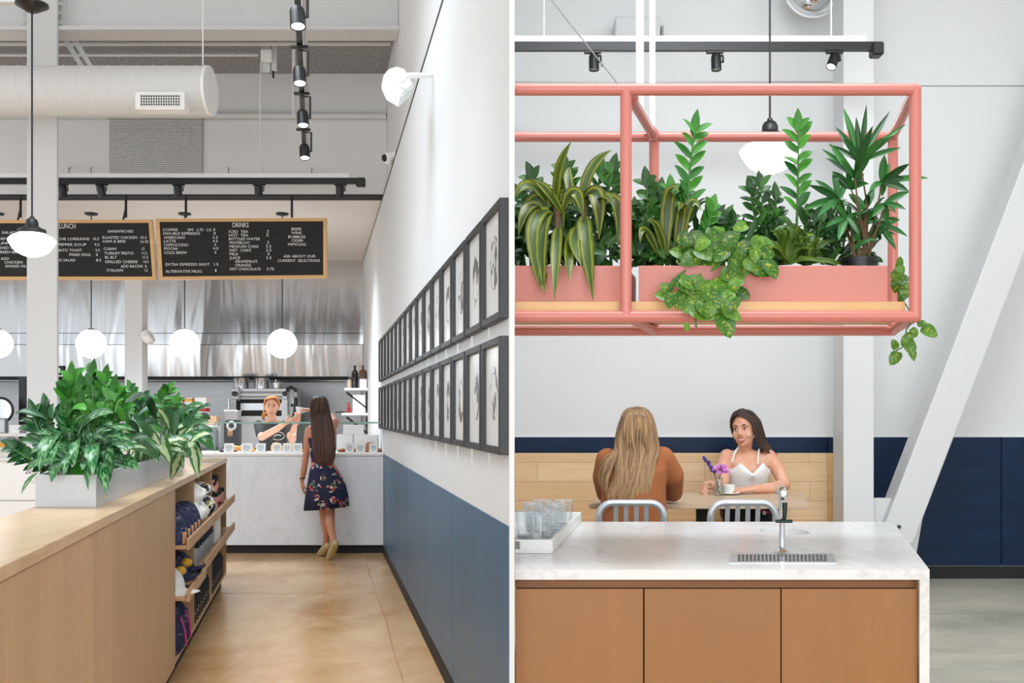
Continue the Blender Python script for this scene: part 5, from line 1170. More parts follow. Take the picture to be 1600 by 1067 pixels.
# ================================================================= PLANTS
def leafmat(key, lo, hi, kind=None, alt=(150, 190, 150), rough=0.4, thr=0.52):
    m = Mat(key, lo, rough); m.b.inputs['Specular IOR Level'].default_value = 0.45
    uv = m.n('ShaderNodeUVMap', uv_map='UVMap'); rn = m.n('ShaderNodeUVMap', uv_map='rnd')
    su = m.n('ShaderNodeSeparateXYZ'); m.l(uv.outputs[0], su.inputs[0]); sr = m.n('ShaderNodeSeparateXYZ'); m.l(rn.outputs[0], sr.inputs[0])
    u, v, r = su.outputs[0], su.outputs[1], sr.outputs[0]
    e = m.math('MULTIPLY', m.math('ABSOLUTE', m.math('SUBTRACT', u, 0.5)), 2.0)
    base = m.mix(r, lo, hi)
    cb = m.n('ShaderNodeCombineXYZ'); m.l(m.math('MULTIPLY', u, 1.6), cb.inputs[0]); m.l(m.math('ADD', m.math('MULTIPLY', v, 4.0), m.math('MULTIPLY', e, -1.0)), cb.inputs[1]); m.l(m.math('MULTIPLY', r, 37.0), cb.inputs[2])
    nz = m.noise(cb.outputs[0], 2.4, 4, 0.65)
    if kind == 'patch':
        f = m.math('MULTIPLY', m.ramp(nz, [(thr - 0.04, (0, 0, 0)), (thr + 0.06, (0.85, 0.85, 0.85))]), m.math('SUBTRACT', 1.15, e, True))
        c = m.mix(f, base, alt)
    elif kind == 'centre':
        q = m.math('ADD', m.math('MULTIPLY', e, 0.9), m.math('MULTIPLY', m.math('SUBTRACT', nz, 0.5), 1.6))
        f = m.ramp(q, [(0.40, (0.9, 0.9, 0.9)), (0.52, (0, 0, 0))]); f = m.math('MULTIPLY', f, m.math('GREATER_THAN', r, 0.35)); c = m.mix(f, base, alt)
    elif kind == 'stripe':
        f = m.ramp(m.math('ADD', e, m.math('MULTIPLY', m.math('SUBTRACT', nz, 0.5), 0.5)), [(0.35, (0.05, 0.05, 0.05)), (0.62, (0.8, 0.8, 0.8)), (0.82, (0.15, 0.15, 0.15))])
        c = m.mix(f, base, alt)
    else: c = base
    rib = m.math('LESS_THAN', e, 0.06); c = m.mix(m.math('MULTIPLY', rib, 0.35), c, hi)
    m.col(c); M[key] = m.m
leafmat('leaf_aglaonema', (8, 72, 36), (24, 108, 52), 'patch', (158, 204, 148), 0.3, 0.5)
leafmat('leaf_deep', (16, 58, 28), (34, 98, 44), 'patch', (86, 130, 84), 0.3, 0.6)
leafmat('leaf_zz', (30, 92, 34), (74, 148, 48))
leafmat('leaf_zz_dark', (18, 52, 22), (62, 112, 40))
leafmat('leaf_dief', (22, 72, 30), (58, 118, 44), 'centre', (190, 204, 160))
leafmat('leaf_dracaena', (24, 50, 20), (56, 88, 28), 'stripe', (158, 160, 44))
leafmat('leaf_palm', (16, 62, 26), (48, 118, 44))
leafmat('leaf_pothos', (36, 92, 26), (84, 138, 42), 'patch', (200, 194, 66), 0.35, 0.57)
leafmat('leaf_rosette', (48, 82, 26), (104, 130, 44))
simple('plant_stem', (70, 116, 52), 0.5); simple('plant_stem_pale', (150, 160, 100), 0.5); simple('cane', (110, 86, 58), 0.8)
class Plant:
    def __init__(s, name, label, px, py, Y, group=None):
        s.root = T(name, label, 'plant', at(px, py, Y), group); s.f = MB(); s.s = MB(); s.Y = Y; s.ns = 0
    def key(s, x0, y0, x1, y1, w, Y0=None, Y1=None, bend=None, prof='oval', fold=0.2, nrm=None, seg=8):
        Y0 = s.Y if Y0 is None else Y0; Y1 = Y0 - 0.06 if Y1 is None else Y1
        if hasattr(s, 'edge'):
            w *= 1.3
            if y1 > 735 and x1 > 50: y0 = min(y0, 720)
            if y1 > 724: Y1 = min(Y1, 4.03 if x1 < 152 else 1600 * 0.855 / (494 - x1))
        a = at(x0, y0, Y0); b = at(x1, y1, Y1); d = (b - a).length
        if bend is None: bend = 0.18
        c = (a + b) / 2 + Vector((0, -0.05 * d, bend * d))
        if hasattr(s, 'edge') and y1 > 724 and x1 > 50: c = at(x0 + (x1 - x0) * 0.7, y0 - 8, Y1 - 0.02)
        n = nrm or (R.uniform(-.2, .25), -0.9, R.uniform(0.3, 0.7))
        s.f.leaf(a, c, b, w * Y1 / F, n, prof, fold, seg, 0.0)
        return s
    def arch(s, p0, p1, p2, w, Y0, Y1, Y2, prof='strap', fold=0.3, nrm=(0, -1, 0.3), seg=12):
        s.f.leaf(at(p0[0], p0[1], Y0), at(p1[0], p1[1], Y1), at(p2[0], p2[1], Y2), w * Y2 / F, nrm, prof, fold, seg); return s
    def stem(s, pts, r): s.s.tube(pts, r, 7); s.ns += 1; return s
    def zz(s, b, t, bow, n, L, w, Yb, Yt, r=0.008, start=0.25, spread=0.9):
        a = at(b[0], b[1], Yb); e = at(t[0], t[1], Yt); m_ = (a + e) / 2 + Vector((bow * Yb / F, 0, 0)); L = L * Yb / F; w = w * Yb / F
        P = lambda q: a * (1 - q) ** 2 + m_ * 2 * q * (1 - q) + e * q * q
        s.stem([P(i / 10) for i in range(11)], [r * (1 - 0.6 * i / 10) for i in range(11)])
        ax = Vector((R.uniform(0.7, 1), R.uniform(-0.6, 0.6), 0)).normalized()
        for i in range(n):
            q = start + (1 - start) * i / (n - 1) if n > 1 else 1; p = P(q); tg = (P(min(1, q + .02)) - P(q - .02)).normalized(); ll = L * (1.0 - 0.35 * q) * R.uniform(0.85, 1.1)
            sd = (ax - tg * ax.dot(tg)).normalized()
            for sg in (-1, 1):
                if sg > 0: p = P(min(1, q + 0.4 * (1 - start) / n))
                dr = (tg * R.uniform(0.45, 1.1) + sd * sg * spread + Vector((0, R.uniform(-.5, .4), 0))).normalized(); end = p + dr * ll * R.uniform(0.85, 1.15)
                s.f.leaf(p, p + dr * ll * 0.5 + Vector((0, 0, 0.12 * ll)), end, w * R.uniform(0.85, 1.1), (R.uniform(-.3, .3), -0.8, 0.6), 'oval', 0.22, 6)
        s.f.leaf(P(0.97), e + Vector((0, 0, L * .3)), e + (e - P(0.9)).normalized() * L * 0.8, w, (0, -1, 0.3), 'oval', 0.2, 6)
        return s
    def scatter(s, n, cx, cy, rx, ry, Y0, Y1, L, w, prof='oval', out=0.6, droop=0.25, centre=None, fold=0.22):
        ctr = centre or (cx, cy + ry)
        for _ in range(n):
            while True:
                u, v = R.uniform(-1, 1), R.uniform(-1, 1)
                if u * u + v * v <= 1: break
            px, py = cx + u * rx, cy + v * ry; Y = R.uniform(Y0, Y1); b = at(px, py, Y)
            o = Vector((px - ctr[0], 0, -(py - ctr[1]))); o = o.normalized() if o.length > 0 else Vector((0, 0, 1))
            dr = (o * out + Vector((R.gauss(0, .5), R.uniform(-.9, .4), R.gauss(0.05, .4)))).normalized(); l = L * Y / F * R.uniform(0.7, 1.15)
            e = b + dr * l - Vector((0, 0, droop * l)); c = b + dr * l * 0.55 + Vector((0, 0, droop * l * 0.6))
            s.f.leaf(b - dr * l * 0.1, c, e, w * Y / F * R.uniform(0.8, 1.15), (R.uniform(-.5, .5), -0.7, R.uniform(0.3, 1)), prof, fold, 7)
        return s
    def done(s, leaf, stem='plant_stem'):
        s.f.build('foliage', M[leaf], s.root, norm=False)
        if s.ns: s.s.build('stems', M[stem], s.root, True)
        else: s.s.bm.free()
        return s.root
# ---- planter on the oak counter
simple('planter_grey', (196, 199, 202), 0.42, 0.3)
d = T('counter_planter', 'long pale grey metal planter box on the oak worktop', 'planter', LP(-1.0, 5.4, 1.101))
ax0, ax1, ay0, ay1, az0, az1, t = -1.119, -0.877, 4.08, 6.73, 1.1005, 1.231, 0.012
mb = MB(); mb.box(ax0, ax1, ay0, ay0 + t, az0, az1, KL, 0.001).box(ax0, ax1, ay1 - t, ay1, az0, az1, KL, 0.001).box(ax0, ax0 + t, ay0 + t, ay1 - t, az0, az1, KL).box(ax1 - t, ax1, ay0 + t, ay1 - t, az0, az1, KL).box(ax0 + t, ax1 - t, ay0 + t, ay1 - t, az0, az0 + 0.01, KL)
mb.build('box', M['planter_grey'], d)
mb = MB(); mb.box(ax0 + t, ax1 - t, ay0 + t, ay1 - t, az0 + 0.0101, az1 - 0.03, KL); mb.build('soil', M['soil'], d)
def YL(px): return 1600.0 / (494 - px)      # depth of the planter's middle line at a photo column
p = Plant('aglaonema', 'silver mottled aglaonema at the near end of the grey planter', 110, 745, 4.3); p.edge = 1
for k in ((104, 681, 97, 628, 23), (119, 681, 178, 645, 21), (96, 681, 61, 736, 19), (100, 687, 80, 728, 13), (88, 733, 33, 772, 16), (62, 731, 27, 724, 14), (90, 681, 57, 678, 13), (119, 690, 116, 728, 15), (142, 697, 145, 744, 18), (162, 697, 173, 747, 16),
          (109, 727, 80, 754, 19), (177, 722, 216, 736, 15), (147, 737, 167, 775, 17), (131, 730, 138, 766, 12), (141, 681, 212, 673, 10), (150, 692, 205, 690, 17), (165, 700, 212, 700, 17), (150, 712, 190, 718, 17), (96, 700, 72, 716, 14), (120, 705, 100, 745, 16), (155, 686, 176, 664, 14), (84, 690, 62, 706, 13),
          (110, 690, 130, 650, 15), (128, 690, 150, 655, 15), (135, 700, 118, 722, 15), (170, 690, 200, 668, 14), (108, 700, 124, 720, 16), (150, 720, 128, 735, 15)):
    p.key(*k, Y0=4.35 + R.uniform(-.05, .1), Y1=4.2 + R.uniform(-.12, .1))
p.scatter(40, 128, 706, 50, 26, 4.22, 4.6, 46, 18, centre=(130, 730))
for x in range(100, 165, 13): p.stem([at(x * 0.6 + 52, 752, 4.4), at(x, 700, 4.4)], 0.005)
p.done('leaf_aglaonema', 'plant_stem_pale')
p = Plant('aglaonema', 'plain green leafed plant low at the front of the grey planter', 122, 745, 4.25)
p.key(122, 722, 122, 757, 20, 4.2, 4.08, 0.05); p.key(116, 690, 114, 650, 10, 4.4, 4.35)
p.stem([at(121, 750, 4.3), at(122, 722, 4.22)], 0.006)
p.done('leaf_zz')
p = Plant('zz_plant', 'dark leafed plant at the left end of the grey planter', 80, 745, 4.45)
p.zz((92, 735), (52, 648), -8, 6, 34, 13, 4.5, 4.5); p.zz((90, 740), (22, 702), -6, 6, 30, 14, 4.3, 4.25); p.zz((95, 735), (72, 640), -4, 6, 34, 14, 4.6, 4.6)
p.scatter(14, 72, 672, 22, 26, 4.4, 4.7, 36, 14, centre=(95, 720)); p.done('leaf_deep')
p = Plant('zz_plant', 'tall bright green plant rising from the middle of the grey planter', 150, 735, 4.9)
for b, t_, bw in (((130, 720), (145, 588), 0), ((140, 722), (165, 596), 4), ((118, 722), (112, 592), -4), ((125, 725), (104, 612), -6), ((150, 722), (178, 612), 6), ((155, 722), (190, 632), 8), ((135, 720), (128, 610), 0)):
    p.zz(b, t_, bw, 7, 36, 14, 4.95, 4.9, 0.009, 0.3, 0.75)
p.scatter(34, 150, 655, 50, 34, 4.7, 5.1, 36, 14, centre=(145, 720)); p.done('leaf_zz')
p = Plant('dieffenbachia', 'cream streaked dieffenbachia spilling over the right side of the planter', 250, 715, 5.7); p.edge = 1
for k in ((212, 674, 266, 725, 24), (250, 690, 287, 732, 17), (298, 685, 335, 705, 18), (295, 690, 306, 722, 13), (255, 700, 272, 732, 12), (205, 700, 250, 720, 16), (230, 700, 246, 728, 10), (300, 690, 316, 720, 9), (282, 684, 322, 690, 13), (240, 690, 285, 700, 14)):
    p.key(*k, Y0=YL(k[0]) + R.uniform(-.1, .1), Y1=YL(k[0]) - 0.35 + R.uniform(-.08, .08))
p.scatter(34, 258, 690, 55, 22, 5.1, 6.2, 46, 15, centre=(255, 705)); 
for x in range(215, 300, 14): p.stem([at(x, 722, YL(x)), at(x + 4, 688, YL(x))], 0.008)
p.done('leaf_dief')
p = Plant('aglaonema', 'deep green aglaonema at the far end of the grey planter', 265, 700, 6.2); p.edge = 1
for k in ((253, 663, 304, 660, 16), (301, 664, 329, 655, 16), (190, 650, 228, 618, 17), (205, 655, 218, 640, 14), (215, 650, 240, 628, 15), (258, 650, 266, 620, 11), (180, 668, 196, 610, 15), (190, 640, 176, 608, 13), (262, 668, 300, 676, 14), (300, 676, 322, 668, 12)):
    p.key(*k, Y0=YL(k[0]), Y1=YL(k[0]) - 0.25)
p.scatter(60, 238, 668, 70, 34, 5.2, 6.4, 46, 15, centre=(240, 705))
for x in range(200, 290, 12): p.stem([at(x, 720, YL(x)), at(x + 3, 668, YL(x))], 0.008)
p.done('leaf_deep')
p = Plant('zz_plant', 'slim green stems leaning right at the back of the grey planter', 235, 705, 6.0)
p.zz((215, 690), (262, 612), -6, 9, 26, 11, 5.9, 5.9, 0.008, 0.3); p.zz((250, 690), (275, 630), 2, 7, 24, 10, 6.3, 6.3, 0.008, 0.3); p.zz((230, 690), (205, 612), 0, 8, 26, 11, 5.8, 5.8, 0.008, 0.3)
p.zz((255, 690), (300, 650), 0, 7, 24, 10, 6.3, 6.2, 0.008, 0.3); p.done('leaf_zz')
# ---- planters in the pink frame
YQ = 4.28
def z3(x, y): return (800 + x / 2.9625, 180 + y / 2.9625)
p = Plant('dracaena', 'striped dracaena with long drooping leaves in the left pink planter', 880, 412, YQ)
for a, b, c, w in (((205, 420), (190, 240), (275, 122), 15), ((215, 400), (190, 250), (240, 560), 28), ((170, 430), (70, 300), (72, 590), 26), ((175, 440), (40, 440), (132, 808), 24), ((185, 450), (110, 480), (150, 828), 22), ((215, 520), (205, 560), (196, 858), 19),
                   ((335, 470), (330, 500), (375, 858), 25), ((335, 400), (420, 260), (402, 575), 27), ((325, 400), (340, 220), (462, 162), 17), ((285, 540), (250, 600), (268, 768), 20), ((420, 400), (520, 330), (488, 610), 22), ((160, 400), (70, 250), (4, 392), 18),
                   ((170, 400), (110, 270), (20, 330), 15), ((300, 420), (240, 280), (270, 240), 15), ((310, 520), (260, 560), (322, 700), 20), ((120, 520), (60, 500), (90, 640), 18), ((240, 430), (300, 260), (330, 480), 20), ((150, 440), (60, 360), (30, 560), 19), ((345, 420), (440, 330), (470, 420), 17), ((230, 450), (160, 330), (100, 300), 17),
                   ((150, 640), (140, 700), (148, 825), 15)):
    Yt = 4.0 + R.uniform(-0.05, 0.06) if c[1] > 690 else YQ + R.uniform(-0.2, 0.1)
    p.arch(z3(*a), z3(*b), z3(*c), w, YQ, (YQ + Yt) / 2 - 0.03, Yt, 'strap', 0.35, (R.uniform(-.3, .3), -1, 0.35), 14)
for x in (205, 330): p.stem([at(*z3(x, 700), YQ), at(*z3(x + 5, 400), YQ)], 0.014)
p.done('leaf_dracaena', 'cane')
p = Plant('zz_plant', 'dark bushy plant behind the striped dracaena', 900, 412, 4.42)
for b, t_ in (((830, 415), (818, 300)), ((850, 415), (842, 290)), ((905, 415), (890, 275)), ((930, 415), (930, 268)), ((945, 415), (955, 275)), ((955, 415), (966, 300)), ((880, 415), (872, 290)), ((820, 415), (812, 330))):
    p.zz(b, (t_[0] + R.uniform(-16, 16), t_[1] + R.uniform(-10, 16)), R.uniform(-14, 14), 6, 40, 16, 4.42, 4.42, 0.007, 0.2)
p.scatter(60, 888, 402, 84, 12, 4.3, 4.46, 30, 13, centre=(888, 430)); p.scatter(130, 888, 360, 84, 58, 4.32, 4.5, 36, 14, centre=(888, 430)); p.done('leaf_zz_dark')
p = Plant('zz_plant', 'tall slender zz plant stem rising right of the pink post', 1076, 412, 4.34)
p.zz((1072, 412), (1085, 208), -8, 7, 48, 15, 4.34, 4.34, 0.008, 0.42, 0.9)
p.zz((1060, 415), (1048, 300), -4, 7, 36, 15, 4.36, 4.36); p.zz((1085, 415), (1112, 330), 4, 6, 36, 16, 4.3, 4.3); p.done('leaf_zz')
p = Plant('zz_plant', 'dark bushy zz plant just right of the pink post', 1030, 412, 4.4)
for b, t_ in (((1010, 415), (998, 300)), ((1020, 415), (1012, 315)), ((1035, 415), (1030, 305)), ((1050, 415), (1062, 310)), ((1090, 415), (1105, 340)), ((1110, 415), (1135, 350)), ((1000, 415), (990, 345))):
    p.zz(b, (t_[0] + R.uniform(-14, 14), t_[1] + R.uniform(-10, 14)), R.uniform(-12, 12), 6, 40, 16, 4.4, 4.4, 0.007, 0.2)
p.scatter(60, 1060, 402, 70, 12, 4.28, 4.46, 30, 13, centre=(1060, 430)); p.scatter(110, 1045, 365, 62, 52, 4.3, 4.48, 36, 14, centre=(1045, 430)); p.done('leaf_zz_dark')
p = Plant('dracaena', 'drooping striped leaves between the zz stems', 1052, 412, 4.3)
p.arch((1040, 400), (1040, 270), (1060, 300), 22, 4.3, 4.3, 4.2); p.arch((1055, 400), (1072, 290), (1060, 330), 18, 4.3, 4.3, 4.15); p.arch((1060, 400), (1075, 280), (1096, 330), 16, 4.3, 4.3, 4.25); p.arch((1030, 400), (1000, 330), (1000, 380), 14, 4.3, 4.25, 4.2); p.arch((1040, 405), (1030, 340), (1010, 345), 14, 4.3, 4.25, 4.2); p.done('leaf_dracaena')
p = Plant('zz_plant', 'upright zz plant stem in front of the white schoolhouse lamp', 1240, 412, 4.34)
p.zz((1242, 400), (1247, 203), 4, 8, 42, 15, 4.34, 4.3, 0.007, 0.36, 0.85); p.done('leaf_zz')
p = Plant('zz_plant', 'dark green zz plant between the pothos and the upright stem', 1190, 412, 4.38)
for b, t_, bw in (((1200, 412), (1172, 300), -6), ((1205, 412), (1188, 292), -2), ((1195, 412), (1140, 345), 6), ((1215, 412), (1212, 310), 2), ((1190, 415), (1125, 375), 6), ((1210, 412), (1205, 340), 0)):
    p.zz(b, t_, bw, 6, 34, 13, 4.38, 4.38, 0.006, 0.35)
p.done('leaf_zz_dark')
def rosette(px, py, n, L, w, label):
    p = Plant('bromeliad', label, px, 412, 4.26)
    for i in range(n):
        a = math.pi * (0.03 + 0.94 * R.random()); l = L * R.uniform(0.7, 1.1)
        tx, ty = px + math.cos(a) * l, py - math.sin(a) * l * 0.95 + 10 * abs(math.cos(a))
        Yt = 4.26 + R.uniform(-0.14, 0.12)
        p.arch((px + R.uniform(-5, 5), py), (px + math.cos(a) * l * 0.4, py - math.sin(a) * l * 0.75 - 8), (tx, ty), w, 4.26, 4.26, Yt, 'strap', 0.4, (R.uniform(-.4, .4), -1, 0.5), 8)
    return p.done('leaf_rosette')
rosette(1232, 412, 34, 66, 11, 'spiky yellow green rosette plant in the long pink planter')
rosette(1262, 414, 24, 58, 10, 'spiky yellow green rosette plant beside the black palm pot')
p = Plant('trailing_fern', 'soft dark foliage between the rosettes and the palm', 1290, 412, 4.32)
p.scatter(50, 1290, 404, 88, 10, 4.3, 4.46, 26, 11, centre=(1290, 430)); p.scatter(70, 1280, 372, 50, 42, 4.28, 4.46, 34, 12, centre=(1290, 430)); p.done('leaf_zz_dark')
# rhapis palm
p = Plant('rhapis_palm', 'fan leaved palm in a black pot at the right end of the pink frame', 1343, 412, 4.3)
def z4(x, y): return (1100 + x / 2.4816, 150 + y / 2.4816)
def fan(h, tips, w=9, Yh=4.3):
    hp = z4(*h)
    for tx, ty in tips:
        q = z4(tx, ty); Yt = Yh + R.uniform(-0.12, 0.1); mid = ((hp[0] + q[0]) / 2, (hp[1] + q[1]) / 2 - 4)
        p.arch(hp, mid, q, w * R.uniform(0.85, 1.1), Yh, (Yh + Yt) / 2, Yt, 'strap', 0.4, (R.uniform(-.4, .4), -1, R.uniform(-0.2, 0.5)), 7)
    b = at(1345 + R.uniform(-12, 12), 405, 4.3); e = at(hp[0], hp[1], Yh)
    p.stem([b, (b + e) / 2 + Vector((R.uniform(-.02, .02), 0, 0.02)), e], [0.006, 0.004, 0.003])
fan((605, 255), ((510, 120), (700, 90), (590, 80), (740, 150), (540, 45), (630, 33), (722, 58), (785, 108), (765, 200), (540, 165), (655, 115), (480, 190), (700, 160), (560, 110)), 10)
fan((585, 320), ((455, 205), (485, 182), (470, 240), (600, 200), (650, 220), (530, 250)), 10, 4.25)
fan((690, 335), ((797, 262), (872, 318), (796, 372), (640, 372), (700, 228), (720, 262), (780, 320), (690, 390)), 12)
fan((700, 420), ((782, 440), (795, 372), (745, 455), (650, 470), (710, 500)), 11, 4.22)
fan((680, 500), ((790, 545), (738, 575), (745, 598), (640, 590), (760, 480)), 11)
fan((520, 400), ((405, 345), (430, 325), (380, 440), (500, 292), (440, 470), (560, 320), (540, 480)), 11)
fan((550, 470), ((470, 510), (440, 560), (520, 560), (600, 540), (500, 420)), 11, 4.24)
fan((620, 440), ((560, 380), (690, 520), (610, 560), (660, 360), (720, 560)), 12, 4.35)
fan((570, 360), ((500, 330), (495, 292), (550, 300), (620, 300), (640, 340)), 11, 4.36)
p.scatter(60, 1333, 360, 46, 44, 4.26, 4.42, 40, 9, 'strap', centre=(1340, 420))
for x, tx in ((1335, 1330), (1341, 1342), (1349, 1352), (1344, 1338)): p.stem([at(x, 408, 4.3), at(tx, 345, 4.3)], 0.008)
r_ = p.done('leaf_palm', 'cane')
mb = MB(); pc = at(1343, 415, 4.29); rp = 29 * 4.29 / F; zt3 = zy(404, 4.29); mb.lathe([(0, 0), (rp * 0.85, 0), (rp * 0.95, zt3 - zs1 - 0.03), (rp, zt3 - zs1 - 0.03), (rp, zt3 - zs1 - 0.012), (rp * 0.9, zt3 - zs1 - 0.012), (rp * 0.88, 0.05), (0, 0.05)], (pc.x, 4.29, zs1 + 0.012), 28); mb.build('pot', M['black'], r_, True)
# pothos
def heart(p, cx, cy, sz, ang, Y):
    a = math.radians(ang); dx, dz = math.cos(a), math.sin(a); s_ = Y / F; c = at(cx, cy, Y); d_ = Vector((dx, 0, dz)) * sz * s_ * 0.5
    b = c - d_; e = c + d_ + Vector((0, R.uniform(-.02, .02), 0)); m_ = c + Vector((0, -0.015, 0.0))
    p.f.leaf(b, m_, e, sz * 0.78 * s_, (R.uniform(-.5, .5), -1, R.uniform(-.1, .5)), 'heart', 0.18, 7)
    return b
p = Plant('pothos', 'yellow green pothos spilling over the front of the pink frame', 1110, 412, 4.2)
for cx, cy, sz, ang in ((1133, 508, 44, -75), (1098, 490, 40, -20), (1135, 482, 36, -40), (1080, 478, 36, -150), (1035, 462, 26, 170), (1048, 470, 28, -100), (1062, 470, 32, -110), (1100, 452, 36, 60), (1128, 452, 40, -60), (1150, 440, 30, 20), (1085, 440, 30, 150), (1062, 440, 30, -160),
                        (1180, 415, 38, -80), (1204, 422, 34, -70), (1150, 405, 38, -90), (1128, 388, 34, 10), (1100, 395, 36, 160), (1078, 405, 34, -150), (1060, 395, 30, 170), (1142, 372, 30, 20), (1112, 368, 30, 100), (1090, 375, 28, 150), (1165, 390, 30, -40), (1120, 420, 34, -100), (1095, 418, 32, -80), (1140, 430, 30, -20), (1160, 460, 26, -30), (1115, 470, 34, -60), (1072, 512, 14, -100), (1040, 450, 22, 150)):
    Y = 3.93 if cy > 465 else (4.04 if cy > 425 else R.uniform(4.0, 4.2))
    heart(p, cx, cy, sz, ang + R.uniform(-10, 10), Y)
for _ in range(34): heart(p, R.uniform(1062, 1195), R.gauss(405, 22), R.uniform(24, 36), R.uniform(-170, 0), R.uniform(4.02, 4.22))
for _ in range(9): heart(p, R.uniform(1070, 1155), R.uniform(440, 495), R.uniform(24, 34), R.uniform(-160, -20), R.uniform(3.91, 3.96))
for pts in (((1100, 412), (1090, 440), (1075, 470), (1090, 495)), ((1120, 412), (1125, 450), (1130, 480), (1133, 495)), ((1085, 412), (1060, 430), (1045, 455)), ((1110, 412), (1112, 460), (1120, 490)), ((1075, 440), (1085, 480), (1088, 512))):
    n_ = len(pts); p.stem([at(x, y, 4.2 if i == 0 else (4.03 if y < 465 else 3.94)) for i, (x, y) in enumerate(pts)], 0.004)
p.done('leaf_pothos')
p = Plant('pothos', 'small pothos trailing from the lower right corner of the pink frame', 1405, 440, 4.4)
for cx, cy, sz, ang in ((1404, 424, 22, 60), (1410, 436, 24, 20), (1400, 446, 22, -90), (1414, 455, 24, -80), (1408, 465, 18, -100), (1397, 432, 20, 150), (1453, 518, 30, -20), (1440, 505, 14, 20), (1396, 538, 17, 120), (1397, 560, 24, -120), (1421, 543, 24, -70), (1414, 532, 18, -120), (1426, 555, 20, -60), (1428, 520, 16, -60), (1404, 410, 18, 80), (1412, 446, 18, -20), (1420, 528, 18, -80)):
    heart(p, cx, cy, sz, ang, 4.36 if cy < 480 else 4.1)
p.stem([at(1402, 450, 4.45), at(1412, 470, 4.3), at(1428, 498, 4.12), at(1441, 508, 4.1)], 0.003); p.stem([at(1428, 498, 4.12), at(1416, 515, 4.1), at(1414, 540, 4.1), at(1400, 548, 4.1)], 0.003); p.stem([at(1402, 410, 4.4), at(1404, 470, 4.4)], 0.004)
p.done('leaf_pothos')
# ================================================================= PEOPLE
def skinmat(key, col, rough=0.5):
    m = Mat(key, col, rough); m.b.inputs['Subsurface Weight'].default_value = 0.12; m.b.inputs['Subsurface Radius'].default_value = (0.02, 0.008, 0.004)
    n1 = m.noise(m.geo(), 9, 3); c2 = tuple(int(v * f) for v, f in zip(col, (0.97, 0.91, 0.88))); m.col(m.ramp(n1, [(0.35, c2), (0.6, col)])); M[key] = m.m
skinmat('skin_fair', (236, 184, 156)); skinmat('skin_light', (230, 178, 150)); skinmat('skin_tan', (196, 138, 108))
def hairmat(key, lo, hi, tip=None):
    m = Mat(key, lo, 0.55); rn = m.n('ShaderNodeUVMap', uv_map='rnd'); sr = m.n('ShaderNodeSeparateXYZ'); m.l(rn.outputs[0], sr.inputs[0])
    uv = m.n('ShaderNodeUVMap', uv_map='UVMap'); su = m.n('ShaderNodeSeparateXYZ'); m.l(uv.outputs[0], su.inputs[0])
    c = m.mix(sr.outputs[0], lo, hi)
    if tip: c = m.mix(m.math('MULTIPLY', su.outputs[1], m.math('ADD', m.math('MULTIPLY', sr.outputs[0], 0.6), 0.4)), c, tip)
    m.col(c); M[key] = m.m
hairmat('hair_brown', (34, 22, 17), (62, 38, 27), (92, 54, 36)); hairmat('hair_dark', (38, 26, 21), (74, 50, 38), (84, 58, 42)); hairmat('hair_ginger', (176, 108, 46), (222, 158, 84))
hairmat('hair_honey', (98, 70, 48), (156, 118, 82), (196, 158, 112))
def clothmat(key, col, rough=0.85, sc=400):
    m = Mat(key, col, rough); m.bump(m.noise(m.geo(), sc, 2), 0.25, 0.002); M[key] = m.m
clothmat('shirt_black', (30, 31, 33)); clothmat('sweater_rust', (166, 100, 58), 0.95, 160); clothmat('cami_white', (238, 238, 236))
def floral(key, base, sc):
    m = Mat(key, base, 0.8); v1 = m.n('ShaderNodeTexVoronoi'); v1.inputs['Scale'].default_value = sc; m.l(m.geo(), v1.inputs['Vector'])
    v2 = m.n('ShaderNodeTexVoronoi'); v2.inputs['Scale'].default_value = sc * 4.2; m.l(m.geo(), v2.inputs['Vector'])
    sp = m.n('ShaderNodeSeparateXYZ'); m.l(v2.outputs['Color'], sp.inputs[0])
    pal = m.ramp(sp.outputs[0], [(0.0, (198, 60, 62)), (0.25, (232, 150, 140)), (0.45, (236, 220, 196)), (0.6, (206, 66, 84)), (0.75, (120, 150, 96)), (0.9, (150, 190, 214))])
    pal.node.color_ramp.interpolation = 'CONSTANT'
    f = m.math('MULTIPLY', m.math('LESS_THAN', v1.outputs['Distance'], 0.40), m.math('LESS_THAN', v2.outputs['Distance'], 0.52))
    m.col(m.mix(f, base, pal)); M[key] = m.m
floral('dress_floral', (20, 26, 58), 9.0); floral('skirt_floral', (18, 18, 26), 8.0)
simple('lips', (176, 84, 80), 0.4); simple('teeth', (246, 242, 236), 0.25); simple('eye_white', (238, 236, 232), 0.2); simple('iris', (52, 38, 30), 0.15); simple('brow', (74, 50, 36), 0.7); simple('nail', (52, 16, 24), 0.2); simple('shoe_beige', (186, 164, 116), 0.6); simple('strap_dark', (30, 26, 26), 0.6)
def basis(f, roll=0.0):
    f = Vector(f).normalized(); r = f.cross(Vector((0, 0, 1))).normalized(); u = r.cross(f)
    B = Matrix((r, f, u)).transposed()
    return B @ Matrix.Rotation(roll, 3, 'Y')
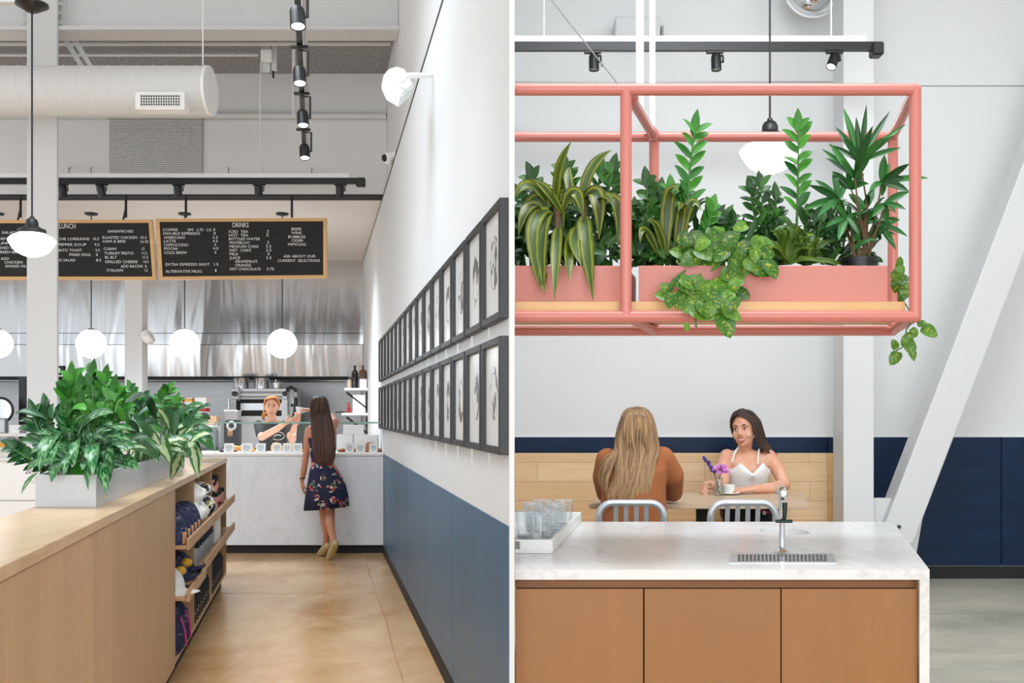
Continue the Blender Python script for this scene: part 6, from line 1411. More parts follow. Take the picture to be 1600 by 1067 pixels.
def head(mb, c, B, s, neck_to=None, neck_r=0.05):
    P = lambda x, y, z: Vector(c) + B @ (Vector((x, y, z)) * s)
    E = lambda p, r: mb.ell(P(*p), tuple(q * s for q in r), B, 20, 14)
    E((0, -0.012, 0.03), (0.076, 0.094, 0.084)); E((0, 0.02, -0.025), (0.063, 0.070, 0.085)); E((0, 0.045, -0.075), (0.036, 0.036, 0.032)); E((0, 0.066, -0.092), (0.019, 0.018, 0.017))
    for sx in (-1, 1):
        E((sx * 0.036, 0.058, -0.032), (0.026, 0.026, 0.026)); E((sx * 0.028, 0.072, 0.027), (0.026, 0.016, 0.012)); E((sx * 0.072, -0.012, -0.008), (0.010, 0.019, 0.030)); E((sx * 0.011, 0.094, -0.030), (0.008, 0.010, 0.007))
    mb.cone(P(0, 0.082, 0.018), P(0, 0.104, -0.024), 0.0085 * s, 0.0115 * s, 10); E((0, 0.076, -0.058), (0.026, 0.016, 0.016))
    if neck_to is not None: mb.cone(P(0, -0.022, -0.06), neck_to, neck_r * s * 0.92, neck_r * s * 1.05, 16)
def face_parts(root, c, B, s, open_=0.35, brow='brow'):
    P = lambda x, y, z: Vector(c) + B @ (Vector((x, y, z)) * s)
    for sx in (-1, 1):
        mb = MB(); mb.ell(P(sx * 0.030, 0.084, 0.006), (0.0130 * s, 0.006 * s, 0.0050 * s), B, 16, 10); e = mb.build('eye', M['eye_white'], root, True)
        mb = MB(); mb.ell(P(sx * 0.030, 0.0885, 0.006), (0.0058 * s, 0.003 * s, 0.0058 * s), B, 14, 8); mb.build('iris', M['iris'], e, True)
        mb = MB(); mb.tube([P(sx * (0.030 - 0.014), 0.0865, 0.009), P(sx * 0.030, 0.091, 0.0125), P(sx * (0.030 + 0.015), 0.084, 0.008)], 0.0016 * s, 6); mb.build('lash', M['iris'], e)
        mb = MB(); mb.tube([P(sx * 0.014, 0.092, 0.027), P(sx * 0.030, 0.091, 0.032), P(sx * 0.047, 0.078, 0.026)], [0.0030 * s, 0.0034 * s, 0.0015 * s], 6); mb.build('eyebrow', M[brow], root, True)
    w = 0.029
    up = [P(w * t, 0.092 - 0.020 * t * t, -0.054 + 0.010 * t * t) for t in (-1, -.6, -.25, 0, .25, .6, 1)]
    lo = [P(w * t, 0.091 - 0.019 * t * t, -0.058 - 0.016 * open_ * 2 * (1 - t * t) + 0.011 * t * t - 0.003) for t in (-1, -.6, -.25, 0, .25, .6, 1)]
    rr = [0.0012 * s, 0.003 * s, 0.0038 * s, 0.0034 * s, 0.0038 * s, 0.003 * s, 0.0012 * s]
    mb = MB(); mb.tube(up, rr, 8); mb.tube(lo, [q * 1.2 for q in rr], 8); mb.build('lips', M['lips'], root, True)
    mb = MB(); mb.tube([P(w * 0.78 * t, 0.0925 - 0.018 * t * t, -0.0615 - 0.004 * open_ + 0.007 * t * t) for t in (-1, -.6, -.3, 0, .3, .6, 1)], [q * s for q in (0.0012, 0.003, 0.0042, 0.0045, 0.0042, 0.003, 0.0012)], 8, True, False, 0.7); mb.build('teeth', M['teeth'], root, True)
def hand(mb, w, d, n, s=1.0, curl=0.4, side=1, spread=0.1, tips=None):
    w = Vector(w); d = Vector(d).normalized(); n = Vector(n); n = (n - d * n.dot(d)).normalized(); x = d.cross(n) * side
    for i, (o, L) in enumerate(((-0.030, 0.070), (-0.010, 0.078), (0.010, 0.073), (0.029, 0.058))):
        k = w + (d * (0.088 - abs(o + 0.008) * 0.25) + x * o) * s; mb.cone(w + (x * o * 0.6 + d * 0.01) * s, k, 0.0155 * s, 0.0125 * s, 10)
        p = k; a = 0; dd = (d + x * o * spread * 10).normalized()
        for j, f in enumerate((0.45, 0.32, 0.25)):
            a += curl * (0.7, 1.0, 0.7)[j] * (1 + 0.12 * i); q = p + (dd * math.cos(a) + n * math.sin(a)) * L * f * s
            mb.cone(p, q, (0.0098 - 0.0008 * j) * s, (0.009 - 0.0008 * j) * s, 10); p = q
        if tips is not None: tips.append((p, (dd * math.cos(a) + n * math.sin(a)), n))
    t0 = w + (d * 0.025 - x * 0.028) * s; t1 = t0 + (d * 0.6 - x * 0.62 + n * 0.35).normalized() * 0.042 * s; t2 = t1 + (d * 0.9 - x * 0.15 + n * 0.4).normalized() * 0.032 * s
    mb.cone(w + d * 0.012 * s, t0, 0.017 * s, 0.0145 * s, 10); mb.cone(t0, t1, 0.0135 * s, 0.0115 * s, 10); mb.cone(t1, t2, 0.011 * s, 0.009 * s, 10)
    return mb
def cr(pts, n):
    pts = [Vector(p) for p in pts]; out = []; P = [pts[0] * 2 - pts[1]] + pts + [pts[-1] * 2 - pts[-2]]
    m_ = len(pts) - 1
    for i in range(n + 1):
        t = i / n * m_; k = min(int(t), m_ - 1); f = t - k; a, b, c, d = P[k:k + 4]
        out.append(0.5 * ((2 * b) + (c - a) * f + (2 * a - 5 * b + 4 * c - d) * f * f + (3 * b - a - 3 * c + d) * f ** 3))
    return out
def lockset(mb, gs, n, r, jit=0.004, flat=0.6, seg=12, taper=0.25, cut=0.12):
    for _ in range(n):
        t = R.random() * (len(gs) - 1); k = min(int(t), len(gs) - 2); f = t - k
        pts = [Vector(a).lerp(Vector(b), f) for a, b in zip(gs[k], gs[k + 1])]
        ph = R.random() * 6; e = 1 - R.random() * cut
        q = cr(pts, seg); q = [p + Vector((math.sin(ph + i * 0.7), math.cos(ph * 2 + i * .6), 0.0)) * jit * (0.3 + i / seg) + Vector((R.gauss(0, 1), R.gauss(0, 1), 0)) * jit * 0.15 for i, p in enumerate(q)]
        q = q[:max(4, int(len(q) * e + 0.5))]; m_ = len(q) - 1
        mb.tube(q, [r * R.uniform(.8, 1.2) * (0.5 + 0.5 * min(1, i / 2)) * (1 - (1 - taper) * max(0, (i / m_ - 0.6) / 0.4)) for i in range(m_ + 1)], 6, True, False, flat)
def loft(mb, rows, n=40, pleat=0.0, k=10, cap=False):
    # rows: (centre, half width, half depth)
    rings = []
    for (c, a, b, *w) in rows:
        c = Vector(c); pl = w[0] if w else 0
        rings.append([mb.bm.verts.new(c + Vector((a * (1 + pl * math.sin(k * t)) * math.cos(t), b * (1 + pl * math.sin(k * t)) * math.sin(t), (w[1] * math.cos(t) if len(w) > 1 else 0)))) for t in [2 * math.pi * j / n for j in range(n)]])
    for A, B in zip(rings, rings[1:]):
        for j in range(n): mb.face([A[j], A[(j + 1) % n], B[(j + 1) % n], B[j]])
    if cap: mb.face(rings[0][::-1]); mb.face(rings[-1])
    return mb
# ---------------------------------------------------------------- customer in the floral dress, seen from behind
Yc = 10.45; s = Yc / F
cu = T('person', 'woman with long dark hair in a navy floral dress standing at the marble counter', 'person', at(508, 868, Yc) * 1.0)
cu.location.z = 0; WL[cu] = Vector(cu.location)
body = MB(); hc = at(499, 637, Yc + 0.05); Bh = basis((-0.12, 0.99, -0.05))
head(body, hc, Bh, 1.0, at(500, 664, Yc + 0.01), 0.05)
loft(body, [(at(500, 661, Yc), 0.05, 0.05), (at(500, 667, Yc), 0.13, 0.07), (at(501, 674, Yc), 0.165, 0.085), (at(502, 690, Yc), 0.135, 0.095), (at(503, 718, Yc - .01), 0.105, 0.085), (at(506, 735, Yc - .02), 0.14, 0.10), (at(508, 755, Yc - 0.02), 0.165, 0.115), (at(508, 770, Yc), 0.15, 0.10)], 32, 0, 1, True)
body.limb([at(483, 673, Yc), at(480, 692, Yc - .02), at(477.5, 716, Yc - 0.02), at(474.5, 737, Yc), at(471.5, 752, Yc + 0.03)], [0.044, 0.038, 0.032, 0.030, 0.021])
hand(body, at(471.5, 752, Yc + .03), (0.05, 0.25, -1), (0.8, 0.3, 0.2), 1.0, 0.28, -1)
body.limb([at(517, 672, Yc), at(523, 660, Yc + 0.08), at(518, 650, Yc + 0.30)], [0.046, 0.044, 0.034]); body.limb([at(518, 650, Yc + .30), at(500, 645, Yc + 0.43), at(489, 641, Yc + 0.50)], [0.034, 0.029, 0.022])
hand(body, at(489, 641, Yc + .50), (-1, 0.15, 0.12), (0, 0.1, -1), 1.0, 0.55, 1)
body.limb([at(505, 765, Yc), at(506, 800, Yc + .05), at(508.5, 817, Yc + 0.04), at(511, 832, Yc + .06), at(509.5, 847, Yc + 0.10)], [0.085, 0.047, 0.050, 0.038, 0.031])
body.limb([at(511, 765, Yc), at(516, 800, Yc - .03), at(515.5, 816, Yc - 0.06), at(518, 831, Yc - .1), at(521.5, 844, Yc - 0.17)], [0.085, 0.047, 0.050, 0.038, 0.031])
body.limb([at(509.5, 847, Yc + .10), at(505, 858, Yc + 0.17), at(500, 864, Yc + 0.22)], [0.032, 0.03, 0.026]); body.limb([at(521.5, 844, Yc - .17), at(519, 860, Yc - 0.12), at(514, 871, Yc - .07)], [0.032, 0.03, 0.026])
remeshed(body, 'body', M['skin_tan'], cu, 0.0062, 3)
dr = MB()
dr.box(0, 0, 0, 0, 0, 0) if False else None
rows = [(at(502, 684, Yc), 0.150, 0.10), (at(502, 700, Yc), 0.122, 0.098), (at(503.5, 720, Yc - .01), 0.110, 0.09), (at(504, 724, Yc - .01), 0.114, 0.095, 0.01), (at(506.5, 738, Yc - .01), 0.152, 0.125, 0.02), (at(509.5, 756, Yc - .01), 0.192, 0.15, 0.03), (at(510, 775, Yc), 0.214, 0.165, 0.045), (at(509.5, 794, Yc), 0.226, 0.17, 0.055, 0.02)]
loft(dr, rows, 64, 0, 9); dress = dr.build('dress', M['dress_floral'], cu, True, ang=80)
so = dress.modifiers.new('thick', 'SOLIDIFY'); so.thickness = 0.006
for x0, x1 in ((486, 490), (515, 511)):
    mb = MB(); mb.tube([at(x0, 668, Yc - 0.075), at((x0 + x1) / 2, 676, Yc - 0.10), at(x1, 686, Yc - 0.105)], 0.006, 6); mb.build('shoulder_strap', M['strap_dark'], dress)
for pts in (((512, 850, -.0), (508, 857, .14), (501, 865.5, .21), (497.5, 867.5, .25)),):
    pass
def shoe(a, b, c, nm='shoe'):
    mb = MB(); a, b, c = Vector(a), Vector(b), Vector(c)
    mb.limb([a, b, c], [0.038, 0.043, 0.030], 14)
    o = remeshed(mb, nm, M['shoe_beige'], cu, 0.007, 3)
shoe(at(512, 853, Yc + .08), at(505, 861, Yc + 0.17), at(499.5, 865, Yc + 0.25)); shoe(at(524, 849, Yc - .21), at(519, 862, Yc - 0.13), at(513.5, 872.5, Yc - .07))
mb = MB(); pw = at(472.5, 747, Yc + 0.02); mb.tube([pw + Vector((0.027 * math.cos(t), 0.027 * math.sin(t), 0.004 * math.cos(t))) for t in [2 * math.pi * i / 20 for i in range(20)]], 0.005, 6, closed=True); mb.build('bracelet', M['strap_dark'], cu)
def back_hair(root, rows, n, r, mat, Yb, wave=0.006, core=True, endj=8, hd=None):
    # rows: (photo y, left x, right x, depth of the back surface) from the crown down
    def prof(y):
        for a, b in zip(rows, rows[1:]):
            if a[0] <= y <= b[0]:
                t = (y - a[0]) / (b[0] - a[0]); return [a[i] + (b[i] - a[i]) * t for i in range(1, 4)]
        return list(rows[-1][1:])
    mb = MB(); y0, y1 = rows[0][0], rows[-1][0]
    if core:
        lr = []
        for i in range(13):
            y = y0 + 1.5 + (y1 - 6 - y0) * i / 12; xl, xr, Yd = prof(y); w = (xr - xl) / 2 * Yd / F * 0.86; dp = min(0.10, w * 0.95) if y < y0 + (y1 - y0) * 0.33 else 0.035
            lr.append((at((xl + xr) / 2, y, Yd + dp + 0.006), max(w, 0.01), dp))
        loft(mb, lr, 24, 0, 1, True)
        for f in mb.bm.faces:
            for l in f.loops: l[mb.rn].uv = (0.1, 0); l[mb.uv].uv = (0.5, 0.3)
    if hd:
        hc_, B_, k_ = hd; mb.ell(Vector(hc_) + B_ @ (Vector((0, -0.030, 0.034)) * k_), tuple(q * k_ for q in (0.082, 0.092, 0.086)), B_, 24, 16)
        G_ = lambda x, y, z: Vector(hc_) + B_ @ (Vector((x, y, z)) * k_)
        for sx in (-1, 1): lockset(mb, [[G_(0, 0.06, 0.108), G_(sx * 0.055, 0.05, 0.094), G_(sx * 0.085, 0.0, 0.03), G_(sx * 0.085, -0.04, -0.12)], [G_(0, -0.02, 0.124), G_(sx * 0.06, -0.03, 0.103), G_(sx * 0.088, -0.05, 0.03), G_(sx * 0.085, -0.09, -0.12)], [G_(0, -0.10, 0.10), G_(sx * 0.045, -0.115, 0.075), G_(sx * 0.06, -0.125, 0.02), G_(sx * 0.065, -0.14, -0.12)], [G_(0, -0.07, 0.112), G_(sx * 0.001, -0.116, 0.085), G_(sx * 0.001, -0.138, 0.02), G_(sx * 0.002, -0.150, -0.10)]], n // 2, r, 0.003, 0.6, 12, 0.12, 0.45)
    for i in range(n):
        u = R.uniform(-1, 1); u = math.copysign(abs(u) ** 0.85, u); ye = y1 - R.random() * endj; ys = y0 + R.random() * 4; pts = []; ph = R.random() * 6.28; fr = R.uniform(0.05, 0.09); off = R.uniform(0, 0.012)
        for k in range(15):
            y = ys + (ye - ys) * k / 14; xl, xr, Yd = prof(y); w = (xr - xl) / 2; x = (xl + xr) / 2 + w * u
            sag = (1 - math.sqrt(max(0, 1 - u * u))) * min(0.12, w * Yd / F * 0.8)
            p = at(x, y, Yd + sag * max(0.3, 1 - k / 14 * 1.3) + off - 0.006); p.x += math.sin(ph + y * fr) * wave * (k / 14) ; pts.append(p)
        mb.tube(pts, [r * (0.6 + 0.4 * min(1, k / 3)) * (1 if k < 11 else 1 - 0.75 * (k - 11) / 3) * R.uniform(.9, 1.1) for k in range(15)], 6, True, False, 0.6)
    return mb.build('hair', M[mat], root, True, ang=80)
back_hair(cu, [(618.5, 494, 505, Yc + .04), (622, 489, 510, Yc - .02), (630, 486.5, 513, Yc - .05), (645, 485.5, 515.5, Yc - .06), (660, 486, 519, Yc - .085), (680, 487, 522, Yc - .115), (700, 489, 523.5, Yc - .125), (715, 491, 523, Yc - .12), (728, 494, 519, Yc - .12)], 190, 0.0075, 'hair_brown', Yc, 0.004, hd=(hc, Bh, 1.0))
# cup being handed over
pcup = at(469.5, 641, Yc + .56); d = T('coffee_cup', 'white cup passed between the customer and the barista', 'cup', pcup)
mb = MB(); mb.lathe([(0, -0.035), (0.025, -0.035), (0.03, -0.028), (0.05, 0.0), (0.057, 0.032), (0.052, 0.032), (0.045, 0.0), (0.024, -0.026), (0, -0.026)], pcup, 26, Matrix.Rotation(math.radians(10), 3, 'Y')); mb.build('body', M['white_ceramic'], d, True)
mb = MB(); mb.tube([pcup + Vector((0.05, 0, 0.018)), pcup + Vector((0.075, 0, 0.012)), pcup + Vector((0.07, 0, -0.014)), pcup + Vector((0.042, 0, -0.012))], 0.006, 8); mb.build('handle', M['white_ceramic'], d, True)
# ---------------------------------------------------------------- barista
Yb = 11.75; s = Yb / F
ba = T('person', 'blonde barista in a black t shirt behind the display case', 'person', at(426, 700, Yb)); ba.location.z = 0; WL[ba] = Vector(ba.location)
body = MB(); hb = at(424.5, 635.5, Yb); Bb = basis((0.2, -0.97, -0.06), math.radians(-4))
head(body, hb, Bb, 1.0, at(425, 657, Yb + .02), 0.05)
TZ = lambda y: at(426, y, Yb)
rows = [(at(425, 656, Yb + .02), 0.05, 0.05), (at(425, 660, Yb + .02), 0.13, 0.07), (at(425.5, 666, Yb + .02), 0.165, 0.09), (at(426.5, 680, Yb), 0.155, 0.11), (at(427, 697, Yb), 0.14, 0.10), (at(427, 715, Yb), 0.16, 0.11), (at(427, 740, Yb), 0.175, 0.12), (at(427, 760, Yb), 0.14, 0.1)]
loft(body, rows, 32, 0, 1, True)
for dx in (-11, 11): body.limb([at(427 + dx, 755, Yb), at(427 + dx, 800, Yb + .02), at(427 + dx, 838, Yb + 0.03)], [0.085, 0.055, 0.04])
rarm = [at(404, 664, Yb + .02), at(409, 683, Yb - 0.14), at(431, 671, Yb - 0.36), at(446, 661, Yb - 0.50)]
body.limb(rarm, [0.048, 0.043, 0.037, 0.024])
hand(body, at(446, 661, Yb - .50), (0.9, -0.1, 0.42), (0.2, 0.2, 0.9), 1.05, 0.22, -1)
larm = [at(446, 664, Yb + .02), at(456.5, 687, Yb - 0.20), at(459, 671, Yb - 0.38), at(461, 663, Yb - 0.46)]
body.limb(larm, [0.048, 0.043, 0.036, 0.024])
hand(body, at(461, 663, Yb - .46), (0.35, -0.25, 0.9), (-0.2, -0.8, 0.3), 1.05, 0.3, -1)
remeshed(body, 'body', M['skin_fair'], ba, 0.006, 3); face_parts(ba, hb, Bb, 1.0, 0.35, 'brow')
sh = MB(); loft(sh, [(at(425, 658.5, Yb + .02), 0.07, 0.066)] + [(c, a * 1.07 + 0.004, b * 1.08 + 0.006) for (c, a, b) in rows[1:6]] , 32, 0, 1, True)
sh.limb([at(404, 664, Yb + .02), at(407.3, 678, Yb - 0.09)], [0.056, 0.057]); sh.limb([at(446, 664, Yb + .02), at(452.5, 679, Yb - 0.11)], [0.056, 0.057])
shirt = remeshed(sh, 'shirt', M['shirt_black'], ba, 0.008, 3)
mb = MB(); lc = at(434, 681, Yb - 0.125); mb.tube([lc + Vector((0.072 * math.cos(t), 0.018 * math.sin(t) * 0 - 0.004 + 0.02 * math.cos(t) ** 2, 0.046 * math.sin(t))) for t in [2 * math.pi * i / 32 for i in range(32)]], 0.0045, 6, closed=True)
mb.tube([lc + Vector((-0.045, 0, -0.008)), lc + Vector((-0.01, -0.006, 0.014)), lc + Vector((0.04, 0, 0.006))], 0.006, 6); mb.build('emblem', M['white_paper'], shirt, True)
ap = MB(); loft(ap, [(at(427, 715, Yb), 0.178, 0.128), (at(427, 750, Yb), 0.195, 0.14), (at(427, 800, Yb), 0.2, 0.14), (at(427, 848, Yb), 0.19, 0.12)], 32, 0, 1, True); ap.build('trousers', M['shirt_black'], ba, True, ang=60)
for k, (a, b) in enumerate((((458.3, 671), (462, 668.5)), ((457, 679), (462, 675)), ((457, 675), (461, 679)))):
    mb = MB(); mb.tube([at(a[0], a[1], Yb - .385 + 0.01 * k), at((a[0] + b[0]) / 2, (a[1] + b[1]) / 2, Yb - 0.425 + .02 * k), at(b[0], b[1], Yb - .385 + .01 * k)], 0.008, 6); mb.build('wrist_band', M['white_paper'], ba, True)
hm = MB(); P = lambda x, y, z: hb + Bb @ Vector((x, y, z))
hm.ell(P(0, -0.026, 0.042), (0.083, 0.092, 0.086), Bb, 24, 16)
for sx in (-1, 1):
    lockset(hm, [[P(-0.02, 0.062, 0.108), P(sx * 0.055, 0.058, 0.086), P(sx * 0.083, 0.01, 0.03), P(sx * 0.07, -0.06, -0.03), P(-0.02, -0.11, -0.07)],
                 [P(-0.02, 0.0, 0.132), P(sx * 0.062, 0.0, 0.105), P(sx * 0.088, -0.04, 0.03), P(sx * 0.06, -0.09, -0.03), P(-0.02, -0.115, -0.06)],
                 [P(-0.02, -0.06, 0.125), P(sx * 0.05, -0.07, 0.10), P(sx * 0.07, -0.10, 0.03), P(sx * 0.04, -0.115, -0.02), P(-0.02, -0.12, -0.05)]], 70, 0.009, 0.002)
lockset(hm, [[P(-0.03, -0.10, -0.05), P(0.07, -0.09, -0.08), P(0.095, -0.04, -0.13), P(0.085, -0.01, -0.16)], [P(-0.02, -0.12, -0.06), P(0.06, -0.11, -0.1), P(0.08, -0.07, -0.14), P(0.07, -0.03, -0.17)]], 40, 0.011, 0.006)
lockset(hm, [[P(0.08, -0.02, 0.0), P(-0.085 * -1, -0.01, -0.06), P(0.10, -0.03, -0.11), P(0.085, -0.03, -0.14)], [P(0.078, -0.04, 0.0), P(0.09, -0.05, -0.06), P(0.09, -0.06, -0.11), P(0.08, -0.05, -0.15)]], 20, 0.010, 0.004)
hm.build('hair', M['hair_ginger'], ba, True, ang=80)
# ---------------------------------------------------------------- woman in the white camisole
Yw_ = 7.93; s = Yw_ / F; k = 1.22
wo = T('person', 'smiling dark haired woman in a white camisole seated on the bench', 'person', at(1168, 790, Yw_)); wo.location.z = FR; WL[wo] = Vector(wo.location)
body = MB(); hw = at(1163.5, 670.5, Yw_ - .03); Bw = basis((-0.50, -0.86, -0.04), math.radians(4))
head(body, hw, Bw, k, at(1163, 704, Yw_ + .03), 0.046)
rows = [(at(1163, 702, Yw_ + .03), 0.06, 0.055), (at(1166, 707, Yw_ + .03), 0.15, 0.075), (at(1169, 713, Yw_ + .02), 0.195, 0.10), (at(1168, 725, Yw_), 0.165, 0.125), (at(1168, 740, Yw_ - .01), 0.152, 0.135), (at(1168, 755, Yw_), 0.140, 0.115), (at(1168, 775, Yw_ + .04), 0.145, 0.12), (at(1168, 795, Yw_ + .07), 0.19, 0.15), (at(1168, 808, Yw_ + .08), 0.18, 0.15)]
loft(body, rows, 36, 0, 1, True)
for dx in (-8, 6): body.ell(at(1169 + dx * 1.35, 735, Yw_ - .085), (0.062, 0.055, 0.06))
tl = []; tr = []
body.limb([at(1201, 714, Yw_ + .01), at(1215, 732, Yw_ - .03), at(1226, 756, Yw_ - 0.10)], [0.060, 0.056, 0.046]); body.limb([at(1226, 757.5, Yw_ - .10), at(1203, 763, Yw_ - 0.26), at(1176, 764, Yw_ - 0.33)], [0.046, 0.044, 0.030])
hand(body, at(1176, 764, Yw_ - .33), (-1, -0.12, -0.06), (-0.15, 0.1, -1), 1.25, 0.22, 1, 0.12, tl)
body.limb([at(1136, 713, Yw_ + .01), at(1130, 730, Yw_ - .04), at(1131, 752, Yw_ - 0.12)], [0.058, 0.052, 0.044]); body.limb([at(1131, 752, Yw_ - .12), at(1118, 759, Yw_ - 0.22), at(1110, 757, Yw_ - 0.27)], [0.044, 0.038, 0.030])
hand(body, at(1110, 757, Yw_ - .27), (-0.45, -0.5, -0.1), (0.6, -0.5, -0.5), 1.2, 0.75, 1)
for dx in (-14, 14): body.limb([at(1168 + dx, 797, Yw_ + .04), at(1168 + dx * 1.3, 800, Yw_ - 0.5), at(1168 + dx * 1.2, 880, Yw_ - 0.46)], [0.10, 0.075, 0.05])
remeshed(body, 'body', M['skin_light'], wo, 0.0066, 3); face_parts(wo, hw, Bw, k, 0.55, 'brow')
for (p, dd, n) in tl:
    mb = MB(); mb.ell(p + Vector(dd) * 0.004 - Vector(n) * 0.0085, (0.010, 0.008, 0.005), None, 10, 6); mb.build('nail', M['nail'], wo, True)
ca = MB(); n = 48; rings = []
def camirow(y, Yo, a, b, vshape):
    c = at(1168, y, Yo); ring = []
    for j in range(n):
        t = 2 * math.pi * j / n; x = a * math.cos(t); yy = b * math.sin(t); fr_ = max(0, -math.sin(t)); z = 0
        if vshape: cx = abs(math.cos(t)); z = vshape * ((0.052 - 0.17 * abs(cx - 0.5) if cx < 0.72 else 0.015 - 0.10 * (cx - 0.72)) if math.sin(t) < 0 else -0.012)
        bust = 0.0 if vshape == 0 else 0.03 * fr_
        ring.append(ca.bm.verts.new(c + Vector((x, yy - bust, z))))
    return ring
rings = [camirow(732, Yw_, 0.168, 0.146, 1.0), camirow(738, Yw_, 0.166, 0.158, 0.5), camirow(746, Yw_, 0.157, 0.152, 0), camirow(756, Yw_, 0.148, 0.130, 0), camirow(776, Yw_ + .04, 0.155, 0.132, 0), camirow(790, Yw_ + .07, 0.18, 0.145, 0)]
for A, B in zip(rings, rings[1:]):
    for j in range(n): ca.face([A[j], A[(j + 1) % n], B[(j + 1) % n], B[j]])
cam_ = ca.build('camisole', M['cami_white'], wo, True, ang=80); so = cam_.modifiers.new('thick', 'SOLIDIFY'); so.thickness = 0.006; so.offset = 1
for (a, b, c_) in (((1144.5, 722), (1147.5, 709), (1153, 699.5)), ((1184, 725), (1185, 711), (1186, 702))):
    mb = MB(); mb.tube(cr([at(a[0], a[1], Yw_ - 0.155), at(b[0], b[1], Yw_ - .115), at(c_[0], c_[1], Yw_ - .05), at(c_[0] + 1, c_[1] - .5, Yw_ + 0.05)], 10), 0.0065, 6); mb.build('shoulder_strap', M['cami_white'], cam_, True)
sk = MB()
for dx in (-14, 14): sk.limb([at(1168 + dx, 797, Yw_ + .04), at(1168 + dx * 1.3, 799, Yw_ - 0.5), at(1168 + dx * 1.25, 835, Yw_ - 0.5)], [0.125, 0.098, 0.10])
sk.limb([at(1155, 798, Yw_ + .05), at(1181, 798, Yw_ + .05)], [0.15, 0.15]); sk.limb([at(1150, 808, Yw_ - .45), at(1186, 808, Yw_ - .45)], [0.08, 0.08])
remeshed(sk, 'skirt', M['skirt_floral'], wo, 0.014, 3)
hm = MB(); P = lambda x, y, z: hw + Bw @ (Vector((x, y, z)) * k)
hm.ell(P(0, -0.028, 0.04), tuple(q * k for q in (0.081, 0.090, 0.086)), Bw, 24, 16)
for f in hm.bm.faces:
    for l in f.loops: l[hm.rn].uv = (0.1, 0)
# side nearest the camera's right, sweeping behind her left shoulder (local +x is her right)
G = lambda pts: [at(x, y, Y) for x, y, Y in pts]
lockset(hm, [[P(0.012, 0.078, 0.098)] + G([(1172, 657, Yw_ - .13), (1179, 676, Yw_ - .12), (1184, 692, Yw_ - .08), (1193, 702, Yw_ - .06), (1205, 710, Yw_ - .03)]),
             [P(0.01, 0.04, 0.124)] + G([(1179, 655, Yw_ - .09), (1187, 674, Yw_ - .07), (1192, 691, Yw_ - .03), (1200, 702, Yw_ - .01), (1212, 711, Yw_ + .02)]),
             [P(0.01, -0.02, 0.132)] + G([(1184, 652, Yw_ - .02), (1192, 672, Yw_ + .01), (1197, 690, Yw_ + .04), (1205, 702, Yw_ + .06), (1214, 710, Yw_ + .07)]),
             [P(0.01, -0.08, 0.115)] + G([(1180, 652, Yw_ + .08), (1188, 675, Yw_ + .12), (1190, 695, Yw_ + .13), (1192, 715, Yw_ + .14), (1195, 730, Yw_ + .15)])], 170, 0.0105, 0.004, 0.6, 12)
lockset(hm, [[P(0.012, 0.078, 0.098), P(0.055, 0.066, 0.075), P(0.078, 0.02, 0.02), P(0.078, -0.02, -0.05), P(0.07, -0.06, -0.12)],
             [P(0.01, 0.02, 0.13), P(0.065, 0.01, 0.10), P(0.088, -0.03, 0.03), P(0.085, -0.06, -0.05), P(0.06, -0.09, -0.14)],
             [P(0.01, -0.06, 0.125), P(0.06, -0.07, 0.10), P(0.08, -0.10, 0.03), P(0.07, -0.11, -0.05), P(0.04, -0.12, -0.14)]], 80, 0.010, 0.003)
hm.build('hair', M['hair_dark'], wo, True, ang=80)
# ---------------------------------------------------------------- woman in the rust sweater, seen from behind
Yr_ = 6.52
ru = T('person', 'woman with long honey brown hair in a rust sweater, back turned, on a metal chair', 'person', at(990, 800, Yr_)); ru.location.z = FR; WL[ru] = Vector(ru.location)
body = MB(); hr = at(995, 672, Yr_ + .03); Br = basis((0.12, 0.99, -0.06)); kr = 1.2
head(body, hr, Br, kr, at(993, 706, Yr_), 0.05)
rows = [(at(993, 700, Yr_), 0.07, 0.06), (at(993, 706, Yr_), 0.14, 0.085), (at(992, 715, Yr_), 0.19, 0.11), (at(991, 735, Yr_ - .02), 0.195, 0.13), (at(990, 765, Yr_ - .02), 0.19, 0.135), (at(990, 795, Yr_ - .02), 0.195, 0.14), (at(990, 825, Yr_), 0.21, 0.16)]
loft(body, rows, 32, 0, 1, True)
for dx in (-20, 20): body.limb([at(990 + dx, 822, Yr_ + .03), at(990 + dx, 826, Yr_ + 0.48), at(990 + dx, 945, Yr_ + 0.46)], [0.10, 0.08, 0.05])
ra = [at(1035, 716, Yr_), at(1050, 742, Yr_ + .06), at(1052, 769, Yr_ + 0.26)]; rb = [at(1052, 769, Yr_ + .26), at(1030, 768, Yr_ + 0.50), at(1012, 766, Yr_ + 0.62)]
la = [at(949, 718, Yr_), at(943, 745, Yr_ + .06), at(946, 771, Yr_ + 0.26)]; lb = [at(946, 771, Yr_ + .26), at(966, 768, Yr_ + 0.48), at(984, 766, Yr_ + 0.60)]
body.limb(ra, [0.06, 0.055, 0.046]); body.limb(rb, [0.046, 0.038, 0.028]); body.limb(la, [0.06, 0.055, 0.046]); body.limb(lb, [0.046, 0.038, 0.028])
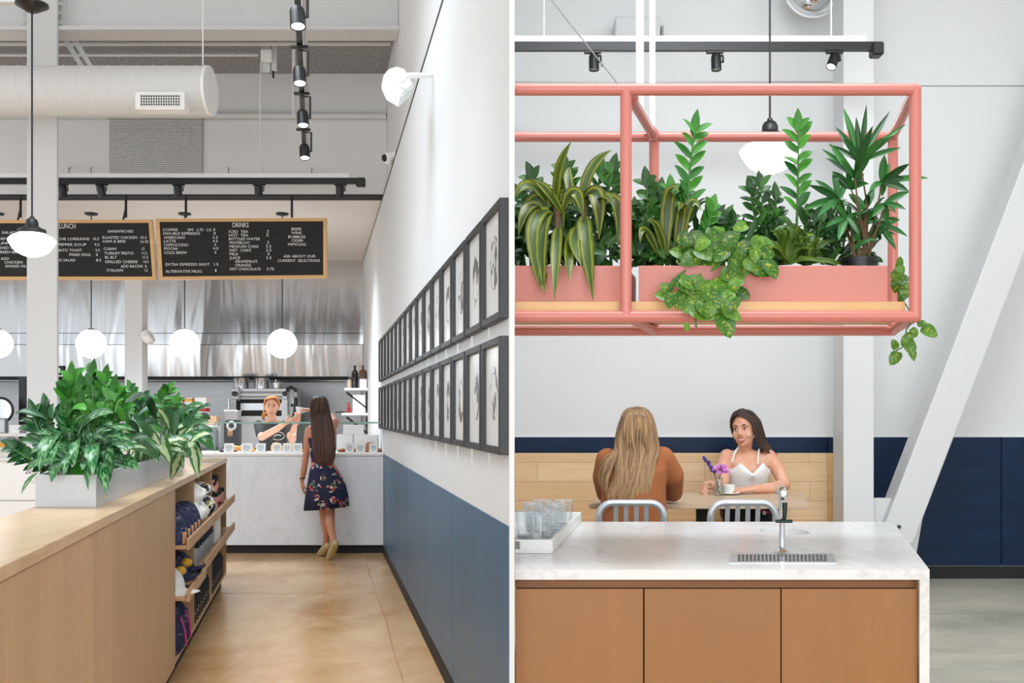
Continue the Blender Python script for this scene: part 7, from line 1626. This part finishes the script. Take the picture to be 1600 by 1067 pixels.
hand(body, rb[-1], (-0.9, 0.3, 0), (0, 0, -1), 1.15, 0.3, -1); hand(body, lb[-1], (0.9, 0.3, 0), (0, 0, -1), 1.15, 0.3, 1)
remeshed(body, 'body', M['skin_light'], ru, 0.0075, 3)
sw = MB(); loft(sw, [(at(993, 702, Yr_), 0.085, 0.075)] + [(c, a * 1.05 + .006, b * 1.06 + .006) for (c, a, b) in rows[1:]], 36, 0, 1, True)
sw.limb(ra, [0.078, 0.078, 0.064]); sw.limb(rb, [0.064, 0.052, 0.042]); sw.limb(la, [0.075, 0.072, 0.06]); sw.limb(lb, [0.06, 0.05, 0.042])
remeshed(sw, 'sweater', M['sweater_rust'], ru, 0.009, 5)
tz = MB()
for dx in (-20, 20): tz.limb([at(990 + dx, 822, Yr_ + .03), at(990 + dx, 826, Yr_ + 0.48), at(990 + dx, 935, Yr_ + 0.46)], [0.115, 0.095, 0.065])
tz.limb([at(972, 824, Yr_), at(1008, 824, Yr_)], [0.14, 0.14]); clothmat('denim', (48, 62, 92)); remeshed(tz, 'trousers', M['denim'], ru, 0.014, 3)
back_hair(ru, [(640.5, 987, 1003, Yr_ + .03), (644, 977, 1012, Yr_ - .05), (652, 971, 1020, Yr_ - .09), (668, 966, 1024, Yr_ - .11), (690, 962, 1027, Yr_ - .12), (705, 961, 1029, Yr_ - .135), (725, 962, 1023, Yr_ - .155), (750, 960, 1017, Yr_ - .165), (768, 953, 1017, Yr_ - .165), (785, 950, 1015, Yr_ - .162)], 330, 0.0092, 'hair_honey', Yr_, 0.012, True, 9, hd=(hr, Br, kr))
hm = MB()
lockset(hm, [[at(966, 690, Yr_ - .06), at(958, 705, Yr_ - .11), at(945, 716, Yr_ - .12), at(936, 732, Yr_ - .09), at(935, 755, Yr_ - .06)], [at(968, 695, Yr_ - .10), at(962, 712, Yr_ - .14), at(955, 735, Yr_ - .15), at(950, 755, Yr_ - .155), at(948, 780, Yr_ - .155)]], 34, 0.006, 0.006, 0.6, 12)
hm.build('hair_strands', M['hair_honey'], ru, True, ang=80)
